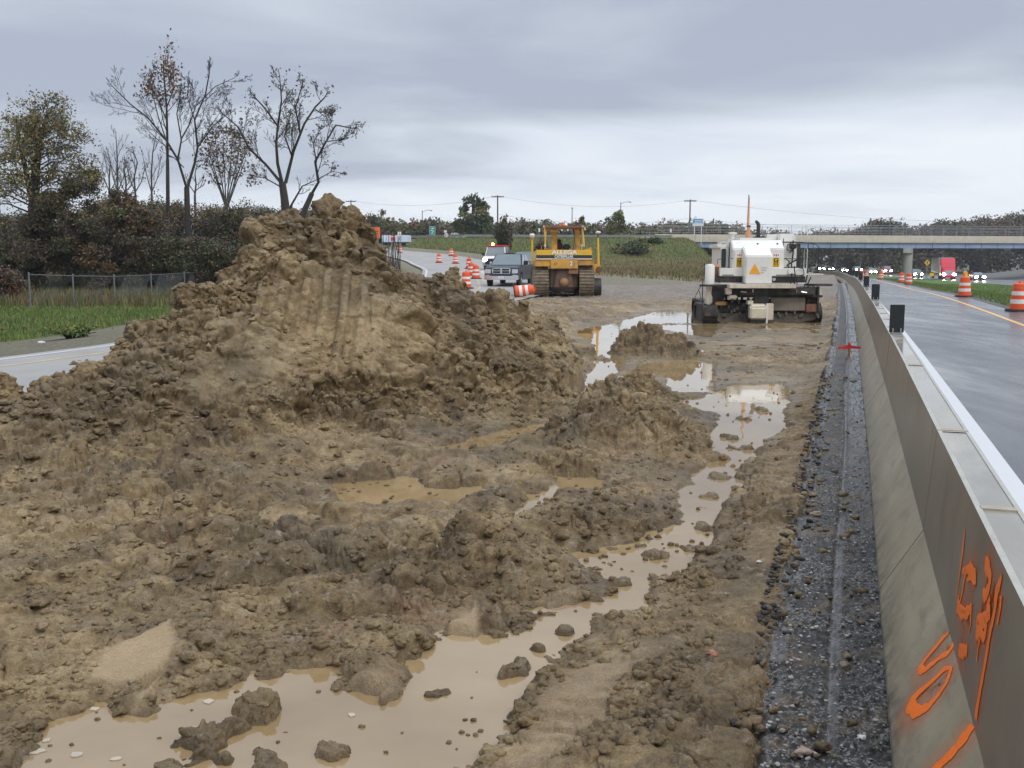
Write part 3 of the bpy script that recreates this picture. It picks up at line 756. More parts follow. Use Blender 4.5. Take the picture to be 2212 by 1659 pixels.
c = q.ramp(q.noise(1.6, 8, 0.7), [(0.3, (0.165, 0.134, 0.094)), (0.7, (0.265, 0.220, 0.158))])
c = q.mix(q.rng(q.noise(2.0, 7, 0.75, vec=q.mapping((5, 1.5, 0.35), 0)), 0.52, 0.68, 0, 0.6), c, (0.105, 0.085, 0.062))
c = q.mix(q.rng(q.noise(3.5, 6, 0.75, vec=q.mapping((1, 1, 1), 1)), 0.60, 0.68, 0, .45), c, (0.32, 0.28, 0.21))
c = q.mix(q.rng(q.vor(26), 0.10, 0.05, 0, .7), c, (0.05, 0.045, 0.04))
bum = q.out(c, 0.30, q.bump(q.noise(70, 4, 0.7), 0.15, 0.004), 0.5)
q = NT('barrier_wet_top')
n = q.noise(1.6, 5, 0.6, vec=q.mapping((3, 0.8, 1), 0))
n2 = q.noise(30, 4, 0.7)
c = q.ramp(n, [(0.35, (0.27, 0.25, 0.205)), (0.7, (0.38, 0.355, 0.30))])
btm = q.out(c, q.rng(n, 0.4, 0.6, 0.14, 0.34), q.bump(n2, 0.08, 0.002), 0.5)
brim = pm('barrier_rim', (0.36, 0.35, 0.30), 0.5, var=0.12, scale=9, bump=0.15)
band = pm('barrier_patch', (0.33, 0.28, 0.21), 0.6, var=0.2, scale=20)
SEG = 3.27; BH = 0.85
PR = [(.196, -.02), (.200, .005), (.393, .33), (.433, BH), (.578, BH), (.618, .33), (.811, .005), (.815, -.02)]
def barrier(v0, v1, i):
    vm = (v0+v1)/2; c = BP(0.5055, vm, 0.0)
    d = BP(0.5055, v1)-BP(0.5055, v0); yaw = math.atan2(-d.x, d.y)
    L = d.length-0.018; h = L/2
    b = MB(); n = len(PR); ns = 5 if v0 < 14 else 1
    P = [(p[0]-.5055, p[1]) for p in PR]
    ys = [-h+2*h*k/ns for k in range(ns+1)]
    rr_ = random.Random(i)
    def gap(y): return 0
    for s in range(n-1):
        if s == 3: continue
        m = bum if s == 2 else bcm
        b.mat(m)
        for k in range(ns):
            b.add([(P[s][0], ys[k], P[s][1]), (P[s][0], ys[k+1], P[s][1]), (P[s+1][0], ys[k+1], P[s+1][1]), (P[s+1][0], ys[k], P[s+1][1])], [(0, 1, 2, 3)])
    x0, x1 = P[3][0], P[4][0]; w = 0.020; zt = BH
    b.mat(brim)
    e0, e1 = 0.05+0.05*rr_.random(), 0.03
    b.add([(x0, -h, zt), (x0+w, -h, zt), (x0+w, h, zt), (x0, h, zt)], [(0, 1, 2, 3)])
    b.add([(x1-w*.8, -h, zt), (x1, -h, zt), (x1, h, zt), (x1-w*.8, h, zt)], [(0, 1, 2, 3)])
    # sunken wet middle of the top
    b.mat(btm); zz = zt-0.004; a0, a1 = x0+w, x1-w*.8
    mids = [-h+e0, h-e1]
    b.add([(a0, mids[0], zz), (a1, mids[0], zz), (a1, mids[1], zz), (a0, mids[1], zz)], [(0, 1, 2, 3)])
    b.mat(band)
    b.add([(a0, -h, zt), (a1, -h, zt), (a1, mids[0], zt), (a0, mids[0], zt)], [(0, 1, 2, 3)])
    b.add([(a0, mids[1], zt), (a1, mids[1], zt), (a1, h, zt), (a0, h, zt)], [(0, 1, 2, 3)])
    if rr_.random() < 0.8:
        yb = -h+L*(0.3+0.45*rr_.random()); b.box(a0-.002, a1+.002, yb, yb+0.045, zz-0.002, zt+0.003)
    b.mat(brim)
    for (ya, yb) in ((mids[0], mids[1]),):
        b.add([(a0, ya, zz), (a0, yb, zz), (a0, yb, zt), (a0, ya, zt)], [(0, 1, 2, 3)]); b.add([(a1, ya, zz), (a1, yb, zz), (a1, yb, zt), (a1, ya, zt)], [(0, 1, 2, 3)])
    b.mat(bcm)
    for y in (-h, h): b.add([(p[0], y, p[1]) for p in P], [tuple(range(n))])
    # chamfered joint groove: a dark recess between this segment and the next
    o = b.build('concrete_barrier', None); o.location = c; o.rotation_euler = (0, 0, yaw)
    o['category'] = 'barrier'; o['group'] = 'concrete barrier segments along the road'
    return o
v = 5.34-SEG; i = 0
nth = ['second', 'third', 'fourth', 'fifth', 'sixth', 'seventh', 'eighth', 'ninth', 'tenth']
while v < 205:
    o = barrier(v, v+SEG, i)
    if i == 0: o['label'] = 'nearest concrete barrier segment, orange spray paint on its sloping face'
    elif i == 1: o['label'] = 'unpainted concrete barrier segment joined to the orange painted one, wet flat top'
    elif i <= 10: o['label'] = '%s unpainted concrete barrier segment beyond the orange painted one' % nth[i-2]
    else: o['label'] = 'distant concrete barrier segment curving away beside the white machine'
    v += SEG; i += 1

# ---- crushed stone and mud crumbs on the asphalt strip: uncountable
r = np.random.default_rng(77)
def crumbs(name, n, mat_, smin, smax, urange, label, cat_):
    CV = []; CF = []; k0 = 0
    for i in range(n):
        v_ = 2.2+14*r.random()**1.8; u_ = urange[0]+(urange[1]-urange[0])*r.random()**(1.0 if cat_ == 'gravel' else 2.2)
        s = smin+(smax-smin)*r.random()**3; vv, f = protos_s[i % 10]; th = r.random()*6.28
        vv = np.sign(vv)*np.abs(vv)**0.8*np.array([s, s*(.5+.5*r.random()), s*.5]); c_, s_ = math.cos(th), math.sin(th)
        vv = np.stack([vv[:, 0]*c_-vv[:, 1]*s_, vv[:, 0]*s_+vv[:, 1]*c_, vv[:, 2]], 1)
        p = BP(u_, v_); CV.append(vv+np.array([p.x, p.y, -0.028+s*.15])); CF.append(f+k0); k0 += len(vv)
    tag(np_mesh(name, np.vstack(CV), np.vstack(CF), mat_), label, cat_, kind='stuff')
crumbs('loose_gravel', 1500, pm('crushed_stone', (.30, .28, .25), .6, var=.45, scale=9), .004, .016, (-.26, .19), 'small crushed stones scattered on the dark broken asphalt strip', 'gravel')
crumbs('spilled_mud', 520, mud_m, .008, .045, (-.34, .12), 'crumbs of brown mud spilled over the edge of the dark asphalt strip', 'mud crumbs')
crumbs('broken_asphalt', 650, pm('asphalt_lump', (.022, .020, .018), .75, var=.5, scale=30, bump=.8, bscale=60), .006, .030, (-.36, -.20), 'black broken lumps of wet asphalt along the ragged cut edge', 'asphalt lumps')

# ================================================================ ROADS, GRASS, HILL
vsf = [-6.0]
while vsf[-1] < 260: vsf.append(vsf[-1]+max(0.5, vsf[-1]*0.02))
vsf = np.array(vsf)
def crown(U, V): return zh(V)
q = NT('wet_asphalt')
c = q.ramp(q.noise(150, 3, 0.8), [(0.3, (0.035, 0.036, 0.040)), (0.7, (0.070, 0.072, 0.080))])
uu = q.attr('u')
lw = q.noise(0.55, 5, 0.6, vec=q.mapping((1, 0.30, 1), PSI))
c = q.mix(q.rng(lw, 0.35, 0.65, 0, 0.35), c, (0.085, 0.088, 0.10))
wh = q.noise(2.2, 6, 0.7, vec=q.mapping((1, 0.16, 1), PSI))
trk = q.math('MAXIMUM', q.rng(q.math('ABSOLUTE', q.math('SUBTRACT', uu, 2.0), 0), 0.45, 0.15), q.rng(q.math('ABSOLUTE', q.math('SUBTRACT', uu, 3.6), 0), 0.40, 0.12))
c = q.mix(q.math('MULTIPLY', trk, 0.45), c, (0.030, 0.031, 0.035))
c = q.mix(q.rng(q.noise(9, 7, 0.85), 0.62, 0.68, 0, .5), c, (0.13, 0.125, 0.115))
c = q.mix(q.math('MULTIPLY', q.rng(q.math('ABSOLUTE', q.math('SUBTRACT', uu, 2.85), 0), 0.03, 0.01), q.rng(q.noise(1.5, 5, .7), .42, .5)), c, (0.02, 0.02, 0.02))
rgh = q.math('ADD', q.rng(lw, 0.35, 0.65, 0.13, 0.30), q.rng(wh, 0.4, 0.7, 0.0, 0.12))
road_m = q.out(c, rgh, q.bump(q.noise(160, 2, 0.8), 0.10, 0.002), 0.62)
ribbon('highway', np.array([0.6, 2, 4, 5.9]), vsf, lambda U, V: crown(U, V), road_m)
q = NT('white_paint')
c = q.mix(q.rng(q.noise(30, 6, 0.8), 0.62, 0.70, 0, 0.5), (0.60, 0.61, 0.62), (0.25, 0.25, 0.26))
wp = q.out(c, 0.30, None, 0.5)
q = NT('yellow_paint')
c = q.mix(q.rng(q.noise(24, 6, 0.8), 0.58, 0.70, 0, 0.55), (0.78, 0.42, 0.07), (0.22, 0.18, 0.12))
yp = q.out(c, 0.35, None, 0.5)
ribbon('white_edge_line', np.array([1.15, 1.29]), vsf, lambda U, V: crown(U, V)+0.004, wp)
ribbon('yellow_edge_line', np.array([4.24, 4.37]), vsf, lambda U, V: crown(U, V)+0.004, yp)
# grass median falling to the far carriageway
q = NT('median_grass')
c = q.ramp(q.noise(3.0, 9, 0.75), [(0.34, (0.060, 0.100, 0.020)), (0.50, (0.075, 0.150, 0.022)), (0.66, (0.120, 0.185, 0.035))])
c = q.mix(q.rng(q.noise(0.35, 5, .6), 0.52, 0.66, 0, 0.45), c, (0.11, 0.12, 0.035))
gm = q.out(c, 0.8, q.bump(q.noise(40, 5, 0.8), 0.9, 0.05), 0.2)
def medz(U, V):
    t = sst(U, 5.4, 14)
    return crown(U, V)-0.012-0.75*t+0.03*fbm(U, V*.6, 12, 3)+0.06*(1-sst(U, 5.35, 5.8))*0
ribbon('median_grass', np.concatenate([np.linspace(5.45, 8, 10), np.linspace(8.4, 21.2, 20)]), vsf, medz, gm)
gravel_m = None
q = NT('shoulder_gravel')
c = q.ramp(q.noise(28, 8, 0.85), [(0.32, (0.05, 0.048, 0.045)), (0.68, (0.17, 0.16, 0.15))])
c = q.mix(q.rng(q.noise(1.2, 6, .7), 0.5, 0.65, 0, 0.6), c, (0.10, 0.11, 0.05))
gvm = q.out(c, 0.75, q.bump(q.noise(60, 5, 0.8), 0.8, 0.03), 0.3)
rr_ = random.Random(4)
ribbon('verge_gravel', np.array([5.2, 5.5, 5.75]), vsf, lambda U, V: crown(U, V)+0.006+0.006*fbm(U*6, V*3, 8, 3), gvm)
far_road = NT('far_asphalt')
c = far_road.ramp(far_road.noise(0.5, 6, 0.6), [(0.35, (0.07, 0.07, 0.075)), (0.65, (0.12, 0.12, 0.125))])
frm = far_road.out(c, 0.33, None, 0.5)
vfar = vsf[vsf > 20]
ribbon('far_highway', np.array([21, 25, 31, 34]), vfar, lambda U, V: crown(U, V)-0.74, frm)
ribbon('far_white_line', np.array([30.9, 31.05]), vfar, lambda U, V: crown(U, V)-0.73, wp)
ribbon('far_verge', np.linspace(34, 70, 12), vfar, lambda U, V: crown(U, V)-0.80+0.10*np.clip(U-38, 0, 60)+0.2*fbm(U*.3, V*.1, 3, 3), gm if False else None or gvm)

# ---- entrance ramp on the left
rampY = [0, 5, 10, 16, 20, 27, 35, 45, 54, 70, 87, 100, 113, 124, 135, 147, 160, 175, 195]
rL = np.interp(rampY, [0, 5, 16, 20, 35, 54, 70, 87, 113, 135, 160, 175, 195], [-13.7, -12.6, -9.3, -8.0, -6.6, -6.0, -6.4, -7.7, -12.0, -18.3, -31, -41, -60])
rM = np.interp(rampY, [0, 5, 16, 20, 35, 54, 70, 87, 113, 135, 160, 175, 195], [-12.6, -11.4, -8.1, -6.9, -4.4, -1.75, -2.5, -4.25, -8.2, -14.3, -27, -37, -56])
rR = np.interp(rampY, [0, 5, 16, 20, 35, 54, 70, 87, 113, 135, 160, 175, 195], [-9, -8, -3.6, -3.1, -0.9, 2.6, 2.4, 0.9, -2.8, -9, -21, -31, -49])
def zr(Y): return np.interp(Y, [0, 48, 54, 69, 90, 105, 113, 126, 139, 160, 185, 230], [0, 0.0, .08, .33, .85, 1.2, 1.5, 2.05, 2.5, 3.3, 4.4, 5.4])
def smooth_tab(Yf, tab): return np.interp(Yf, rampY, tab)
Yf = np.concatenate([np.arange(0, 60, 1.5), np.arange(60, 196, 2.5)])
def sm(tab):
    v = smooth_tab(Yf, tab); 
    for _ in range(3): v = np.concatenate([[v[0]], (v[:-2]+2*v[1:-1]+v[2:])/4, [v[-1]]])
    return v
L_, M_, R_ = sm(rL), sm(rM), sm(rR)
def strip(name, a, b, dz, m, n=5, attrs=None):
    V = []; 
    for i, y in enumerate(Yf):
        for k in range(n+1):
            V.append((a[i]+(b[i]-a[i])*k/n, y, float(zr(y))+dz))
    idx = np.arange(len(Yf)*(n+1)).reshape(len(Yf), n+1)
    f = np.stack([idx[:-1, :-1].ravel(), idx[:-1, 1:].ravel(), idx[1:, 1:].ravel(), idx[1:, :-1].ravel()], 1)
    return tag(np_mesh(name, np.array(V), f, m), kind='structure')
q = NT('ramp_concrete')
c = q.ramp(q.noise(0.7, 7, 0.65), [(0.3, (0.27, 0.26, 0.235)), (0.7, (0.36, 0.345, 0.31))])
c = q.mix(q.rng(q.noise(60, 3, .8), .45, .7, 0, .25), c, (0.12, 0.11, 0.10))
c = q.mix(q.rng(q.noise(0.35, 7, 0.7), 0.52, 0.66, 0, 0.55), c, (0.20, 0.155, 0.11))
rpm = q.out(c, q.rng(q.noise(0.5, 4, .6), .4, .6, 0.45, 0.6), q.bump(q.noise(90, 3, .8), 0.15, 0.004), 0.5)
strip('ramp_road', L_, R_, 0.0, rpm)
strip('ramp_yellow_line', M_, M_+0.12, 0.004, pm('faded_yellow', (.50, .36, .18), .5, var=.25, scale=3, dirt=.6, dcol=(.32, .30, .26), dscale=4), 1)
strip('ramp_white_line', L_+0.25, L_+0.40, 0.004, wp, 1)

# ---- left field, hill and embankment (one height field), to the horizon
def hillz(X, Y):
    l = np.interp(Y, Yf, L_); r = np.interp(Y, Yf, R_); z0 = zr(Y)
    # right of the ramp: rises to the crossroad level
    top = 4.75+0*X
    Ycr = 172+(X-20)*0.10
    s = sst(Y, Ycr-42, Ycr)
    hr = z0*(1-sst(X-r, 1.2, 14))+(0.02+top*s)*sst(X-r, 1.2, 14)
    hr = np.where(Y < 48, -0.4, (hr+0.30)*sst(Y, 56, 80)-0.30*(1-sst(Y, 74, 84)))
    # left: ditch then rises gently to the wood
    dl = l-X
    hl = z0-0.03-0.42*sst(dl, 1.0, 7)*(Y < 200)-(z0*0.85)*sst(dl, 3, 25)*(1-sst(Y, 150, 190))-0.1
    h = np.where(X > (l+r)/2, hr, hl)
    onr = (X > l-0.4) & (X < r+0.4)
    h = np.where(onr, z0-0.12, h)
    # right end: spill-through slope down under the bridge, and to the highway
    U = X*cp-Y*sp+dev(X*sp+Y*cp); V = X*sp+Y*cp
    e = np.interp(Y, [60, 100, 140, 165, 200, 400], [-2.5, -5, -9, -13.5, -15, -15])    # highway-side edge of the hill
    k = sst(U, e-9.5, e)
    h = h*(1-k)+(zh(V)-0.12)*k
    # behind the crossroad it falls away again
    bk = sst(Y, Ycr+14, Ycr+60)
    h = h*(1-bk)+(0.2)*bk
    return h+0.05*fbm(X*.3, Y*.3, 9, 3)*(~onr)
def crossz(X): return 5.55+0*X
gx = np.concatenate([np.arange(-420, -60, 14), np.arange(-60, 70, 0.8), np.arange(70, 130, 3)])
gy = np.concatenate([np.arange(4, 80, 1.0), np.arange(80, 200, 1.4), np.arange(200, 460, 12)])
GX, GY = np.meshgrid(gx, gy); GZ = hillz(GX, GY)
GU = GX*cp-GY*sp+dev(GX*sp+GY*cp)
lm = np.interp(GY, Yf, L_); rmr = np.interp(GY, Yf, R_)
keep = ((GX < lm+1.0) | (GY > 50)) & (GU < 0.2)
n, m_ = GX.shape; idx = np.arange(n*m_).reshape(n, m_)
kf = (keep[:-1, :-1] & keep[1:, :-1] & keep[:-1, 1:] & keep[1:, 1:]).ravel()
f = np.stack([idx[:-1, :-1].ravel(), idx[:-1, 1:].ravel(), idx[1:, 1:].ravel(), idx[1:, :-1].ravel()], 1)[kf]
dlL = (lm-GX).ravel(); X_ = GX.ravel(); Y_ = GY.ravel()
# surface kinds: 0 bright grass, 1 weeds, 2 gravel verge
left = X_ < ((lm+rmr)/2).ravel()
wob = 1.5*fbm(X_*.25, Y_*.25, 14, 3)
grv = np.where(left, (1-sst(dlL+wob*0.8, 5.6, 6.8))*(Y_ < 60)+(1-sst(dlL, 1, 2))*(Y_ >= 60), (1-sst(X_-rmr.ravel(), 1.5, 4))*1.0)
grv = np.maximum(grv, (1-sst(Y_+4*fbm(X_*.12, Y_*.3, 15, 3)-np.clip(X_-8, 0, 40)*0.2, 76, 80))*(~left)*(X_ > -2))
weed = np.where(left, sst(Y_+wob*1.5, 43, 48), 0.5+0.5*fbm(X_*.1, Y_*.15, 16, 3)+0.7*(1-sst(GZ.ravel(), 0.6, 2.6)))
q = NT('grass_field')
g1 = q.ramp(q.noise(1.6, 9, 0.75), [(0.34, (0.035, 0.075, 0.012)), (0.5, (0.070, 0.130, 0.020)), (0.66, (0.120, 0.165, 0.040))])
g2 = q.ramp(q.noise(0.8, 9, 0.75), [(0.34, (0.070, 0.062, 0.026)), (0.5, (0.135, 0.110, 0.042)), (0.66, (0.19, 0.140, 0.055))])
g3 = q.ramp(q.noise(7, 9, 0.8), [(0.35, (0.12, 0.115, 0.06)), (0.65, (0.33, 0.29, 0.22))])
c = q.mix(q.attr('weed'), g1, g2)
c = q.mix(q.rng(q.noise(0.15, 5, .6), .5, .65, 0, .4), c, (0.05, 0.065, 0.02))
c = q.mix(q.attr('gravel'), c, g3)
gfm = q.out(c, 0.85, q.bump(q.noise(9, 7, 0.8), 1.0, 0.12), 0.2)
grass = np_mesh('grass_field', np.stack([X_, Y_, GZ.ravel()], 1), f, gfm, attrs={'weed': np.clip(weed, 0, 1), 'gravel': np.clip(grv, 0, 1)})
tag(grass, kind='structure')
def gz(x, y): return float(hillz(np.array([float(x)]), np.array([float(y)]))[0])

# ---- blades: tufts of narrow leaves as one uncountable mass
def blades(name, pos, hgt, wid, mats_, seed, lean=0.35, label='', cat='grass', pick=None):
    r = np.random.default_rng(seed); n = len(pos)
    th = r.random(n)*6.283; ln = r.random(n)*lean; ph = r.random(n)*6.283
    h = hgt*(0.6+0.8*r.random(n)); w = wid*(0.6+0.8*r.random(n))
    a = np.stack([np.cos(th), np.sin(th), np.zeros(n)], 1)*w[:, None]/2
    tip = pos+np.stack([np.cos(ph)*ln*h, np.sin(ph)*ln*h, h], 1)
    mid = pos+np.stack([np.cos(ph)*ln*h*.3, np.sin(ph)*ln*h*.3, h*.55], 1)
    V = np.stack([pos-a, pos+a, mid+a*.8, mid-a*.8, tip], 1).reshape(-1, 3)
    b = np.arange(n)[:, None]*5
    Fc = np.concatenate([b+np.array([0, 1, 2]), b+np.array([0, 2, 3]), b+np.array([3, 2, 4])], 0)
    mi = np.tile(r.choice(len(mats_), n, p=pick), 3)
    o = np_mesh(name, V, Fc, None, smooth=False, mats=mats_, midx=mi)
    return tag(o, label, cat, kind='stuff')
gA = pm('blade_green', (0.105, 0.165, 0.028), 0.6, var=0.3, scale=2)
gB = pm('blade_light', (0.175, 0.215, 0.050), 0.6, var=0.3, scale=2)
gD = pm('blade_dark', (0.060, 0.100, 0.020), 0.6, var=0.3, scale=2)
gT = pm('blade_straw', (0.200, 0.145, 0.070), 0.7, var=0.3, scale=2)
gR = pm('blade_russet', (0.120, 0.065, 0.038), 0.7, var=0.3, scale=2)
r = np.random.default_rng(3)
n = 60000
v = 16+130*r.random(n)**1.7; u = 5.5+15.5*r.random(n)**1.3
ue = u-dev(v); P_ = np.stack([ue*cp+v*sp, -ue*sp+v*cp, medz(u, v)-0.01], 1)
blades('median_grass_blades', P_, 0.10, 0.03, [gA, gB, gD, gT], 1, label='short bright green grass on the median beside the highway', pick=[.42, .26, .26, .06])
n = 90000
y = 17+32*r.random(n)**1.0; x = -4-28*r.random(n)
k = (np.interp(y, Yf, L_)-x+1.5*fbm(x*.25, y*.25, 14, 3)*0.8 > 5.8+1.5*r.random(n)**3) & (y < 47+3*fbm(x*.3, y*.3, 2, 2)) & (x > -0.62*y)
x, y = x[k], y[k]
blades('field_grass_blades', np.stack([x, y, hillz(x, y)-0.02], 1), 0.16, 0.04, [gA, gB, gD, gT], 2, label='bright green field grass between the ramp and the tall weeds', pick=[.40, .30, .22, .08])
n = 60000
y = 41+27*r.random(n); x = -2-42*r.random(n)
k = (np.interp(y, Yf, L_)-x > 3) & (x > -0.60*y) & (y+3*fbm(x*.25, y*.25, 14, 3) > 44+3*r.random(len(y)))
x, y = x[k], y[k]
blades('tall_weeds', np.stack([x, y, hillz(x, y)-0.03], 1), 0.50, 0.05, [gT, gR, gD, gB], 3, label='tall russet and straw weeds in front of the chain link fence', pick=[.27, .33, .26, .14])
n = 50000
y = 76+100*r.random(n); x = -16+60*r.random(n)
U_ = x*cp-y*sp+dev(x*sp+y*cp)
k = (x-np.interp(y, Yf, R_) > 2.2) & (U_ < -4)
x, y = x[k], y[k]
lo = hillz(x, y) < 1.6+1.2*fbm(x*.08, y*.08, 44, 3)
blades('dry_grass', np.stack([x[lo], y[lo], hillz(x[lo], y[lo])-0.03], 1), 0.30, 0.10, [gT, gB, gD, gR], 6, label='dry straw coloured grass along the foot of the hillside', pick=[.62, .14, .12, .12])
x, y = x[~lo], y[~lo]
blades('hillside_grass', np.stack([x, y, hillz(x, y)-0.03], 1), 0.32, 0.10, [gT, gA, gD, gB], 4, label='rough green and straw grass on the slope below the guardrail', pick=[.44, .12, .22, .22])

# crossroad on the embankment
def cr_pt(t): return 0
q = pm('crossroad_asphalt', (0.10, 0.10, 0.10), 0.6)
V = []; xs = [-75, -40, -20, 10, 25, 31]
for x in xs:
    yc = 186+(x-20)*(17/72.0)*1.0 if x > -20 else 186-40*(17/72.0)+(x+20)*-0.10
    V += [(x, yc-7, 4.9), (x, yc+7, 4.9)]
fs = [(2*i, 2*i+2, 2*i+3, 2*i+1) for i in range(len(xs)-1)]
tag(MB().add(V, fs).build('crossroad', q), kind='structure')

# ================================================================ TREES AND WOODS
bark_d = pm('bark_dark', (0.045, 0.036, 0.030), 0.9, var=0.3, scale=5, bump=0.6, bscale=14)
bark_g = pm('bark_grey', (0.110, 0.098, 0.090), 0.9, var=0.3, scale=5, bump=0.4, bscale=14)
twig_m = pm('twig_brown', (0.070, 0.050, 0.042), 0.9, var=0.2)
leafc = {
 'gold': (0.24, 0.20, 0.045), 'olive': (0.135, 0.125, 0.032), 'dkgreen': (0.045, 0.066, 0.024), 'green': (0.055, 0.090, 0.022), 'yellow': (0.26, 0.22, 0.03), 'ygreen': (0.15, 0.17, 0.03),
 'rust': (0.17, 0.070, 0.025), 'orange': (0.26, 0.105, 0.028), 'brown': (0.115, 0.078, 0.048), 'dkbrown': (0.085, 0.065, 0.044), 'mauve': (0.105, 0.076, 0.066), 'tan': (0.14, 0.10, 0.06)}
LM = {k: pm('leaf_'+k, v, 0.65, var=0.35, scale=0.9) for k, v in leafc.items()}

def leaf_mesh(name, pts, size, mats, mi, seed, parent=None, asp=0.6):
    r = np.random.default_rng(seed); n = len(pts)
    d = r.normal(size=(n, 3)); d /= np.linalg.norm(d, axis=1, keepdims=True)
    e_ = r.normal(size=(n, 3)); e_ -= d*(d*e_).sum(1, keepdims=True); e_ /= np.linalg.norm(e_, axis=1, keepdims=True)
    s = (size*(0.6+0.8*r.random(n)))[:, None]/2
    V = np.stack([pts-d*s, pts-e_*s*asp, pts+d*s, pts+e_*s*asp], 1).reshape(-1, 3)
    f = np.arange(4*n).reshape(-1, 4)
    return np_mesh(name, V, f, None, parent, smooth=False, mats=mats, midx=mi)

def clump_points(clumps, seed):
    """clumps: list of (x,y,z,rx,ry,rz,n,matindex)"""
    r = np.random.default_rng(seed); P = []; Mi = []
    for (x, y, z, rx, ry, rz, n, m) in clumps:
        n = int(n); d = r.normal(size=(n, 3)); d /= np.linalg.norm(d, axis=1, keepdims=True)
        k = (0.45+0.6*r.random(n))[:, None]
        k = k*(1+0.22*np.sin(d[:, :1]*5+x)+0.18*np.cos(d[:, 2:]*7+y))
        P.append(d*k*np.array([rx, ry, rz])+np.array([x, y, z])); Mi.append(np.full(n, m))
    return np.vstack(P), np.concatenate(Mi)

class Tree:
    def __init__(s, seed): s.r = random.Random(seed); s.tr = MB(); s.tips = []; s.tw = MB()
    def grow(s, p, d, L, rad, lev, maxlev, curl=0.25, up=0.08, nside=(3, 5), ang=(25, 50), tipn=1):
        r = s.r; n = 4 if lev < maxlev else 2
        pts = [Vector(p)]; d = Vector(d).normalized()
        for i in range(n):
            d = (d+Vector((r.uniform(-curl, curl), r.uniform(-curl, curl), r.uniform(-curl, curl)+up))).normalized()
            pts.append(pts[-1]+d*(L/n))
        s.limb(pts, rad, lev, maxlev, curl, up, nside, ang)
    def limb(s, pts, rad, lev, maxlev, curl=0.25, up=0.08, nside=(3, 5), ang=(25, 50), end=0.35, start=0.2):
        r = s.r; pts = [Vector(p) for p in pts]; n = len(pts)
        rs = [max(rad*(1-(1-end)*i/(n-1)), 0.0055) for i in range(n)]
        s.tr.tube(pts, rs, 6 if lev < 1 else (4 if lev < maxlev-1 else 3))
        if lev >= maxlev: s.tips.append(pts[-1]); s.tips.append(pts[len(pts)//2]); return
        tot = sum((pts[i+1]-pts[i]).length for i in range(n-1))
        k = r.randint(*nside)+1
        for j in range(k):
            t = start+(1-start)*(j+r.random()*0.7)/k; t = min(t, 0.999)
            x = t*(n-1); i = int(x); p = pts[i].lerp(pts[i+1], x-i); d = (pts[i+1]-pts[i]).normalized()
            ax = d.orthogonal().normalized(); ax.rotate(Matrix.Rotation(r.uniform(0, 6.283), 3, d))
            nd = d.copy(); nd.rotate(Matrix.Rotation(R(r.uniform(*ang)), 3, ax))
            s.grow(p, nd, tot*r.uniform(0.30, 0.52)*(1.05-(0.6 if lev <= 1 else 0.35)*t), max(rs[i]*r.uniform(.32, .5), 0.0055), lev+1, maxlev, curl, up, nside, ang)
        s.grow(pts[-1], (pts[-1]-pts[-2]), tot*(0.10 if lev <= 1 else 0.25), rs[-1]*0.9, lev+1, maxlev, curl, up, nside, ang)
def cpt(x, y, D): return at(x*.4268, 88.5+y*.4268, D)
def finish_tree(t, name, label, cat, base, leaves=None, lsize=0.12, lmats=None, bark=bark_d, seed=1, twig=True):
    root = empty(name, base, 0, label, cat)
    def loc(o): o.location = -Vector(base)
    o = t.tr.build('trunk', bark, root, smooth=True); loc(o)
    c = None
    if twig and t.tw.v: c = t.tw.build('twigs', bark if bark is bark_d else twig_m, root); loc(c)
    if leaves:
        r = np.random.default_rng(seed); T = np.array([tuple(p) for p in t.tips if leaves[0](p)])
        if len(T):
            T = T[r.integers(0, len(T), leaves[1])]+r.normal(size=(leaves[1], 3))*leaves[2]
            ms = [LM[k] for k in lmats]
            o = leaf_mesh('leaves', T, lsize, ms, r.integers(0, len(ms), len(T)), seed, root); loc(o)
    return root
def limbs_from(t, D, L, rad, maxlev=4, **k):
    for i, (pl, rd) in enumerate(L):
        rz_ = random.Random(i+7); off = 0; P = []
        for j, (x, y) in enumerate(pl):
            P.append(cpt(x, y, D+off)); off += rz_.uniform(-0.6, 0.6)
        t.limb(P, rad*rd, 1, maxlev, **k)
# tall bare forked tree
D = 64; t = Tree(11)
t.tr.tube([cpt(958, 1180, D), cpt(955, 1000, D), cpt(948, 860, D), cpt(945, 740, D)], [.28, .22, .19, .17], 8)
limbs_from(t, D, [([(945, 745), (900, 600), (840, 500), (750, 390), (660, 320), (585, 245)], .62), ([(900, 600), (918, 500), (895, 370), (915, 260)], .45), ([(948, 745), (985, 620), (1000, 540), (985, 400), (1040, 270), (1060, 160)], .66),
   ([(1000, 540), (1070, 440), (1150, 370)], .34), ([(985, 400), (950, 290), (955, 180)], .3), ([(915, 500), (960, 420), (990, 330), (1090, 230), (1180, 190)], .34), ([(840, 500), (800, 380), (770, 260), (760, 180)], .3), ([(930, 640), (880, 590), (820, 560)], .25)], .15, 5, nside=(4, 5), curl=.16, up=.07)
finish_tree(t, 'bare_tree', 'tall bare forked tree, tallest of the row above the dark thicket', 'tree', gp(408, 622, -0.3) if False else Vector(tuple(cpt(958, 1180, D))))
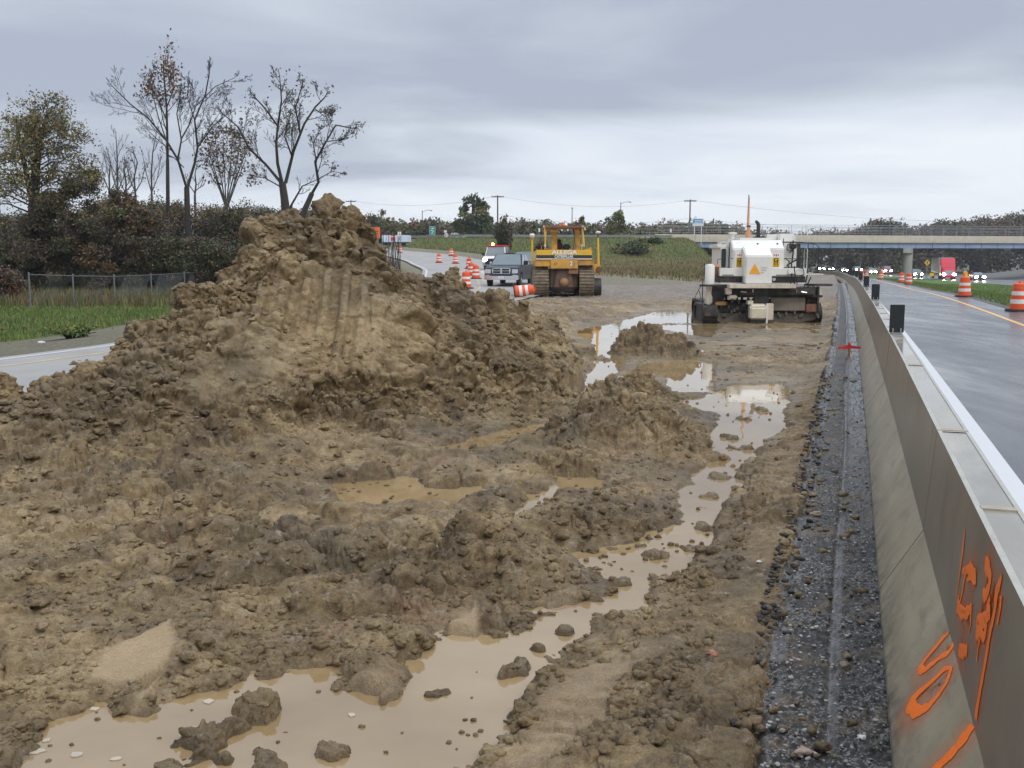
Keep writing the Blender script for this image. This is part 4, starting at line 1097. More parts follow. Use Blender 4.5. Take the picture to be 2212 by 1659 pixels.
# slender tree with orange leaves at its top
D = 66; t = Tree(12)
t.tr.tube([cpt(853, 1180, D), cpt(850, 850, D), cpt(848, 600, D)], [.17, .14, .12], 6)
limbs_from(t, D, [([(848, 605), (846, 450), (843, 330), (832, 210), (828, 130)], 1), ([(843, 400), (800, 300), (760, 240)], .5), ([(843, 340), (880, 240), (880, 160)], .5)], .10, 4, nside=(3, 4), curl=.22)
zc_ = cpt(0, 330, D).z
finish_tree(t, 'slender_tree', 'slender straight tree keeping a clump of orange brown leaves at its top', 'tree', Vector(tuple(cpt(853, 1180, D))), (lambda p: p.z > zc_, 900, 0.30), 0.19, ['rust', 'orange', 'brown', 'tan'], seed=4)
# dark many limbed tree behind the mound
D = 58; t = Tree(21)
t.tr.tube([cpt(1452, 1010, D), cpt(1448, 880, D), cpt(1440, 800, D), cpt(1428, 715, D)], [.32, .27, .23, .20], 8)
limbs_from(t, D, [([(1428, 720), (1405, 620), (1398, 520), (1405, 430), (1345, 345), (1290, 285)], .7), ([(1405, 440), (1425, 300), (1415, 175)], .45), ([(1445, 720), (1465, 640), (1485, 560), (1540, 420), (1595, 335), (1640, 290)], .7),
   ([(1520, 470), (1495, 340), (1530, 220)], .42), ([(1425, 720), (1345, 625), (1262, 545), (1205, 435), (1130, 370)], .6), ([(1415, 735), (1335, 690), (1280, 685)], .3), ([(1480, 590), (1440, 480), (1470, 370)], .4), ([(1590, 340), (1640, 380), (1680, 360)], .2), ([(1262, 545), (1230, 470), (1250, 380)], .25)], .17, 5, nside=(4, 5), curl=.20, up=.06)
finish_tree(t, 'bare_tree', 'dark crooked bare tree rising directly behind the top of the mud mound', 'tree', Vector(tuple(cpt(1452, 1010, D))), (lambda p: p.z > 8.5, 420, 0.2), 0.16, ['brown', 'olive'], seed=8)
D = 57; t = Tree(23)
t.tr.tube([cpt(1510, 950, D), cpt(1545, 850, D), cpt(1580, 770, D)], [.18, .16, .14], 7)
limbs_from(t, D, [([(1580, 770), (1612, 715), (1595, 610), (1650, 510), (1700, 425), (1770, 440)], 1), ([(1600, 600), (1585, 520), (1620, 450)], .5), ([(1610, 700), (1680, 660), (1740, 670)], .4), ([(1650, 510), (1720, 500), (1780, 470)], .4)], .10, 5, nside=(4, 5), curl=.2, up=.05)
finish_tree(t, 'leaning_tree', 'small bare tree leaning right behind the peak of the mud mound', 'tree', Vector(tuple(cpt(1510, 950, D))), (lambda p: p.z > 6.5, 200, 0.15), 0.14, ['brown', 'mauve'], seed=9)
D = 57.5; t = Tree(24)
t.tr.tube([cpt(1450, 960, D), cpt(1475, 830, D)], [.10, .09], 6)
limbs_from(t, D, [([(1475, 830), (1530, 735), (1610, 700)], 1)], .07, 4, nside=(3, 4), curl=.25)
finish_tree(t, 'bare_sapling', 'thin bare sapling between the crooked tree and the leaning tree', 'tree', Vector(tuple(cpt(1450, 960, D))))
# bushy reddish tree between them
D = 70; t = Tree(31)
t.tr.tube([cpt(1150, 1150, D), cpt(1148, 900, D), cpt(1145, 830, D)], [.2, .15, .13], 6)
limbs_from(t, D, [([(1145, 830+10*i % 40), (1145+a*0.4, 720), (1145+a*0.8, 600), (1145+a, b)], .6) for i, (a, b) in enumerate([(-95, 520), (-55, 490), (-15, 475), (30, 490), (70, 520), (105, 560), (-110, 620), (125, 680)])], .10, 4, nside=(4, 5), curl=.2, up=.14)
finish_tree(t, 'bushy_tree', 'low reddish brown tree with many upright stems and a few leaves', 'tree', Vector(tuple(cpt(1150, 1150, D))), (lambda p: p.z > 5, 1300, 0.25), 0.20, ['mauve', 'rust', 'brown', 'olive'], bark=bark_g, seed=5)
# pale birch-like thin trees
for k, (x0, top, D, sd_, lab) in enumerate([(600, 480, 72, 41, 'pale thin bare tree, leftmost between the leafy tree and the tall forked tree'), (640, 610, 74, 42, 'short pale bare tree with low fine twigs'), (690, 560, 73, 43, 'pale bare tree with a few leaves left of the slender orange topped tree'), (772, 490, 73, 44, 'straight pale bare stem just left of the slender orange topped tree'), (560, 560, 75, 45, 'pale bare tree leaning over the dark green bushes'), (990, 640, 74, 46, 'thin pale bare tree right of the tall forked trunk')]):
    t = Tree(sd_); r_ = t.r
    t.tr.tube([cpt(x0+4, 1100, D), cpt(x0, 900, D), cpt(x0-4, 780, D)], [.12, .10, .09], 6)
    H_ = 780-top
    limbs_from(t, D, [([(x0-4, 785), (x0-4+r_.uniform(-8, 8), 780-H_*.4), (x0+r_.uniform(-15, 15), 780-H_*.75), (x0+r_.uniform(-20, 20), top)], 1), ([(x0-4, 770), (x0-30, 780-H_*.35), (x0-50, 780-H_*.7)], .6), ([(x0-2, 760), (x0+25, 780-H_*.3), (x0+42, 780-H_*.62)], .6)], .08, 4, nside=(3, 5), curl=.16, up=.14)
    finish_tree(t, 'thin_tree', lab, 'tree', Vector(tuple(cpt(x0+4, 1100, D))), (lambda p: True, 120, 0.2) if k in (2,) else None, 0.16, ['brown', 'olive'], bark=bark_g, seed=sd_)
# leafy tree at the left edge, layered boughs
D = 60; t = Tree(51); base = Vector(tuple(cpt(165, 1150, D)))
t.tr.tube([cpt(165, 1150, D), cpt(170, 850, D), cpt(185, 600, D), cpt(215, 450, D), cpt(265, 330, D)], [.38, .32, .24, .14, .05], 8)
t.tr.tube([cpt(170, 850, D), cpt(130, 650, D), cpt(95, 480, D), cpt(80, 380, D)], [.2, .15, .1, .04], 7)
rb = random.Random(5)
boughs = []
for k in range(36):
    y0 = 345+k*14.5; sgn = -1 if k % 2 else 1
    ln = (70+ (y0-350)*0.75)*rb.uniform(0.65, 1.1); ln = min(ln, 285)
    x0 = 185+(600-y0)*0.18
    dd = rb.uniform(-2.5, 2.5)
    pl = [cpt(x0, y0+rb.uniform(0, 25), D), cpt(x0+sgn*ln*.35, y0-14-rb.uniform(0, 40), D+dd*.4), cpt(x0+sgn*ln*.7, y0-rb.uniform(0, 40), D+dd*.8), cpt(x0+sgn*ln, y0-rb.uniform(-25, 30), D+dd)]
    t.limb(pl, .035+.025*(y0-350)/500, 2, 4, curl=.3, up=.03, nside=(5, 7), ang=(25, 55), start=.1)
for k in range(14):
    a = rb.uniform(0, 3.14); y0 = 420+k*28
    p = cpt(190, y0, D); d = Vector((math.cos(a)*.4, -math.sin(a), .05)); L = 1.2+k*.16
    t.limb([p, p+d*L*.5, p+d*L+Vector((0, 0, .15))], .05, 2, 4, curl=.22, up=.03, nside=(4, 6), start=.1)
finish_tree(t, 'leafy_tree', 'broad tree still in olive and rust leaf at the left edge of the thicket', 'tree', base, (lambda p: True, 12500, 0.20), 0.15, ['olive', 'gold', 'gold', 'green', 'olive', 'rust', 'tan'], seed=6)

# thicket behind the chain link fence: one mass nobody could count
r = np.random.default_rng(12); cl_ = []
names = ['dkgreen', 'dkbrown', 'brown', 'mauve', 'olive', 'rust', 'green', 'yellow']
def thick(px0, px1, Y0, Y1, ytop, n, rad, leafn, pick, zlow=-0.5, flat=0.85):
    for i in range(n):
        Y = Y0+(Y1-Y0)*r.random(); px = px0+(px1-px0)*r.random()
        zt = at(px, float(np.interp(px, *ytop)), Y).z
        z = zlow+(zt-zlow)*(0.08+0.92*r.random()**0.8); rr__ = rad*(0.5+0.9*r.random())
        z = min(z, zt-rr__*0.75)
        x = at(px, 559, Y).x
        cl_.append((x, Y, z, rr__*(0.8+.5*r.random()), rr__, rr__*flat*(0.8+.5*r.random()), leafn*(rr__/rad)**2, r.choice(len(names), p=pick)))
thick(-60, 770, 58.5, 64, ([-60, 200, 880], [520, 505, 530]), 220, 0.7, 150, [.25, .28, .22, .12, .09, .02, .02, .0], zlow=-.5)
thick(60, 350, 59, 62, ([60, 130, 200, 330, 350], [480, 400, 360, 455, 480]), 70, 0.55, 150, [.1, .2, .35, .1, .15, .1, .0, .0], zlow=1.5)
thick(-60, 770, 64, 80, ([-60, 200, 240, 330, 420, 560, 700, 880], [470, 455, 432, 436, 440, 452, 462, 486]), 420, 0.95, 190, [.24, .30, .20, .06, .12, .04, .03, .01])
thick(560, 770, 78, 100, ([560, 700, 880], [450, 456, 480]), 60, 1.3, 230, [.35, .15, .10, .05, .20, .05, .10, .0])
cl_ += [(at(195, 541, 58).x, 58, at(195, 541, 58).z, .7, .5, .4, 90, 5), (at(190, 565, 58).x, 58, at(190, 565, 58).z, .9, .6, .35, 90, 5), (at(482, 470, 66).x, 66, at(482, 468, 66).z, .8, .6, .7, 160, 7), (at(505, 485, 66).x, 66, at(505, 492, 66).z, .7, .6, .9, 160, 7), (at(555, 486, 66).x, 66, at(555, 486, 66).z, .6, .6, .6, 120, 4)]
P_, Mi = clump_points([c_[:6]+(c_[6]*3.6, c_[7]) for c_ in cl_], 5)
rm_ = np.random.default_rng(2); sel = rm_.random(len(Mi)) < .6; Mi = np.where(sel, rm_.choice(len(names), len(Mi), p=[.22, .32, .2, .06, .14, .03, .03, .0]), Mi)
keepp = P_[:, 2] > -0.8
o = leaf_mesh('thicket', P_[keepp], 0.14, [LM[k] for k in names], Mi[keepp], 3)
tag(o, 'dense dark autumn thicket behind the chain link fence', 'thicket', kind='stuff')
# upright stems in it
r = np.random.default_rng(14); n = 1500
px = -60+930*r.random(n); Y = 62.5+10*r.random(n); x = px*0
P_ = np.stack([(px-CX)/F*Y/ct, Y, np.full(n, -0.5)], 1)
o = blades('thicket_stems', P_, 3.8, 0.06, [bark_g, twig_m, bark_d], 5, lean=0.25, label='thin upright stems and dead stalks in the dark thicket', cat='stems')
# round russet bush at the left edge in front of the fence
def bush(name, label, px, pyc, D, rx, rz, mats, n, size, seed, zb=None, cat='bush', stems=True, group=None, ry=None):
    c = at(px, pyc, D); g = zb if zb is not None else gz(c.x, c.y)
    root = empty(name, (c.x, c.y, g), 0, label, cat, group)
    rr_ = np.random.default_rng(seed); cs = []
    m = max(8, int(14)); ry = ry or rx
    for i in range(m):
        d = rr_.normal(size=3); d /= np.linalg.norm(d); k = rr_.random()**.5*.62
        cs.append((d[0]*rx*k, d[1]*ry*k, c.z-g+d[2]*rz*k, rx*.45, ry*.45, rz*.42, n/m, rr_.integers(0, len(mats))))
    P_, Mi = clump_points(cs, seed); P_[:, 2] = np.maximum(P_[:, 2], 0.02)
    leaf_mesh('crown', P_, size, [LM[k] for k in mats], Mi, seed, root)
    b = MB(); zz = c.z-g
    for i in range(7):
        a = i*0.9+seed; b.tube([(0.05*math.cos(a), 0.05*math.sin(a), -0.15), (rx*.25*math.cos(a), ry*.25*math.sin(a), zz*.5), (rx*.5*math.cos(a), ry*.5*math.sin(a), zz+rz*.3)], [.03*rx+.02, .02*rx+.012, .012])
    b.build('stem', bark_d, root, smooth=True)
    return root
bush('russet_bush', 'round russet bush at the left edge beside the fence end', 14, 605, 50, 1.15, 1.0, ['rust', 'dkbrown', 'brown', 'mauve'], 6500, 0.14, 71)
bush('grass_clump', 'dark green grassy hump at the edge of the gravel verge', 160, 712, 24.5, 0.95, 0.16, ['green', 'ygreen', 'ygreen'], 3600, 0.06, 72, cat='shrub')
bush('hill_bush', 'wide dark olive bush high on the grassy hillside', 1368, 541, 150, 3.8, 1.9, ['dkgreen', 'olive', 'dkbrown', 'brown'], 9000, 0.34, 73)
bush('hill_bush', 'low olive bush at the crest of the hillside right of the bulldozer roof', 1412, 523, 160, 2.2, 0.8, ['olive', 'green', 'dkgreen'], 2500, 0.3, 74)
bush('column_bush', 'upright dark brown bush standing behind the parked trucks', 1089, 512, 118, 1.25, 2.6, ['dkbrown', 'brown', 'dkgreen', 'olive'], 7000, 0.24, 75)
bush('small_shrub', 'small brown shrub left of the bulldozer mast on the slope', 1170, 543, 108, 0.9, 1.5, ['dkbrown', 'brown', 'olive'], 2600, 0.22, 76)

# far wood behind the crossroad
cl_ = []; names = ['dkgreen', 'olive', 'green', 'brown', 'mauve', 'rust', 'ygreen', 'tan']
r = np.random.default_rng(22)
top = ([700, 780, 815, 850, 900, 950, 1000, 1060, 1110, 1150, 1200, 1250, 1300, 1400, 1470, 1560, 1640, 1700], [478, 470, 466, 482, 478, 476, 484, 480, 484, 477, 486, 482, 488, 487, 484, 487, 506, 510])
def farmass(px0, px1, Y0, Y1, top, n, rad, leafn, pick, zlow):
    for i in range(n):
        Y = Y0+(Y1-Y0)*r.random(); px = px0+(px1-px0)*r.random()
        zt = at(px, float(np.interp(px, *top))+r.uniform(-4, 9), Y).z; rr__ = rad*(0.55+0.8*r.random())
        z = min(zlow+(zt-zlow)*r.random()**.6, zt-rr__*.7)
        k = px/90.0+z*.2
        m = r.choice(len(names), p=pick) if r.random() < .35 else int(abs(math.sin(k*1.7)*7.99*abs(math.cos(k*.6))))
        cl_.append((at(px, 559, Y).x, Y, z, rr__, rr__, rr__*.95, leafn*(rr__/rad)**2, m))
farmass(560, 1700, 208, 236, top, 900, 2.0, 150, [.10, .2, .16, .16, .18, .06, .10, .04], 2.0)
P_, Mi = clump_points(cl_, 6); Mi = np.where(rm_.random(len(Mi)) < .35, rm_.choice(len(names), len(Mi)), Mi); o = leaf_mesh('far_wood', P_, 0.6, [LM[k] for k in names], Mi, 4)
tag(o, 'low mixed autumn wood on the skyline beyond the guardrail', 'wood', kind='stuff')
# hillside wood beyond the bridge
cl_ = []; names = ['dkbrown', 'brown', 'mauve', 'rust', 'dkgreen', 'olive', 'green', 'tan']
top = ([1440, 1600, 1780, 1850, 1875, 1890, 1915, 1940, 1960, 1985, 2040, 2060, 2100, 2150, 2180, 2212, 2400], [515, 508, 506, 501, 490, 480, 477, 482, 497, 492, 484, 486, 474, 479, 466, 462, 450])
farmass(1420, 2420, 330, 385, top, 760, 3.6, 270, [.25, .22, .18, .08, .10, .08, .04, .05], -2)
P_, Mi = clump_points(cl_, 7); Mi = np.where(rm_.random(len(Mi)) < .5, rm_.choice(len(names), len(Mi), p=[.2, .25, .22, .08, .08, .1, .02, .05]), Mi)
o = leaf_mesh('hillside_wood', P_, 0.95, [LM[k] for k in names], Mi, 5)
tag(o, 'brown autumn wood rising behind the bridge on the right', 'wood', kind='stuff')

# distinct trees on the skyline
def crown_tree(name, label, px, pbot, D, cl, mats, leaf, seed, trunk_r=.3, group=None, zb=4.6):
    """cl: list of (px,py,rx_px,rz_px,n) crown lobes"""
    c = at(px, pbot, D); base = Vector((c.x, c.y, zb))
    root = empty(name, base, 0, label, 'tree', group); m = mpp(D); cs = []; b = MB()
    rr_ = random.Random(seed)
    b.tube([(0, 0, -0.5), (rr_.uniform(-.3, .3), 0, 2.5), (0, 0, max(3, at(px, cl[0][1], D).z-zb))], [trunk_r, trunk_r*.7, trunk_r*.25], 7)
    for (x, y, rx, rz, n) in cl:
        p = at(x, y, D+rr_.uniform(-1.5, 1.5))-base
        b.tube([(0, 0, 1.5), (p.x*.4, p.y*.4, 1.5+(p.z-1.5)*.55), p], [trunk_r*.45, trunk_r*.3, .04], 5)
        for q_ in range(5):
            cs.append((p.x+rr_.uniform(-.6, .6)*rx*m, p.y+rr_.uniform(-.6, .6)*rx*m, p.z+rr_.uniform(-.6, .6)*rz*m, rx*m*.55, rx*m*.55, rz*m*.5, n/5, rr_.randrange(len(mats))))
    P_, Mi = clump_points(cs, seed)
    leaf_mesh('crown', P_, leaf, [LM[k] for k in mats], Mi, seed, root); b.build('trunk', bark_d, root, smooth=True)
    return root
crown_tree('green_tree', 'big dark green tree, tallest on the skyline beyond the guardrail', 1021, 515, 204, [(1024, 438, 22, 20, 700), (1040, 452, 16, 22, 600), (1005, 448, 12, 20, 450), (1020, 470, 28, 18, 800), (1000, 486, 22, 16, 600), (1048, 480, 16, 20, 500), (985, 492, 12, 14, 250), (1030, 497, 26, 14, 500)], ['dkgreen', 'green', 'dkgreen', 'olive'], 0.55, 81, .45)
crown_tree('yellow_tree', 'yellow green tree beside the lamp pole beyond the hillside', 1330, 518, 200, [(1334, 468, 15, 12, 420), (1322, 484, 15, 14, 420), (1340, 492, 14, 14, 380), (1328, 504, 18, 10, 300), (1345, 474, 8, 10, 150)], ['ygreen', 'green', 'ygreen', 'olive'], 0.5, 82, .25)
crown_tree('yellow_tree', 'small yellow brown tree behind the bulldozer roof on the skyline', 1258, 518, 201, [(1258, 478, 11, 12, 260), (1250, 492, 15, 12, 260), (1268, 496, 12, 10, 200)], ['olive', 'ygreen', 'tan'], 0.5, 83, .2)
crown_tree('grey_tree', 'narrow grey bare looking tree above the left end of the wood', 828, 500, 240, [(828, 464, 7, 11, 160), (829, 478, 9, 9, 160)], ['mauve', 'tan', 'brown'], 0.4, 84, .2)
crown_tree('olive_tree', 'dark olive tree beside the mud mound peak on the skyline', 806, 505, 205, [(802, 476, 16, 12, 380), (815, 488, 18, 14, 420), (792, 490, 14, 14, 300)], ['dkgreen', 'brown', 'olive'], 0.5, 85, .25)
crown_tree('round_tree', 'round dark green tree standing above the bridge parapet', 1912, 520, 322, [(1912, 492, 18, 12, 600), (1898, 500, 16, 10, 450), (1926, 502, 14, 10, 400)], ['dkgreen', 'olive', 'green'], 0.8, 86, .4, zb=0)
crown_tree('round_tree', 'small dark tree on the crossroad bank left of the bridge', 1562, 510, 200, [(1562, 493, 13, 9, 300), (1555, 500, 15, 8, 300)], ['dkgreen', 'olive', 'dkbrown'], 0.5, 87, .25)
crown_tree('russet_tree', 'brown tree beside the blue sign above the bridge abutment', 1528, 512, 203, [(1525, 494, 14, 9, 300), (1500, 496, 16, 9, 300), (1470, 494, 14, 8, 250)], ['brown', 'mauve', 'tan'], 0.5, 88, .25)

# ================================================================ STRUCTURES AND STREET FURNITURE
steel = pm('galvanised', (0.30, 0.31, 0.32), 0.45, 0.6, var=.15)
conc = pm('bridge_concrete', (0.56, 0.50, 0.40), 0.8, var=.10, scale=.6, dirt=.35, dcol=(.22, .19, .15), dscale=.5, dth=.52)
conc2 = pm('pier_concrete', (0.34, 0.33, 0.30), 0.8, var=.12, scale=.8, dirt=.4, dcol=(.2, .18, .15), dscale=.7)
blue = pm('girder_paint', (0.26, 0.34, 0.47), 0.5, var=.1, scale=.8, dirt=.3, dcol=(.12, .14, .18), dscale=.6)
dark = pm('dark_underside', (0.05, 0.05, 0.05), 0.9)
black = pm('black_plastic', (0.012, 0.014, 0.016), 0.45, var=.2, scale=12)
# bridge
A_ = Vector((27.4, 179.0, 0)); Bd = Vector((72.2, 17, 0)).normalized(); yaw = math.atan2(Bd.y, Bd.x)
bridge = empty('highway_bridge', A_, yaw, 'long beige concrete road bridge on blue steel girders crossing the highway', 'bridge')
LB = 150; zt = 6.05; zs = 4.72; zg = 3.72
b = MB().box(-2.0, LB, 0, .28, zs+.28, zt).box(-2.0, LB, 11.6, 11.88, zs+.28, zt); b.build('parapet', conc, bridge, bevel=.04)
MB().box(3.2, LB, -.05, 11.95, zs, zs+.27).build('deck_slab', conc, bridge)
for y in (0.35, 2.9, 5.6, 8.3, 11.0):
    b = MB(); b.box(3.4, LB, y, y+.06, zg+.05, zs-.03).box(3.4, LB, y-.18, y+.24, zg, zg+.05)
    for k in range(40):
        if y < 1: b.box(4+k*3.6, 4.04+k*3.6, y-.12, y-.005, zg+.06, zs-.04)
    b.build('girder', blue, bridge)
b = MB().prism([(-1.9, zs+.27), (3.3, zs+.27), (3.3, zg-.9), (2.3, zg-.9), (-1.9, 4.3)], 0.02, 0.5, 'y').box(3.0, 3.7, .1, 11.8, 1.0, zg-.05).box(-1.9, 3.0, .5, 11.4, 2.5, zs-.1)
b.build('abutment', conc, bridge)
for yy in (.14, 11.74):
    for k in range(50):
        x = -1.5+k*2.9; MB().cyl((x, yy, zt), (x, yy, zt+1.85), .035, n=6).build('fence_post', steel, bridge)
b = MB()
for yy in (.14, 11.74):
    for h in (1.85, 1.25, .65): b.cyl((-1.5, yy, zt+h), (148, yy, zt+h), .022 if h < 1.8 else .03, n=5)
b.build('fence_rails', steel, bridge)
b = MB()
for k in range(600):
    x = -1.5+k*.25
    if x < 146: b.cyl((x, .14, zt), (x+.9, .14, zt+1.8), .004, n=3, caps=False).cyl((x+.9, .141, zt), (x, .141, zt+1.8), .004, n=3, caps=False)
b.build('chain_link_mesh', steel, bridge)
xp = (Vector((75.0, 190.0, 0))-A_).dot(Bd)
for yy in (1.2, 5.9, 10.6):
    b = MB().cyl((xp+yy*.70, yy, -3), (xp+yy*.70, yy, zg-.95), .95, n=20); b.build('pier_column', conc2, bridge, smooth=True)
MB().prism([(xp-1.05, -.1), (xp+1.05, -.1), (xp+1.05+8.4, 11.9), (xp-1.05+8.4, 11.9)], zg-.98, zg-.02, 'z').build('pier_cap', conc2, bridge, bevel=.05)
# the slope rail below the abutment
p0 = at(1466, 532, 176); p1 = at(1540, 566, 170)
tag(MB().cyl(p0+Vector((0, 0, .3)), p1+Vector((0, 0, .3)), .16, n=6).cyl(p0+Vector((0, -1, -.1)), p1+Vector((0, -1, -.1)), .16, n=6).build('slope_drain', steel), 'grey concrete drain kerb running down the slope below the abutment', 'drain')

# guardrail on the crossroad edge
gr = empty('guardrail', (0, 0, 0), 0, 'long steel guardrail on dark posts along the top of the embankment', 'guardrail')
pts = []
for px in np.linspace(880, 1452, 90):
    Y = float(np.interp(px, [880, 1000, 1452], [182, 174, 177])); x = at(px, 515, Y).x
    pts.append(Vector((x, Y, max(4.45, gz(x, Y))+.0)))
b = MB()
for i in range(len(pts)-1):
    a, c = pts[i], pts[i+1]; up = Vector((0, 0, 1))
    for z0, z1, o_ in ((.42, .50, 0), (.50, .57, -.06), (.57, .64, 0), (.64, .72, -.06), (.72, .78, 0)):
        b.add([a+up*z0+Vector((0, -.1, 0)), c+up*z0+Vector((0, -.1, 0)), c+up*z1+Vector((0, -.1+o_, 0)), a+up*z1+Vector((0, -.1+o_, 0))], [(0, 1, 2, 3)])
b.build('beam', pm('rail_steel', (.38, .39, .40), .5, .3), gr)
wood = pm('post_wood', (.06, .05, .045), .9)
for i in range(0, len(pts), 2):
    p = pts[i]; b = MB().box(p.x-.1, p.x+.1, p.y, p.y+.2, p.z-.4, p.z+.80); b.build('post', wood, gr)

# chain link fence on the left
fpx = [62, 157, 246, 326, 398, 467, 528, 585]
ff = empty('chain_link_fence', (0, 0, 0), 0, 'low grey chain link fence in front of the thicket', 'fence')
tops = [593, 596, 597, 594, 590, 586, 580, 574]; Ds_ = [44, 46, 48, 52, 57, 63, 69, 76]
P_ = [at(x, y, d) for x, y, d in zip(fpx, tops, Ds_)]
for p in P_:
    MB().cyl((p.x, p.y, p.z-1.5), (p.x, p.y, p.z+.03), .04, n=8).ball((p.x, p.y, p.z+.05), .05, .05, .04, 8, 4).build('post', pm('fence_steel', (.16, .17, .17), .6, .3), ff)
b = MB()
for i in range(len(P_)-1):
    a, c = P_[i], P_[i+1]; b.cyl(a, c, .018, n=6)
b.build('top_rail', MATS['fence_steel'], ff)
b = MB()
for i in range(len(P_)-1):
    a, c = P_[i], P_[i+1]; L = (c-a).length; n = int(L/.13)
    for k in range(n):
        for s in (0, 1):
            t0 = k/n; t1 = (k+9)/n
            if t1 > 1: continue
            p, q_ = a.lerp(c, t0), a.lerp(c, t1)
            z0, z1 = (-1.15, 0) if s else (0, -1.15)
            b.cyl(p+Vector((0, 0, z0)), q_+Vector((0, 0, z1)), .006, n=3, caps=False)
b.build('wire_mesh', MATS['fence_steel'], ff)

# utility poles, lamp poles and wires
polew = pm('pole_wood', (.085, .070, .060), .9, var=.2, scale=3)
lampm = pm('lamp_pole', (.20, .20, .20), .5, .4)
ptops = []
for (px, py, D, zb, lab) in [(1075, 425, 212, 3, 'wooden utility pole beside the big green skyline tree'), (1491, 434, 214, 3, 'wooden utility pole left of the blue sign by the bridge'), (758, 435, 250, 2, 'wooden utility pole just right of the mound peak')]:
    p = at(px, py, D); root = empty('utility_pole', (p.x, p.y, zb), 0, lab, 'utility pole', 'wooden utility poles along the crossroad')
    h = p.z-zb
    MB().cyl((0, 0, -.5), (0, 0, h+.3), .20, .13, n=10).build('pole', polew, root, smooth=True)
    MB().box(-1.3, 1.3, -.07, .07, h-.12, h+.08).build('crossarm', polew, root)
    for x in (-1.2, -.6, .6, 1.2): MB().lathe([(.001, h+.08), (.06, h+.1), (.04, h+.2), (.06, h+.24), (.001, h+.3)], (x, 0, 0), 8).build('insulator', lampm, root)
    ptops.append((p, h))
ptops.sort(key=lambda q: q[0].x)
def wire(name, lab, a, c, sag, r_=.022):
    P = [a.lerp(c, t/14)-Vector((0, 0, 4*sag*(t/14)*(1-t/14))) for t in range(15)]
    tag(MB().tube(P, r_, 4).build(name, black), lab, 'wire')
wire('power_line', 'power line between the pole by the mound and the pole by the green tree', ptops[0][0]+Vector((0, 0, .2)), ptops[1][0]+Vector((0, 0, .2)), 1.6)
wire('power_line', 'power line from the green tree pole to the pole by the blue sign', ptops[1][0]+Vector((0, 0, .2)), ptops[2][0]+Vector((0, 0, .2)), 1.8)
wire('power_line', 'power line running right from the pole by the blue sign over the bridge', ptops[2][0]+Vector((0, 0, .2)), at(2300, 470, 300), 2.5)
wire('phone_line', 'lower wire hung under the power line between the two long poles', ptops[1][0]-Vector((0, 0, 3.6)), ptops[2][0]-Vector((0, 0, 3.6)), 1.6)
wire('phone_line', 'lower wire running right above the bridge railing', ptops[2][0]-Vector((0, 0, 3.9)), at(2300, 488, 300), 1.5)
for (px, py, D, arm, zb, lab) in [(1341, 437, 205, 1, 3.5, 'tall lamp pole with its arm to the right beside the yellow green tree'), (1236, 450, 205, 0, 3.5, 'lamp pole seen end on above the bulldozer roof'), (912, 455, 215, 1, 3, 'lamp pole above the green sign on the left skyline'),
                                  (1860, 548, 300, -1, -2, 'thin lamp pole seen under the bridge, nearer the pier'), (1806, 552, 330, -1, -2, 'thin lamp pole seen under the bridge beside the machine handrails'), (1522, 496, 240, 0, 3, 'thin pole standing behind the blue sign')]:
    p = at(px, py, D); h = p.z-zb; root = empty('lamp_pole', (p.x, p.y, zb), 0, lab, 'lamp pole')
    MB().cyl((0, 0, -.5), (0, 0, h), .13, .08, n=8).build('pole', lampm, root, smooth=True)
    if arm: MB().tube([(0, 0, h-.3), (arm*.8, 0, h+.05), (arm*1.9, 0, h+.1)], .05, 6).build('arm', lampm, root)
    ax = arm*1.9
    MB().lathe([(.001, .02), (.16, .0), (.24, -.10), (.14, -.18), (.001, -.2)], (ax, 0, h+.12), 10).build('lamp_head', lampm, root, smooth=True)

# signs
white_s = pm('sign_white', (.75, .75, .74), .4, var=.05)
green_s = pm('sign_green', (.02, .30, .24), .4, var=.05); blue_s = pm('sign_blue', (.05, .34, .62), .4, var=.05)
or_s = pm('sign_orange', (.85, .16, .03), .45, var=.06); red_s = pm('sign_red', (.55, .03, .03), .4, var=.05); yel_s = pm('sign_yellow', (.80, .47, .02), .4, var=.05)
def board(name, label, cx, cy_, w, h, D, m, posts=(-.3, .3), zb=None, rim=None, marks=(), shape='rect', cat='sign', pm_=None, group=None):
    c = at(cx, cy_, D); k = mpp(D); W_, H_ = w*k/2, h*k/2; zb = gz(c.x, c.y) if zb is None else zb
    root = empty(name, (c.x, c.y, zb), 0, label, cat, group); cz = c.z-zb
    if shape == 'rect': MB().box(-W_, W_, -.03, .03, cz-H_, cz+H_).build('board', m, root, bevel=.01)
    elif shape == 'diamond': MB().prism([(0, cz-H_), (W_, cz), (0, cz+H_), (-W_, cz)], -.03, .03, 'y').build('board', m, root)
    elif shape == 'round': MB().cyl((0, -.03, cz), (0, .03, cz), W_, n=20).build('board', m, root)
    if rim: MB().box(-W_*.93, W_*.93, -.045, -.031, cz+H_*.86, cz+H_*.92).box(-W_*.93, W_*.93, -.045, -.031, cz-H_*.92, cz-H_*.86).box(-W_*.94, -W_*.88, -.045, -.031, cz-H_*.86, cz+H_*.86).box(W_*.88, W_*.94, -.045, -.031, cz-H_*.86, cz+H_*.86).build('border', rim, root)
    if marks:
        b = MB()
        for (x0, x1, z0, z1, mm) in marks: b.mat(mm).box(x0*W_, x1*W_, -.048, -.031, cz+z0*H_, cz+z1*H_)
        b.build('lettering', None, root)
    for px in posts: MB().box(px*2*W_-.05, px*2*W_+.05, .032, .13, -.4, cz+H_*.5).build('post', pm_ or steel, root)
    return root
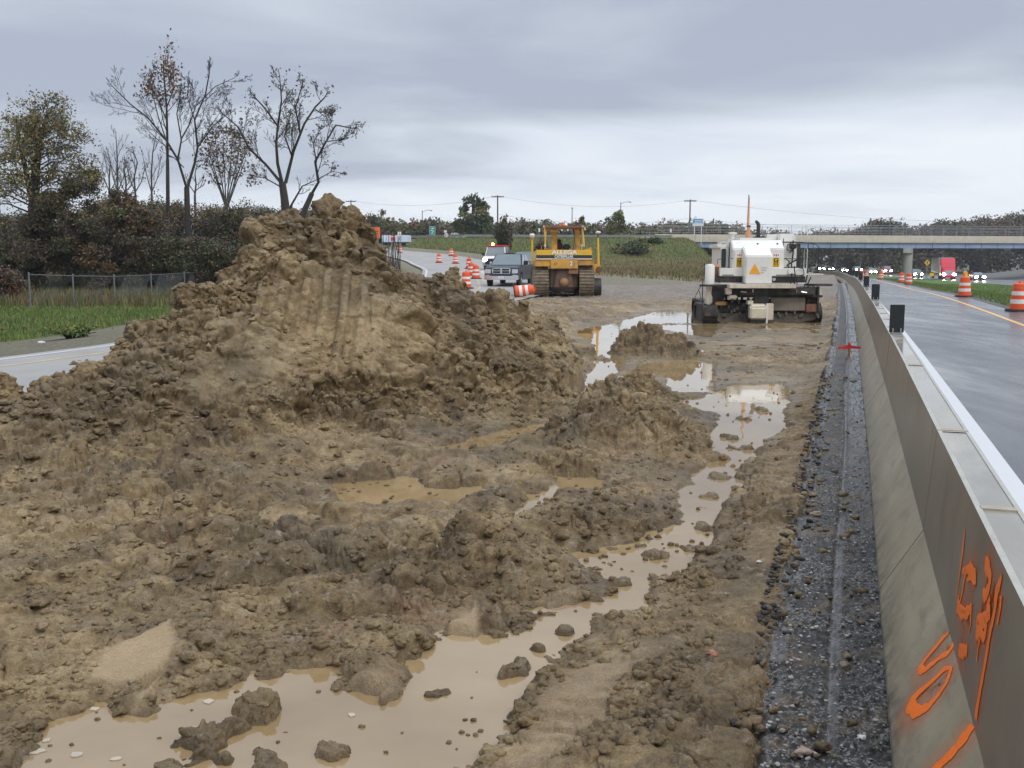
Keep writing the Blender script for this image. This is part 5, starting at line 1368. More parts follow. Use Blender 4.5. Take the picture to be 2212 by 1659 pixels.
board('orange_sign', 'large orange roadwork sign partly hidden by the mud mound', 811, 503, 20, 24, 140, or_s, zb=1.2, marks=[(-.6, .6, .2, .32, black), (-.5, .5, -.15, -.03, black)])
board('green_sign', 'green highway guide sign with white lettering on two posts', 934, 498, 13, 18, 176, green_s, rim=white_s, marks=[(-.25, .45, .35, .6, white_s), (-.6, .0, -.05, .12, white_s), (-.1, .55, -.22, -.05, white_s), (-.25, .2, -.65, -.42, white_s)])
board('round_sign', 'round red and white sign right of the green guide sign', 964, 508, 9, 9, 176, white_s, posts=(0,), shape='round', marks=[(-.7, .7, .25, .45, red_s), (-.7, .7, -.45, -.25, red_s), (-.6, -.3, -.25, .25, red_s)])
board('route_marker', 'small white shield panel leaning above the round red sign', 962, 500, 6, 5, 176.5, white_s, posts=(0,))
board('wrong_way_sign', 'red barricade panel in front of the white trailer', 849, 514, 10, 12, 150, red_s, posts=(-.3, .3), zb=2.6, marks=[(-.8, .8, .3, .7, white_s)])
board('direction_sign', 'white sign on posts in front of the right end of the trailer', 863, 506, 8, 10, 152, white_s, posts=(-.3, .3), zb=2.6, marks=[(-.5, .5, -.1, .1, red_s)])
board('blue_sign', 'blue services sign with white rim on two white posts above the bridge', 1508, 480, 24, 16, 172, white_s, posts=(-.32, .32), zb=4.6, pm_=white_s, marks=[(-.9, .80, -.35, .85, blue_s)])
bs = board('panel_sign', 'white panel fixed above the blue services sign', 1502, 470, 6, 5, 172.3, white_s, posts=(0,), zb=4.6)
for o in list(bpy.data.objects):
    if o.get('label', '').startswith('blue services'):
        cz = at(1508, 480, 172).z-4.6; k = mpp(172)
        b = MB()
        for (z0, s_) in ((1.5, [(-7, -3), (-2, 2), (3.2, 7)]), (-3.2, [(-8, -5), (-4, 0), (1, 3), (4, 7)])):
            for (x0, x1) in s_: b.box(x0*k, x1*k, -.06, -.049, cz+z0*k, cz+(z0+2.6)*k)
        b.build('lettering', white_s, o)
board('marker_panel', 'small white panel on a post left of the bulldozer mast', 1165, 497, 4, 8, 176, white_s, posts=(0,))
board('marker_panel', 'small white panel on a post above the guardrail right of the hillside bush', 1449, 498, 4, 8, 176, white_s, posts=(0,))
board('warning_sign', 'yellow diamond warning sign left of the red semi truck', 2003, 567.5, 13, 13, 178, yel_s, posts=(0,), zb=-1.8, shape='diamond', marks=[(-.12, .12, -.5, .5, black), (-.4, -.1, 0, .2, black)])
board('yellow_marker', 'small yellow square marker on the grass below the warning sign', 2013, 593, 9, 7, 150, yel_s, posts=(0,), zb=-1.7)

# white box trailer parked by the ramp top
c = at(853, 516, 158); tr_ = empty('box_trailer', (c.x, c.y, 3.3), R(-6), 'long white box trailer parked where the ramp reaches the crossroad', 'trailer')
wht = pm('trailer_white', (.62, .70, .80), .4, var=.06); k = mpp(158)
zz = c.z-3.3
MB().box(-29*k, 29*k, 0, 2.4, zz-7*k, zz+8*k).build('box', wht, tr_, bevel=.05)
MB().box(-28*k, 28*k, .3, 2.1, zz-9*k, zz-7.1*k).build('chassis', black, tr_)
for x in (-20, -14, 18): MB().cyl((x*k, .1, zz-9*k), (x*k, .4, zz-9*k), .42, n=14).build('wheel', black, tr_)

# black reflector plates standing on the barrier
labs = ['nearest black plate standing on the wet barrier top', 'second black plate along the barrier top', 'third black plate along the barrier top', 'fourth black plate along the barrier top', 'fifth black plate along the barrier top', 'sixth black plate along the barrier top', 'seventh black plate along the barrier top', 'eighth tiny black plate far along the barrier top']
for i, (px, py) in enumerate([(1924, 716.5), (1880, 647), (1859, 620), (1849, 606.5), (1837, 599), (1825, 592.5), (1815, 588), (1806, 584.5)]):
    v = 12.1+9.7*i
    p = BP(.505, v, BH)
    root = empty('reflector_plate', p, -PSI*0.55, labs[i], 'reflector plate', 'black plates on top of the barrier')
    MB().box(-.078, .078, -.012, .012, .02, .335).build('plate', black, root, bevel=.004)
    MB().box(-.06, .06, -.035, .035, 0, .018).box(-.05, -.035, -.03, -.013, .018, .07).box(.035, .05, -.03, -.013, .018, .07).build('bracket', steel, root)

# traffic drums
do = pm('drum_orange', (.80, .10, .02), .45, var=.08, scale=5, dirt=.45, dcol=(.35, .10, .04), dscale=6)
dw = pm('drum_white', (.80, .78, .74), .3, var=.06, scale=5, dirt=.3, dcol=(.4, .35, .3), dscale=6)
dr = pm('rubber', (.02, .02, .02), .8)
amb = pm('amber_lens', (.9, .35, .02), .3); amb_on = pm('amber_lit', (.9, .35, .02), .3, emit=(1, .35, .04), estr=14)
def make_drum():
    root = empty('traffic_drum', (0, 0, 0))
    prof = [(.285, .06), (.275, .24), (.262, .245), (.260, .38), (.250, .385), (.247, .51), (.238, .515), (.235, .64), (.226, .645), (.222, .76), (.214, .765), (.208, .87), (.17, .905), (.0, .91)]
    MB().lathe(prof, (0, 0, 0), 24, mats=[do, do, dw, do, do, do, dw, do, do, do, do, do, do]).build('body', None, root, smooth=True)
    MB().lathe([(.0, .07), (.40, .06), (.42, .0), (.0, -.005)], (0, 0, 0), 24).build('base', dr, root, smooth=True)
    MB().box(-.09, .09, -.02, .02, .905, .97).build('handle', do, root, bevel=.012)
    return root
drum0 = make_drum(); first = [True]
def drum(px, py, D, label, group, lit=0, z=None, tilt=None, scale=1.0, loc=None, stripes=None):
    o = drum0 if first[0] else copy_tree(drum0); first[0] = False
    p = loc if loc is not None else at(px, py, D)
    o.location = p if z is None else (p.x, p.y, z)
    o.rotation_euler = (0, 0, px*.7) if tilt is None else tilt
    if abs(scale-1) > .01: o.scale = (scale,)*3
    tag(o, label, 'traffic drum', group)
    if lit:
        lp = MB().cyl((0, -.045, 1.06), (0, .045, 1.06), .10, n=16).build('warning_light', amb_on if lit == 2 else amb, o)
        MB().box(-.07, .07, -.05, .05, .905, .99).build('battery_case', yel_s, lp)
    return o
gl = 'orange drums along the ramp'; gh = 'orange drums along the highway shoulder'
for (px, py, D, lab) in [(1007, 622, 54.5, 'nearest orange drum on the ramp, left of the dark pickup'), (1028, 602, 69, 'orange drum on the ramp just behind the nearest one'), (1018, 593, 75, 'orange drum overlapped by another close to the pickup bonnet'), (1013, 579.5, 89, 'orange drum left of the lit headlight of the red and white truck'),
                         (984, 571.5, 105, 'orange drum in the middle of the ramp, right of the lone left one'), (948, 561.5, 107, 'orange drum left of centre on the ramp beside the yellow line'), (975, 552.5, 126, 'orange drum at the far right edge of the ramp'), (864, 546.5, 139, 'farthest orange drum near the top of the ramp')]:
    p = at(px, py, D); drum(px, py, D, lab, gl, z=float(zr(p.y))+.004)
for (v, u, lab, lit) in [(0, 0, 'nearest highway drum at the right edge of the picture', 0), (1, 0, 'orange drum with a warning light standing alone on the highway shoulder', 1), (2, 0, 'right drum of the pair in front of the bridge pier', 0), (3, 0, 'left drum of the pair in front of the bridge pier', 0), (4, 0, 'single orange drum between the pier and the far pair', 0), (5, 0, 'right drum of the farthest pair on the highway', 0), (6, 0, 'left drum of the farthest pair on the highway', 0)]:
    px, py, D = [(2200, 676, 32.5), (2083, 640, 46), (1963, 612.5, 84), (1947, 608.5, 95), (1903, 600.5, 121), (1872, 597.5, 147), (1862, 597.5, 150)][v]
    p = at(px, py, D); vv = p.x*sp+p.y*cp; drum(px, py, D, lab, gh, lit, z=float(zh(vv))+.012)
p = at(1156, 627, 44.6)
drum(0, 0, 0, 'orange drum lying on its side against the bulldozer track', 'orange drums along the ramp', 0, tilt=(R(4), R(82), R(4)), loc=Vector((p.x-.95, p.y, .22)))

# red and orange flagged stake on the asphalt edge
u_, v_ = .02, 18.6; p = BP(u_, v_, -.03); stk = empty('flagged_stake', p, R(-10), 'short wooden stake with a red cross piece beside the barrier foot', 'stake')
MB().box(-.02, .02, -.015, .015, -.1, .26).build('stake', pm('raw_wood', (.42, .22, .07), .7), stk)
MB().prism([(-.20, .18), (-.05, .20), (.0, .25), (.05, .20), (.20, .19), (.19, .145), (.03, .15), (-.03, .14), (-.19, .14)], -.024, -.017, 'y').build('flagging', pm('flag_red', (.75, .05, .04), .6), stk)

# loose litter and stones that can be told apart
for i, (px, py, z, s, m, nm, lab, cat) in enumerate([(90, 747, None, .10, 'w', 'white_litter', 'crumpled white paper scrap on the gravel verge', 'litter'), (1640, 1200, None, .02, 'w', 'white_stone', 'small white stone in the mud near the asphalt edge', 'stone'), (1735, 1630, None, .04, 'r', 'pinkish_stone', 'pinkish flat stone in the mud right of the tread marks', 'stone'), (1538, 1445, None, .03, 'o', 'reddish_clod', 'orange brown brick fragment in the mud below the narrow puddle', 'stone'), (2175, 1548, None, .022, 'w', 'pale_stone', 'pale stone resting against the barrier foot', 'stone'), (1762, 1115, None, .05, 'r', 'mud_lump', 'tan mud lump fallen on the dark asphalt', 'stone')]):
    g = gp(px, py, -.03)
    if lab.startswith('crumpled'): g = gp(px, py, gz(gp(px, py, -.3).x, gp(px, py, -.3).y)); zz = gz(g.x, g.y)
    elif g.x*cp-g.y*sp > -.45: zz = -.03
    else: zz = mud_z(g.x, g.y)
    if lab.startswith('pale stone'): g = BP(.10, 3.65); zz = -.03
    v, f = clod_proto(30+i); v = v*np.array([s, s*.8, s*.6])+np.array([g.x, g.y, zz+s*.25])
    mm = {'w': pm('pale_chip', (.62, .60, .55), .6), 'r': pm('tan_stone', (.33, .25, .19), .7, var=.2, scale=30), 'o': pm('brick_red', (.30, .14, .08), .7, var=.2, scale=30)}[m]
    tag(np_mesh(nm, v, f, mm), lab, cat)

# ---- orange spray paint on the barrier faces (children of the painted segment)
seg0 = [o for o in bpy.data.objects if o.get('label', '').startswith('nearest concrete barrier')][0]
seg1 = [o for o in bpy.data.objects if o.get('label', '').startswith('unpainted concrete barrier segment joined')][0]
pn = NT('orange_spray_paint')
c = pn.mix(pn.rng(pn.noise(60, 5, .7), .4, .62, 0, .35), (1.0, .17, .008), (1.0, .30, .04)); pnt = pn.out(c, .35, pn.bump(pn.noise(150, 3, .7), .4, .003), .5); pn.L(pn.rng(pn.noise(70, 6, .8), .33, .40, 0.15, 1.0), pn.b.inputs['Alpha'])
mist = NT('orange_overspray'); mst = mist.out((.95, .16, .01), .5); mist.L(mist.math('MULTIPLY', mist.attr('m'), mist.rng(mist.noise(170, 4, .8), .35, .75, .05, .75)), mist.b.inputs['Alpha'])
def face_pt(px, py, lower, off):
    """point of a picture ray on the sloping (lower) or the steep (upper) face of the barrier"""
    (u0, z0), (u1, z1) = ((PR[1][0], PR[1][1]), (PR[2][0], PR[2][1])) if lower else ((PR[2][0], PR[2][1]), (PR[3][0], PR[3][1]))
    nrm = Vector((-(z1-z0), (u1-u0))).normalized()      # in (u, z), facing the mud side and up
    if nrm.x > 0: nrm = -nrm
    n3 = Vector((nrm.x*cp, -nrm.x*sp, nrm.y)); P0 = Vector((u0*cp, -u0*sp, z0))
    d = ray(px, py); o = Vector((0, 0, H)); t = (P0-o).dot(n3)/d.dot(n3)
    return o+d*t+n3*off, n3
def gx_(x, y): return ((2000+x*.43706)/1.13017, (1150+y*.43706)/1.13017)
def stroke(b, pts, w, lower, off=.0025, wpx=True):
    P = []; W_ = w if isinstance(w, (list, tuple)) else [w]*len(pts)
    for i, (x, y) in enumerate(pts):
        p, n3 = face_pt(*gx_(x, y), lower, off); P.append(p)
    # densify
    if not lower: off = off+.0005*(int(pts[0][0]) % 5)
    Q = []; WW = []
    for i in range(len(P)-1):
        for k in range(4): Q.append(P[i].lerp(P[i+1], k/4)); WW.append(W_[i]+(W_[i+1]-W_[i])*k/4)
    Q.append(P[-1]); WW.append(W_[-1])
    r_ = random.Random(len(pts)*7+int(pts[0][0]))
    vs = []
    for i, p in enumerate(Q):
        d = (Q[min(i+1, len(Q)-1)]-Q[max(i-1, 0)]).normalized(); s = n3.cross(d).normalized()
        ww = WW[i]*PW*(0.8+.4*r_.random())/2
        vs += [p-s*ww, p+s*ww, p-s*ww*.5+n3*.001, p+s*ww*.5+n3*.001]
    fs = []
    for i in range(len(Q)-1):
        k = 4*i; m = 4*(i+1)
        fs += [(k, k+2, m+2, m), (k+2, k+3, m+3, m+2), (k+3, k+1, m+1, m+3)]
    PAINT.append(MB().add(vs, fs).build('spray_paint', pnt, None))
    vs = []; al = []
    for i, p in enumerate(Q):
        d = (Q[min(i+1, len(Q)-1)]-Q[max(i-1, 0)]).normalized(); s = n3.cross(d).normalized(); ww = WW[i]*3.2+.012
        for k, a_ in ((-1, 0), (-.45, .45), (0, 1), (.45, .45), (1, 0)): vs.append(p+s*ww*k-n3*(off-.0008)); al.append(a_)
    fs = [(5*i+k, 5*i+k+1, 5*i+k+6, 5*i+k+5) for i in range(len(Q)-1) for k in range(4)]
    PAINT.append(np_mesh('overspray', np.array([tuple(v) for v in vs]), np.array(fs), mst, attrs={'m': np.array(al)}))
b = MB(); PAINT = []; PW = 1.45
U_ = False; Lw = True
stroke(b, [(818, 325), (805, 450), (785, 600), (768, 700)], [.012, .022, .016, .006], U_)
stroke(b, [(828, 530), (815, 600), (800, 690), (785, 760), (770, 800)], [.02, .022, .018, .014, .008], U_)
stroke(b, [(805, 560), (845, 545), (872, 580), (878, 640)], [.015, .03, .028, .012], U_)
stroke(b, [(830, 610), (855, 590), (870, 640)], [.01, .018, .008], U_)
stroke(b, [(785, 690), (778, 750), (800, 800), (835, 790), (852, 760), (850, 850), (840, 905)], [.02, .028, .03, .03, .02, .014, .005], U_)
stroke(b, [(795, 770), (820, 790), (830, 830)], [.025, .02, .01], U_)
stroke(b, [(795, 960), (785, 1000), (810, 1010), (828, 1000), (825, 1045)], [.01, .03, .032, .024, .006], U_)
stroke(b, [(940, 475), (935, 510), (950, 550), (960, 600), (950, 660), (930, 700), (920, 670)], [.02, .035, .032, .028, .032, .03, .014], U_)
stroke(b, [(960, 700), (945, 760), (955, 800), (930, 830), (890, 840), (885, 900), (900, 930)], [.02, .03, .03, .035, .03, .03, .02], U_)
stroke(b, [(885, 830), (900, 880), (925, 940), (935, 880), (930, 820)], [.02, .03, .02, .03, .02], U_)
stroke(b, [(905, 930), (890, 1000), (884, 1070)], [.012, .008, .004], U_)
stroke(b, [(1025, 580), (1010, 640), (990, 690), (985, 740)], [.014, .028, .034, .02], U_)
stroke(b, [(1020, 700), (1015, 770), (1000, 860)], [.022, .022, .008], U_)
stroke(b, [(1005, 650), (985, 780), (960, 900), (930, 1080), (900, 1250), (878, 1380)], [.02, .026, .026, .026, .028, .034], U_)
stroke(b, [(728, 905), (690, 940), (640, 1000), (590, 1060), (565, 1100), (580, 1120), (620, 1090), (680, 1040), (720, 1020), (745, 985), (748, 960)], [.012, .022, .022, .022, .024, .026, .024, .02, .024, .02, .01], Lw)
stroke(b, [(735, 1100), (700, 1110), (640, 1170), (570, 1230), (520, 1280), (510, 1310), (550, 1350), (610, 1320), (670, 1250), (715, 1180), (738, 1110), (735, 1100)], [.014, .020, .022, .026, .034, .036, .036, .030, .024, .020, .014, .01], Lw)
stroke(b, [(862, 1420), (820, 1480), (760, 1560), (700, 1620), (640, 1680), (560, 1760)], [.03, .04, .036, .034, .036, .036], Lw)
bpy.context.view_layer.update()
for o in PAINT:
    o.parent = seg0; o.matrix_parent_inverse = Matrix.Translation(seg0.location).to_4x4() @ Matrix.Rotation(seg0.rotation_euler.z, 4, 'Z'); o.matrix_parent_inverse.invert()

# ================================================================ VEHICLES
rub = pm('tyre_rubber', (.02, .02, .02), .8); rimm = pm('wheel_rim', (.35, .36, .38), .35, .8); glass = pm('window_glass', (.16, .20, .21), .08, 0, var=.1, scale=1.5, spec=.5)
chrome = pm('chrome', (.62, .63, .65), .18, .95, var=.05); navy = pm('paint_navy', (.022, .028, .05), .30, 0, spec=.5, dirt=.25, dcol=(.12, .11, .10), dscale=1.5)
char_ = pm('paint_charcoal', (.03, .03, .036), .30, 0, spec=.5, dirt=.3, dcol=(.12, .11, .10)); wht_p = pm('paint_white', (.72, .72, .72), .3); red_p = pm('paint_red', (.55, .03, .04), .3)
head_off = pm('lamp_clear', (.55, .57, .60), .12, .2); head_on = pm('headlight_lit', (1, .95, .85), .3, emit=(1, .93, .80), estr=28); head_far = pm('headlight_far', (1, .95, .85), .3, emit=(1, .90, .75), estr=90)
darkp = pm('dark_trim', (.02, .02, .022), .5); silver = pm('paint_silver', (.35, .36, .38), .3, .3)
def arch(cy, r, n=8): return [(cy+r*math.cos(math.pi*i/n), .38+r*math.sin(math.pi*i/n)) for i in range(n+1)]
def wheel(root, x, y, r=.40, w=.26, rm=None):
    o = MB().lathe([(.0, -w/2), (r*.62, -w/2), (r*.95, -w/2+.02), (r, -w/2+.06), (r, w/2-.06), (r*.95, w/2-.02), (r*.62, w/2), (.0, w/2)], (0, 0, 0), 20, M=Matrix.Translation((x, y, r)) @ Matrix.Rotation(R(90), 4, 'Y')).build('wheel', rub, root, smooth=True)
    s = 1 if x > 0 else -1
    MB().lathe([(.0, w/2+.012), (r*.15, w/2+.03), (r*.2, w/2+.01), (r*.5, w/2-.01), (r*.6, w/2+.008)], (0, 0, 0), 16, M=Matrix.Translation((x, y, r)) @ Matrix.Rotation(R(90*s), 4, 'Y')).build('rim', rm or rimm, o, smooth=True)
    return o
def vehicle(name, label, cat, loc, rz, kind, paint, lit=None, group=None, scale=1.0, hood=1.20, detail=True, slope=0):
    root = empty(name, loc, rz, label, cat, group, scale)
    if slope: root.rotation_euler = (slope, 0, rz)
    L, Wd = {'pickup': (5.8, 1.0), 'suv': (4.9, .97), 'sedan': (4.5, .9), 'van': (5.4, 1.02)}[kind]
    hz = {'pickup': 1.20, 'suv': 1.12, 'sedan': .92, 'van': 1.25}[kind]
    fy, ry = .95, L-1.15; bz = .42 if kind != 'sedan' else .28
    tail = {'pickup': [(3.85, hz+.08), (3.9, hz+.10), (L-.03, hz+.10), (L, .55)], 'suv': [(L-.1, hz+.05), (L, .6)], 'sedan': [(L-.9, hz+.08), (L-.05, hz), (L, .5)], 'van': [(L-.02, hz+.1), (L, .5)]}[kind]
    r_ = .47 if kind != 'sedan' else .38
    A1 = [(y, max(z, bz)) for y, z in arch(fy, r_)]; A2 = [(y, max(z, bz)) for y, z in arch(ry, r_)]
    out = [(.06, bz+.05), (.0, .72), (.04, hz-.14), (.22, hz-.03), (1.45, hz+.04)]+tail+[(L-.03, bz)]+A2+A1+[(.2, bz)]
    MB().prism(out, -Wd+.02, Wd-.02, 'x').build('body', paint, root, bevel=.035)
    # cabin
    c0, c1, t0, t1, zr_ = {'pickup': (1.40, 3.88, 2.15, 3.55, 1.90), 'suv': (1.35, L-.12, 2.05, L-.55, 1.82), 'sedan': (1.25, 3.75, 1.95, 3.05, 1.40), 'van': (1.0, L-.05, 1.55, L-.15, 2.15)}[kind]
    zb = hz+.03; wb, wt_ = Wd-.06, Wd-.22
    V = [(-wb, c0, zb), (wb, c0, zb), (wb, c1, zb), (-wb, c1, zb), (-wt_, t0, zr_), (wt_, t0, zr_), (wt_, t1, zr_), (-wt_, t1, zr_)]
    cab = MB().add(V, [(0, 3, 2, 1), (4, 5, 6, 7), (0, 1, 5, 4), (1, 2, 6, 5), (2, 3, 7, 6), (3, 0, 4, 7)]).build('cab', paint, root, bevel=.05)
    V = [Vector(v) for v in V]
    def pane(nm, a, b, c, d, m=.07, off=.006):
        cen = (a+b+c+d)/4; n = (b-a).cross(d-a).normalized()
        if n.dot(cen-Vector((0, (c0+c1)/2, zb))) < 0: n = -n
        P = []
        for p in (a, b, c, d): P.append(p+(cen-p).normalized()*m*1.5+n*off)
        MB().add(P, [(0, 1, 2, 3)]).build(nm, glass, cab)
    pane('windshield', V[0], V[1], V[5], V[4], .06)
    pane('rear_window', V[2], V[3], V[7], V[6], .07)
    for s in (0, 1):
        a, d, e_, h = (V[0], V[3], V[7], V[4]) if s == 0 else (V[1], V[2], V[6], V[5])
        m0 = a.lerp(d, .5); m1 = h.lerp(e_, .5)
        pane('side_window', a, m0, m1, h, .055); pane('side_window', m0, d, e_, m1, .055)
    for sx in (-1, 1):
        wheel(root, sx*(Wd-.14), fy, .40 if kind != 'sedan' else .33); wheel(root, sx*(Wd-.14), ry, .40 if kind != 'sedan' else .33)
        hl = head_off
        if lit == 'all' or lit == sx: hl = head_on
        if lit == 'far': hl = head_far
        if lit == 'far': MB().ball((sx*(Wd-.3), -.03, hz-.28), .27, .07, .17, 12, 6).build('headlight', hl, root, smooth=True)
        else: MB().box(sx*(Wd-.22)-.17, sx*(Wd-.22)+.17, -.025, .12, hz-.42, hz-.18).build('headlight', hl, root, bevel=.02)
        if detail: MB().box(sx*(Wd+.02)-.02, sx*(Wd+.02)+.02, 1.5, 1.55, zb+.02, zb+.10).box(sx*(Wd+.14)-.13, sx*(Wd+.14)+.13, 1.46, 1.58, zb+.04, zb+.27).build('mirror', darkp, root, bevel=.02)
        MB().box(sx*(Wd-.15)-.09, sx*(Wd-.15)+.09, L-.005, L+.02, .85, 1.15).build('tail_light', red_p, root)
    if kind in ('pickup', 'suv', 'van'):
        MB().prism([(-Wd+.02, .42), (Wd-.02, .42), (Wd, .68), (Wd*.72, .72), (Wd*.62, .64), (-Wd*.62, .64), (-Wd*.72, .72), (-Wd, .68)], -.10, .12, 'y').build('bumper', chrome if kind == 'pickup' else silver, root, bevel=.025)
        if kind != 'van':
            b = MB().mat(chrome); gz0, gz1, gw = .76, hz-.10, .50
            b.prism([(-gw, gz0), (gw, gz0), (gw+.06, gz1-.08), (gw-.10, gz1), (-gw+.10, gz1), (-gw-.06, gz1-.08)], -.045, .05, 'y')
            g = b.build('grille', None, root, bevel=.015)
            b = MB()
            for sx in (-1, 1):
                for z0, z1 in ((gz0+.03, (gz0+gz1)/2-.015), ((gz0+gz1)/2+.015, gz1-.05)): b.box(min(sx*.05, sx*(gw-.04)), max(sx*.05, sx*(gw-.04)), -.052, -.046, z0, z1)
            for q_ in (0,): b.build('grille_mesh', darkp, g); g.children[0]['kind'] = 'part'
        MB().box(-.155, .155, -.115, -.101, .50, .64).build('number_plate', pm('plate_white', (.6, .6, .62), .4), root)
    if kind == 'van': MB().box(-.55, .55, -.03, .02, .78, 1.02).build('grille', darkp, root)
    return root
p = gp(1083, 624, 0)
pk = vehicle('pickup_truck', 'dark blue pickup truck with a chrome grille parked facing the camera', 'pickup truck', (p.x, p.y, .09), R(-11), 'pickup', navy)
MB().box(-.3, .3, 2.35, 2.42, 1.90, 1.95).build('roof_lamps', darkp, pk)
p = at(1127, 600, 68); vehicle('sport_utility', 'charcoal sport utility vehicle parked just behind the dark pickup truck', 'SUV', (p.x, p.y, float(zr(p.y))-.02), R(-9), 'suv', char_, scale=1.02, slope=R(1))
p = at(1067, 580.8, 85); vn = vehicle('service_van', 'white van with a red roof, lit headlight and flashing amber beacon', 'van', (p.x, p.y, float(zr(p.y))), R(-6), 'van', wht_p, lit=-1, scale=.95)
MB().box(-.86, .86, 1.45, 5.3, 2.13, 2.26).build('roof', red_p, vn, bevel=.04)
bc = MB().cyl((-.32, 1.75, 2.26), (-.32, 1.75, 2.42), .12, .10, 14).build('beacon', pm('beacon_lit', (1, .4, .05), .3, emit=(1, .42, .06), estr=60), vn, smooth=True)
MB().box(-1.02, -.05, -.035, -.031, .68, 1.0).build('red_panel', red_p, vn) if False else None
pl = bpy.data.lights.new('beacon_light', 'POINT'); pl.energy = 60; pl.color = (1, .45, .1); pl.shadow_soft_size = .12
lo = bpy.data.objects.new('beacon_light', pl); COL.objects.link(lo); lo.location = (-.32, 1.55, 2.55); lo.parent = vn
p = at(1030, 519, 186); vehicle('pickup_truck', 'white pickup truck driving left along the crossroad behind the guardrail', 'pickup truck', (p.x-1.9, p.y, 4.95), R(90), 'pickup', wht_p, scale=.78).location.y += 0
# semi truck
v_, uu_ = 0, 0
def lane_v(px, u, lo=60, hi=420):
    best = min(np.arange(lo, hi, .5), key=lambda v: abs((lambda P: CX+F*P.x/(P.y*ct))(BP(u, v, 0))-px)); return float(best)
vv = lane_v(2052, 24.0); P0 = BP(24.0, vv, -.735); print('semi', vv, P0)
hd = -PSI+R(2)
semi = empty('semi_truck', P0, hd, 'red semi truck with a pale grey trailer and lit headlights', 'truck')
tg = pm('trailer_grey', (.42, .47, .46), .4); redt = pm('truck_red', (.60, .03, .05), .3)
MB().prism([(0, .5), (.0, 1.5), (.15, 1.85), (1.5, 2.15), (1.7, 2.2), (1.7, .5)], -1.05, 1.05, 'x').build('bonnet', redt, semi, bevel=.08)
MB().prism([(1.6, .6), (1.6, 2.2), (2.1, 3.0), (2.9, 3.95), (4.3, 3.95), (4.3, .6)], -1.22, 1.22, 'x').build('cab', redt, semi, bevel=.08)
MB().add([(-1.0, 1.63, 2.25), (1.0, 1.63, 2.25), (.98, 2.05, 2.9), (-.98, 2.05, 2.9)], [(0, 1, 2, 3)]).build('windshield', glass, semi)
MB().box(-1.3, 1.3, 5.0, 18.0, 1.15, 4.05).build('trailer', tg, semi, bevel=.05)
MB().box(-.7, .7, -.04, .03, .8, 1.7).build('grille', chrome, semi); MB().box(-1.15, 1.15, -.15, .05, .4, .72).build('bumper', redt, semi, bevel=.03)
for sx in (-1, 1):
    MB().ball((sx*.85, -.08, .95), .30, .07, .2, 12, 6).build('headlight', head_far, semi, smooth=True)
    for y in (.95, 4.3, 5.5, 15.2, 16.4): wheel(semi, sx*1.05, y, .5, .3)
# oncoming cars with their lights on
labs = ['farthest car with lit headlights beside the machine handrails', 'second oncoming car from the machine handrails', 'third oncoming car, dim, seen under the bridge', 'oncoming car with lit headlights near the thin lamp pole', 'oncoming car with lit headlights midway to the bridge pier', 'red oncoming van with lit headlights left of the bridge pier', 'oncoming car with lit headlights right of the bridge pier', 'dark car with lit headlights right of the red semi truck']
for i, (px, u, kind, m) in enumerate([(1776, 22.5, 'suv', char_), (1797, 26.5, 'sedan', silver), (1826, 22.5, 'sedan', char_), (1857, 26, 'suv', char_), (1888, 23, 'sedan', wht_p), (1920, 26, 'van', red_p), (1985, 23, 'suv', silver), (2120, 26, 'sedan', char_)]):
    vv = lane_v(px, u, 70, 640); P0 = BP(u, vv, -.735); hd = -math.atan2((BP(u, vv+5)-BP(u, vv)).x, (BP(u, vv+5)-BP(u, vv)).y)
    vehicle('oncoming_car' if kind != 'van' else 'oncoming_van', labs[i], 'car' if kind != 'van' else 'van', P0, hd, kind, m, lit='far', group='oncoming traffic under the bridge', detail=False)
    print(px, vv, P0)

# ================================================================ BULLDOZER (seen from behind)
cat = pm('machine_yellow', (.62, .33, .05), .45, 0, var=.12, scale=2, dirt=.75, dcol=(.26, .16, .08), dscale=1.6, dth=.50)
cat2 = pm('machine_yellow_clean', (.75, .45, .03), .4, 0, var=.08, dirt=.35, dcol=(.4, .25, .08), dscale=3)
mudm = pm('track_mud', (.20, .155, .10), .7, var=.5, scale=5, bump=1.0, bscale=14); mudd = pm('belly_mud', (.13, .085, .055), .7, var=.35, scale=3, bump=.6, bscale=16)
dsteel = pm('dark_steel', (.05, .045, .04), .55, .3, var=.3, dirt=.5, dcol=(.14, .11, .08)); seatm = pm('seat_black', (.012, .012, .014), .6)
c = at(1219, 646, 47); DZ = empty('bulldozer', (c.x, c.y, mud_z(c.x, c.y)+.0), R(1.5), 'yellow bulldozer seen from behind with muddy tracks and two tall masts', 'bulldozer')
dk = .1447/1.13*mpp(47)
DX = lambda x: (x-880)*dk
DZz = lambda z: (1462-z)*dk
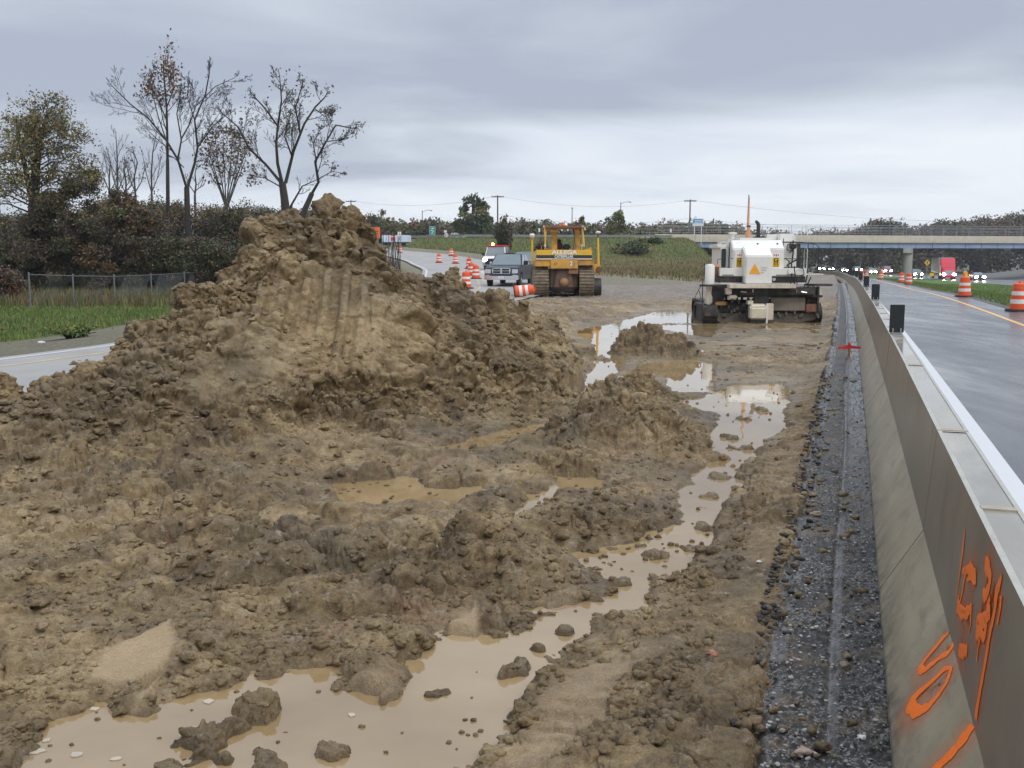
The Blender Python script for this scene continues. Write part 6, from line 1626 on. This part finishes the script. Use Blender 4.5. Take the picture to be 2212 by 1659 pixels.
def track(x0, x1, y0, y1, r, name='track', zc=None):
    zc = zc or r; n = 60; b = MB(); hw = (x1-x0)/2; pts = []
    Ls = y1-y0-2*r
    per = 2*Ls+2*math.pi*r
    def pos(s):
        s %= per
        if s < Ls: return (y0+r+s, zc+r, 0)
        s -= Ls
        if s < math.pi*r: a = s/r; return (y1-r+r*math.sin(a), zc+r*math.cos(a), a)
        s -= math.pi*r
        if s < Ls: return (y1-r-s, zc-r, math.pi)
        s -= Ls; a = s/r; return (y0+r-r*math.sin(a), zc-r*math.cos(a), math.pi+a)
    for i in range(n):
        y, z, a = pos(per*i/n); M_ = Matrix.Translation((0, y, z)) @ Matrix.Rotation(-a, 4, 'X')
        b.box(x0, x1, -per/n*.46, per/n*.46, -.035, 0, M=M_).box(x0, x1, -.035, .04, 0, .045, M=M_)
    prof = [(y, z) for y, z, a in [pos(per*i/40) for i in range(40)]]
    b.prism([(y0+r+(y-y0-r)*1.0, zc+(z-zc)*.93) for y, z in prof], x0+.06, x1-.06, 'x')
    return b
tw = (DX(370), DX(615)), (DX(1135), DX(1388))
for x0, x1 in tw:
    b = track(x0, x1, 0, 3.6, .72, zc=.74)
    tk = b.build('track', mudm, DZ)
    for y in (.8, 1.4, 2.0, 2.6): MB().cyl((x0+.05, y, .32), (x1-.05, y, .32), .2, n=14).build('track_roller', dsteel, tk, smooth=True)
MB().box(DX(625), DX(1125), .35, 3.2, .42, DZz(980)).build('belly', mudd, DZ, bevel=.08)
MB().prism([(DX(700), .45), (DX(1050), .45), (DX(1010), DZz(990)), (DX(745), DZz(990))], .18, .5, 'y').build('transmission_case', mudd, DZ, bevel=.05)
MB().ball(((DX(880)), .16, DZz(1200)), .22, .16, .21, 14, 8).build('hitch_cover', pm('rust_paint', (.34, .18, .09), .6, var=.2), DZ, smooth=True)
MB().box(DX(950), DX(1115), .05, .5, DZz(1060), DZz(962)).build('valve_box', pm('rusty_orange', (.28, .13, .08), .6, dirt=.5, dcol=(.12, .07, .05)), DZ, bevel=.02)
MB().box(DX(385), DX(640), .02, 1.2, DZz(935), DZz(832)).build('fender', cat, DZ, bevel=.025)
MB().box(DX(1110), DX(1385), .02, 1.2, DZz(915), DZz(825)).build('fender', cat, DZ, bevel=.025)
MB().box(DX(640), DX(1110), -.05, .9, DZz(972), DZz(815)).build('rear_plate', cat, DZ, bevel=.03)
MB().box(DX(385), DX(1365), -.02, 1.3, DZz(830), DZz(812)).build('ledge', cat, DZ, bevel=.01)
MB().box(DX(395), DX(1350), .0, 1.3, DZz(812), DZz(655), top=(.985, 1)).build('fuel_tank', cat2, DZ, bevel=.03)
tank = [o for o in DZ.children if o.name.startswith('fuel_tank')][0]
MB().box(DX(402), DX(1344), -.008, .004, DZz(795), DZz(742)).build('black_band', pm('band_black', (.03, .035, .045), .5), tank)
MB().box(DX(402), DX(1344), -.008, .004, DZz(810), DZz(797)).build('white_band', pm('band_white', (.65, .62, .58), .5, dirt=.5, dcol=(.3, .2, .12)), tank)
def text(s, size, loc, m, parent, rot=(math.pi/2, 0, 0), sx=1.0, name='lettering', ext=.004, align='CENTER', bold=.0):
    cu = bpy.data.curves.new('t', 'FONT'); cu.body = s; cu.size = size; cu.align_x = align; cu.extrude = ext; cu.offset = bold
    to = bpy.data.objects.new('t', cu); COL.objects.link(to)
    dg = bpy.context.evaluated_depsgraph_get(); me = bpy.data.meshes.new_from_object(to.evaluated_get(dg)); bpy.data.objects.remove(to)
    me.materials.clear(); me.materials.append(m); o = bpy.data.objects.new(name, me); COL.objects.link(o)
    o.location = loc; o.rotation_euler = rot; o.scale = (sx, 1, 1); o.parent = parent
    return o
wl_ = pm('letter_white', (.80, .78, .74), .5, var=.04)
text('ALLEGA', .27, (DX(876), -.014, DZz(728)), wl_, tank, sx=1.22, bold=.009)
text('CATERPILLAR', .165, (DX(868), -.014, DZz(786)), wl_, tank, sx=.86, bold=.005)
rp = [o for o in DZ.children if o.name.startswith('rear_plate')][0]
text('2', .27, (DX(990), -.062, DZz(915)), wl_, rp, bold=.008)
text('17', .16, (DX(725), -.062, DZz(910)), pm('letter_teal', (.10, .16, .13), .6), rp, bold=.006)
# roll-over frame
for x0, x1, nm in ((680, 778, 'rollover_post'), (1085, 1165, 'rollover_post')):
    MB().box(DX(x0), DX(x1), .9, 1.15, DZz(655), DZz(322)).build(nm, cat, DZ, bevel=.02)
MB().box(DX(672), DX(785), .85, 1.2, DZz(345), DZz(318)).build('post_cap', cat2, DZ, bevel=.01); MB().box(DX(1080), DX(1150), .85, 1.2, DZz(335), DZz(308)).build('post_cap', cat2, DZ, bevel=.01)
MB().tube([(DX(558), .3, DZz(640)), (DX(560), .35, DZz(420)), (DX(575), .5, DZz(330)), (DX(610), .6, DZz(290))], .045, 8).build('canopy_brace', cat, DZ, smooth=True)
MB().tube([(DX(1210), .3, DZz(600)), (DX(1200), .35, DZz(420)), (DX(1185), .5, DZz(290))], .06, 8).build('canopy_brace', cat, DZ, smooth=True)
MB().tube([(DX(548), .3, DZz(430)), (DX(548), .35, DZz(262))], .035, 8).build('canopy_brace', cat, DZ, smooth=True)
MB().box(DX(545), DX(1205), .3, 2.6, DZz(292), DZz(245)).build('canopy', pm('canopy_rust', (.22, .085, .05), .55, dirt=.5, dcol=(.35, .2, .06)), DZ, bevel=.03)
MB().cyl((DX(860), .5, DZz(245)), (DX(860), .5, DZz(205)), .10, .085, n=14).build('amber_beacon', pm('beacon_orange', (.80, .16, .02), .35), DZ, smooth=True)
for x in (840, 940): MB().cyl((DX(x), .25, DZz(322)), (DX(x), .31, DZz(322)), .05, n=12).build('work_lamp', chrome, DZ, smooth=True)
for x in (532, 1192): MB().cyl((DX(x), .2, DZz(262)), (DX(x), .27, DZz(262)), .05, n=12).build('work_lamp', pm('lamp_grey', (.5, .5, .48), .3), DZ, smooth=True)
MB().box(DX(1215), DX(1250), .3, .5, DZz(325), DZz(268), top=(.4, 1)).build('antenna_cap', pm('cap_cream', (.65, .62, .5), .4), DZ, bevel=.01)
MB().box(DX(738), DX(878), 1.2, 1.5, DZz(640), DZz(520)).box(DX(752), DX(862), 1.25, 1.45, DZz(530), DZz(468)).build('seat', seatm, DZ, bevel=.05)
MB().box(DX(888), DX(1010), 1.0, 1.6, DZz(650), DZz(552)).build('console', seatm, DZ, bevel=.06)
MB().tube([(DX(1045), .9, DZz(650)), (DX(1075), .9, DZz(520)), (DX(1070), 1.0, DZz(380)), (DX(1060), 1.0, DZz(300))], .012, 6).build('hose', darkp, DZ)
MB().tube([(DX(1120), 1.0, DZz(650)), (DX(1155), 1.1, DZz(560))], .02, 6).build('lever', darkp, DZ)
for x in (556, 1180): MB().box(DX(x)-.055, DX(x)+.055, .25, .36, DZz(600), DZz(562)).cyl((DX(x), .3, DZz(650)), (DX(x), .3, DZz(600)), .025, n=8).build('grey_lamp', pm('lamp_grey', (.5, .5, .48), .3), DZ, bevel=.01)
MB().tube([(DX(490), .3, DZz(650)), (DX(500), .3, DZz(575))], .012, 6).build('lever', cat, DZ)
MB().prism([(DX(1240), DZz(655)), (DX(1340), DZz(655)), (DX(1350), DZz(610)), (DX(1325), DZz(610)), (DX(1310), DZz(635)), (DX(1240), DZz(640))], .3, .8, 'y').build('fuel_cap', cat, DZ, bevel=.01)
# engine hood in front, seen between the posts
MB().box(DX(740), DX(1040), 1.8, 4.6, 1.2, DZz(600)).build('engine_hood', cat, DZ, bevel=.05)
# masts on the blade, blade and push arm
MB().prism([(-.1, .1), (.25, .05), (.35, .6), (.25, 1.15), (-.05, 1.3), (.05, .7)], DX(380), DX(1545), 'x', M=Matrix.Translation((0, 4.3, 0))).build('blade', dsteel, DZ, bevel=.02)
MB().cyl((DX(396), 3.9, DZz(900)), (DX(396), 3.9, DZz(430)), .055, .05, n=12).build('left_mast', cat2, DZ, smooth=True)
MB().lathe([(.0, 0), (.10, 0), (.13, .05), (.13, .13), (.09, .17), (.0, .18)], (DX(396), 3.9, DZz(412)), 18).build('left_receiver', wl_, DZ, smooth=True)
MB().cyl((DX(396), 3.9, DZz(430)), (DX(396), 3.9, DZz(410)), .12, .10, n=16).build('receiver_mount', pm('mount_orange', (.55, .22, .05), .5), DZ, smooth=True)
MB().cyl((DX(1502), 1.2, DZz(930)), (DX(1490), 1.2, DZz(445)), .062, .045, n=12).build('right_mast', cat2, DZ, smooth=True)
MB().cyl((DX(1490), 1.2, DZz(445)), (DX(1490), 1.2, DZz(380)), .03, n=8).build('mast_rod', dsteel, DZ, smooth=True)
MB().lathe([(.0, 0), (.09, 0), (.13, .04), (.13, .09), (.0, .12)], (DX(1490), 1.2, DZz(372)), 18).build('right_receiver', wl_, DZ, smooth=True)
MB().box(DX(1400), DX(1548), 1.0, 1.6, DZz(1055), DZz(895), top=(.85, 1), off=(-.01, 0)).build('arm_bracket', cat, DZ, bevel=.05)
MB().cyl((DX(1505), .95, DZz(990)), (DX(1505), 1.2, DZz(990)), .15, n=20).build('arm_pivot', pm('rusty_brown', (.16, .08, .04), .6), DZ, smooth=True)
b = track(DX(1405), DX(1548), .9, 1.75, .40, zc=.46); b.build('scarifier_wheel', dsteel, DZ)
MB().box(DX(1350), DX(1420), .9, 1.3, DZz(1080), DZz(900)).build('arm', cat, DZ, bevel=.02)

# ================================================================ WHITE TRIMMER / PAVER MACHINE
c = at(1640, 698, 29.2)
PVm = empty('paving_machine', (c.x, c.y, mud_z(c.x, c.y)-.03), R(-2), 'large white paving machine with an orange triangle standing in muddy water', 'paving machine')
pk_ = .2026*mpp(29.2)
PX = lambda x: (x-890)*pk_
PZ = lambda y: (1524-y)*pk_
mw = pm('machine_white', (.74, .72, .66), .35, 0, var=.05, scale=1.5, dirt=.30, dcol=(.45, .38, .28), dscale=1.8, dth=.54)
mc = pm('machine_cream', (.66, .58, .46), .5, 0, var=.1, scale=2, dirt=.6, dcol=(.30, .22, .15), dscale=2.2, dth=.48)
md = pm('machine_dark', (.035, .032, .030), .6, .2, var=.35, scale=5, dirt=.7, dcol=(.12, .10, .075), dscale=2.5, dth=.48)
mm_ = pm('trimmer_mud', (.13, .11, .085), .6, 0, var=.4, scale=5, bump=.9, bscale=14)
hose_ = pm('hose_black', (.015, .015, .015), .4); peach = pm('mast_peach', (.62, .30, .17), .5, dirt=.3, dcol=(.35, .2, .12)); brs = pm('rust_red', (.22, .10, .06), .7, var=.3, scale=6)
def pbox(nm, x0, x1, y0, y1, zt, zb, m, bevel=.015, **k):
    return MB().box(PX(x0), PX(x1), y0, y1, PZ(zb), PZ(zt), **k).build(nm, m, PVm, bevel=bevel)
# engine house
b = MB().prism([(.75, PZ(985)), (.75, PZ(715)), (1.1, PZ(620)), (3.6, PZ(620)), (3.6, PZ(985))], PX(640), PX(1197), 'x'); hood = b.build('engine_house', mw, PVm, bevel=.025)
nose = MB().prism([(.18, PZ(1092)), (.18, PZ(792)), (.70, PZ(690)), (.95, PZ(690)), (.95, PZ(1092))], PX(741), PX(1027), 'x').build('nose_box', mw, PVm, bevel=.03)
pbox('rear_housing', 748, 1090, 1.3, 3.4, 592, 622, mw); pbox('upper_tank', 1100, 1240, 2.2, 4.2, 545, 640, mw); pbox('upper_tank', 1236, 1432, 2.0, 4.2, 540, 640, mw, .05)
pbox('side_cabinet', 1212, 1398, 1.5, 3.2, 648, 915, mw); pbox('dark_panel', 1398, 1448, 1.6, 3.0, 655, 930, md); pbox('side_cabinet', 545, 636, 1.4, 3.0, 700, 925, mw); pbox('dark_grille', 555, 602, 1.33, 1.39, 712, 915, pm('grille_green', (.03, .04, .03), .6)); pbox('upper_shelf', 512, 640, 1.5, 3.0, 660, 702, mw)
pbox('door', 655, 738, .735, .748, 730, 970, mw, .01); pbox('door', 1032, 1185, .735, .748, 730, 970, mw, .01)
for x in (920, 1135): MB().ball((PX(x), .95, PZ(672)+.03), .035, .03, .03, 8, 5).cyl((PX(x)-.12, .96, PZ(668)), (PX(x)+.12, .96, PZ(668)), .006, n=5).build('latch', darkp, PVm)
# deck
pbox('deck_plate', 490, 745, .55, 2.4, 925, 1012, mw); pbox('deck_plate', 1025, 1425, .55, 2.4, 925, 1012, mw)
for x0, x1 in ((515, 640), (1100, 1400)): pbox('deck_slot', x0, x1, .538, .549, 995, 1002, darkp, 0)
pbox('dark_bay', 492, 735, .6, 2.2, 1012, 1082, md); pbox('dark_bay', 1100, 1420, .6, 2.2, 1012, 1082, md)
pbox('rail_strip', 500, 735, .56, .66, 1082, 1093, mw, 0); pbox('rail_strip', 1300, 1420, .56, .66, 1080, 1092, mw, 0)
pbox('rear_beam', 560, 1272, .0, .35, 1094, 1137, mc, .01); pbox('side_arm', 1420, 1620, .6, 1.0, 985, 1006, mc, .01)
MB().cyl((PX(1075), .5, PZ(1045)), (PX(1075), .58, PZ(1045)), .05, n=14).build('gauge', chrome, PVm, smooth=True)
# lower frame, conveyor and trimmer
pbox('under_frame', 575, 1500, .3, 3.0, 1137, 1215, md, .02); pbox('cross_beam', 860, 1430, .42, .60, 1190, 1212, mudm, .01)
pbox('cross_beam', 540, 1600, .45, .85, 1215, 1240, md, .01); pbox('mud_plate', 1045, 1420, .50, .62, 1240, 1385, pm('plate_mud', (.24, .20, .155), .6, var=.25, scale=3), .01)
pbox('pump_box', 540, 600, .15, .6, 1140, 1205, mc, .02); pbox('cylinder_end', 570, 665, .2, .5, 1212, 1255, mc, .03)
MB().cyl((PX(500), .9, PZ(1380)), (PX(1570), .9, PZ(1380)), .30, n=20).build('trimmer_drum', md, PVm, smooth=True)
b = MB(); rq = random.Random(3)
for i in range(110):
    x = 450+i*10.4; a = i*1.1; yy = .9-.33*abs(math.cos(a)); z = PZ(1380)+.33*math.sin(a)
    b.box(PX(x)-.03, PX(x)+.03, yy-.05, yy+.05, z-.05, z+.05, M=None)
b.build('trimmer_teeth', mm_, PVm)['kind'] = 'stuff'
MB().prism([(PX(450), PZ(1500)), (PX(440), PZ(1400)), (PX(500), PZ(1340)), (PX(780), PZ(1360)), (PX(1050), PZ(1390)), (PX(1560), PZ(1370)), (PX(1560), PZ(1480)), (PX(1400), PZ(1522)), (PX(700), PZ(1530)), (PX(520), PZ(1530))], .62, 1.5, 'y').build('mouldboard', mm_, PVm, bevel=.03)
b = MB().prism([(.0, PZ(1468)), (-.02, PZ(1340)), (.05, PZ(1312)), (.35, PZ(1300)), (.35, PZ(1468))], PX(790), PX(968), 'x').build('drum_housing', pm('housing_cream', (.68, .62, .46), .4, dirt=.25, dcol=(.4, .32, .2)), PVm, bevel=.04)
pbox('housing_side', 970, 1048, .1, .4, 1300, 1480, mc, .02); pbox('housing_foot', 965, 985, .05, .15, 1300, 1520, mw, .005); pbox('housing_bracket', 770, 830, .1, .4, 1270, 1312, mc, .01); pbox('housing_lower', 800, 970, .05, .4, 1468, 1570, md, .02)
pbox('hub', 850, 1010, .25, .45, 1215, 1305, md, .03)
# legs and crawler tracks
for (x0, x1, y0) in ((298, 455, .2), (1545, 1625, .7)):
    b = track(PX(x0), PX(x1), y0, y0+1.9, .25, zc=.27); b.build('crawler_track', md, PVm)
pbox('left_track_guard', 305, 440, .05, .15, 1340, 1440, md, .02)
b = track(PX(460), PX(600), 3.8, 5.6, .25, zc=.27); b.build('crawler_track', md, PVm); b = track(PX(1470), PX(1600), 3.8, 5.6, .25, zc=.27); b.build('crawler_track', md, PVm)
MB().lathe([(.0, 0), (.145, 0), (.145, PZ(900)-PZ(1100)), (.12, PZ(885)-PZ(1100)), (.0, PZ(878)-PZ(1100))], (PX(385), .6, PZ(1100)), 20).build('leg_tube', mw, PVm, smooth=True)
pbox('leg_post', 345, 415, .5, .8, 1100, 1350, mc, .02); pbox('leg_bracket', 420, 545, .5, 1.0, 1120, 1330, md, .02); pbox('rust_block', 440, 560, .42, .6, 1285, 1330, pm('ochre', (.40, .20, .06), .6, dirt=.5), .02); pbox('cross_bar', 265, 560, .35, .45, 1100, 1122, md, .01)
b = MB().lathe([(.0, 0), (.12, 0), (.125, .02), (.11, .30), (.12, .31), (.12, .34), (.0, .345)], (PX(465), .9, PZ(1010)), 18); b.build('filter_can', brs, PVm, smooth=True)
MB().cyl((PX(465), .9, PZ(912)), (PX(465), .9, PZ(886)), .13, n=18).build('filter_lid', peach, PVm, smooth=True)
MB().prism([(PX(1545), PZ(1500)), (PX(1545), PZ(1125)), (PX(1590), PZ(1125)), (PX(1640), PZ(1250)), (PX(1610), PZ(1300)), (PX(1612), PZ(1500))], .75, 1.2, 'y').build('right_leg', mc, PVm, bevel=.02)
pbox('end_gate', 1425, 1550, .45, .7, 1310, 1400, brs, .02); pbox('end_post', 1540, 1560, .4, .6, 1120, 1400, md, .01); pbox('right_frame', 1430, 1560, .7, 1.4, 1130, 1320, md, .02)
pbox('dark_wing', 1500, 1760, 1.0, 1.6, 1098, 1122, md, .01)
# stacks
MB().cyl((PX(905), 2.2, PZ(622)), (PX(905), 2.2, PZ(520)), .10, .095, n=16).cyl((PX(905), 2.2, PZ(520)), (PX(908), 2.2, PZ(455)), .06, .05, n=14).build('mast_base', peach, PVm, smooth=True)
MB().cyl((PX(900), 2.2, PZ(455)), (PX(902), 2.2, PZ(158)), .042, .028, n=12).build('mast', peach, PVm, smooth=True)
MB().cyl((PX(902), 2.2, PZ(158)), (PX(899), 2.2, PZ(100)), .02, .012, n=8).build('mast_tip', darkp, PVm)
MB().cyl((PX(907), 2.2, PZ(462)), (PX(907), 2.2, PZ(446)), .065, n=14).build('mast_collar', darkp, PVm)
MB().tube([(PX(1036), 2.4, PZ(620)), (PX(1034), 2.4, PZ(440)), (PX(1024), 2.4, PZ(415)), (PX(1000), 2.35, PZ(398))], [.062, .062, .055, .045], 12).build('exhaust_stack', pm('exhaust', (.06, .05, .045), .6, .4), PVm, smooth=True)
pbox('air_cleaner', 978, 1095, 2.0, 2.6, 570, 622, darkp, .03)
b = MB()
for x in (975, 1015, 1055, 1097): b.cyl((PX(x), 2.0, PZ(600)), (PX(x), 2.0, PZ(543)), .008, n=5)
b.cyl((PX(975), 2.0, PZ(545)), (PX(1097), 2.0, PZ(545)), .008, n=5); b.build('guard_rail', darkp, PVm)
MB().lathe([(.0, 0), (.05, 0), (.05, .14), (.14, .17), (.14, .20), (.0, .22)], (PX(728), 2.2, PZ(600)), 16).build('mushroom_cap', mw, PVm, smooth=True)
# handrails and hoses
def pipe(nm, pts, r, m=darkp, y=1.2): MB().tube([(PX(a), y if len(q_) == 0 else q_[0], PZ(b_)) for a, b_, *q_ in pts], r, 6).build(nm, m, PVm, smooth=True)
pipe('handrail', [(632, 980), (632, 645), (545, 660)], .012); pipe('handrail', [(1205, 980), (1205, 600)], .012, y=1.0); pipe('handrail', [(1205, 645), (1400, 640), (1560, 655), (1610, 690), (1612, 980)], .014)
pipe('handrail', [(1560, 655, 1.9), (1565, 1000, 1.9)], .012); pipe('grab_rail', [(1455, 960), (1455, 720), (1470, 695), (1486, 720), (1486, 960)], .016, chrome); pipe('grab_rail', [(1205, 820, 1.3), (1430, 822, 1.3), (1610, 822, 1.3)], .010)
pipe('handrail', [(505, 880), (505, 830), (560, 820)], .012); pipe('handrail', [(358, 860), (358, 1000)], .012); pipe('handrail', [(620, 820, .74), (640, 820, .74)], .012)
pipe('hose', [(1215, 840, 1.35), (1260, 820, 1.3), (1300, 850, 1.3), (1290, 900, 1.3), (1265, 980, .5), (1255, 1100, .5)], .018, hose_); pipe('hose', [(1400, 825, 1.3), (1330, 860, 1.3), (1270, 900, 1.25)], .028, hose_); pipe('hose', [(1285, 900, .5), (1300, 1000, .5), (1290, 1150, .4)], .016, hose_)
pipe('hose', [(1340, 640, 1.35), (1280, 670, 1.35), (1275, 720, 1.35), (1310, 740, 1.35), (1370, 700, 1.35), (1375, 650, 1.35)], .018, hose_); pipe('hose', [(1345, 620, 1.4), (1350, 760, 1.4), (1335, 900, 1.4), (1340, 930, 1.3)], .022, hose_); pipe('hose', [(1310, 680, 1.3), (1330, 740, 1.3), (1300, 760, 1.3)], .015, hose_)
pipe('hose', [(1340, 920, .5), (1385, 930, .5), (1395, 990, .5), (1350, 1020, .5), (1310, 1100, .4)], .014, hose_); pipe('hose', [(1440, 1000, .6), (1420, 1100, .6), (1390, 1180, .5), (1350, 1220, .4)], .02, hose_); pipe('hose', [(1480, 1020, .6), (1450, 1090, .6), (1460, 1200, .6)], .018, hose_)
pipe('hose', [(270, 1120, .3), (240, 1180, .3), (212, 1240, .3), (225, 1290, .3), (265, 1290, .3), (275, 1230, .3), (250, 1150, .3)], .010, hose_); pipe('hose', [(410, 1110, .4), (400, 1200, .4), (430, 1280, .4), (380, 1330, .4), (320, 1310, .4)], .018, hose_); pipe('side_rod', [(293, 1040, .3), (293, 1480, .3)], .014)
for k in range(6): pipe('hose', [(445+k*18, 1130+k*9, .45), (455+k*16, 1200, .40), (450+k*20, 1290-k*5, .42)], .014, hose_)
for k, (x, y) in enumerate([(640, 1180), (700, 1175), (1180, 1180), (1350, 1180)]): MB().cyl((PX(x), .28, PZ(y)), (PX(x+60), .28, PZ(y+8)), .03, n=10).build('hydraulic_ram', chrome if k % 2 else md, PVm, smooth=True)
for x in (832, 1300): MB().cyl((PX(x), .26, PZ(1185)), (PX(x), .26, PZ(1150)), .022, n=8).build('bolt', chrome, PVm)
pbox('valve_block', 1310, 1375, 1.25, 1.5, 660, 712, darkp, .02); pbox('control_box', 1225, 1300, .5, .56, 930, 985, mw, .005)
# decals
yb = pm('decal_yellow', (.80, .50, .03), .4, var=.04); ktx = pm('decal_black', (.03, .02, .01), .5); orr = pm('triangle_orange', (.95, .38, .02), .4, var=.12, scale=8); rdd = pm('decal_red', (.5, .05, .08), .5); gty = pm('decal_grey', (.38, .38, .38), .5)
def decal(x0, x1):
    xm = (x0+x1)/2; w = x1-x0
    d = MB().box(PX(x0), PX(x1), .728, .734, PZ(912), PZ(812)).build('decal', yb, hood)
    b = MB()
    for (a, c_, y0, y1) in ((.12, .88, 905, 899), (.2, .33, 893, 850), (.44, .56, 893, 850), (.67, .80, 893, 850), (.2, .8, 852, 843), (.2, .34, 843, 826), (.2, .82, 826, 818), (.62, .82, 846, 832)): b.box(PX(x0+w*a), PX(x0+w*c_), .722, .727, PZ(y0), PZ(y1))
    b.build('emblem', ktx, d)
    p_ = MB().box(PX(x0), PX(x1), .728, .734, PZ(808), PZ(764)).build('decal', wl_, hood)
    b = MB()
    for a, c_ in ((.15, .3), (.42, .58), (.7, .85)): b.box(PX(x0+w*a), PX(x0+w*c_), .722, .727, PZ(790), PZ(775))
    b.box(PX(x0+w*.46), PX(x0+w*.54), .722, .727, PZ(800), PZ(770)); b.build('emblem', rdd, p_)
decal(676, 741); decal(1068, 1148)
MB().prism([(PX(779), PZ(980)), (PX(902), PZ(984)), (PX(836), PZ(874))], .168, .176, 'y').build('warning_triangle', orr, nose)
b = MB()
for y, x1 in ((918, 972), (944, 962), (968, 935)): b.box(PX(905), PX(x1), .171, .178, PZ(y+3), PZ(y-3))
b.build('caption', gty, nose)

# ================================================================ HAZE
hz = bpy.data.materials.new('haze'); hz.use_nodes = True; t_ = hz.node_tree; t_.nodes.clear()
pv = t_.nodes.new('ShaderNodeVolumePrincipled'); ho = t_.nodes.new('ShaderNodeOutputMaterial'); t_.links.new(pv.outputs[0], ho.inputs['Volume'])
pv.inputs['Color'].default_value = (0.86, 0.89, 0.93, 1); pv.inputs['Density'].default_value = 0.00025; pv.inputs['Anisotropy'].default_value = 0.2
o = MB().box(-3100, 3100, -300, 3100, -4.2, 32).build('haze', hz); tag(o, 'thin damp haze in the air', 'haze', kind='stuff')
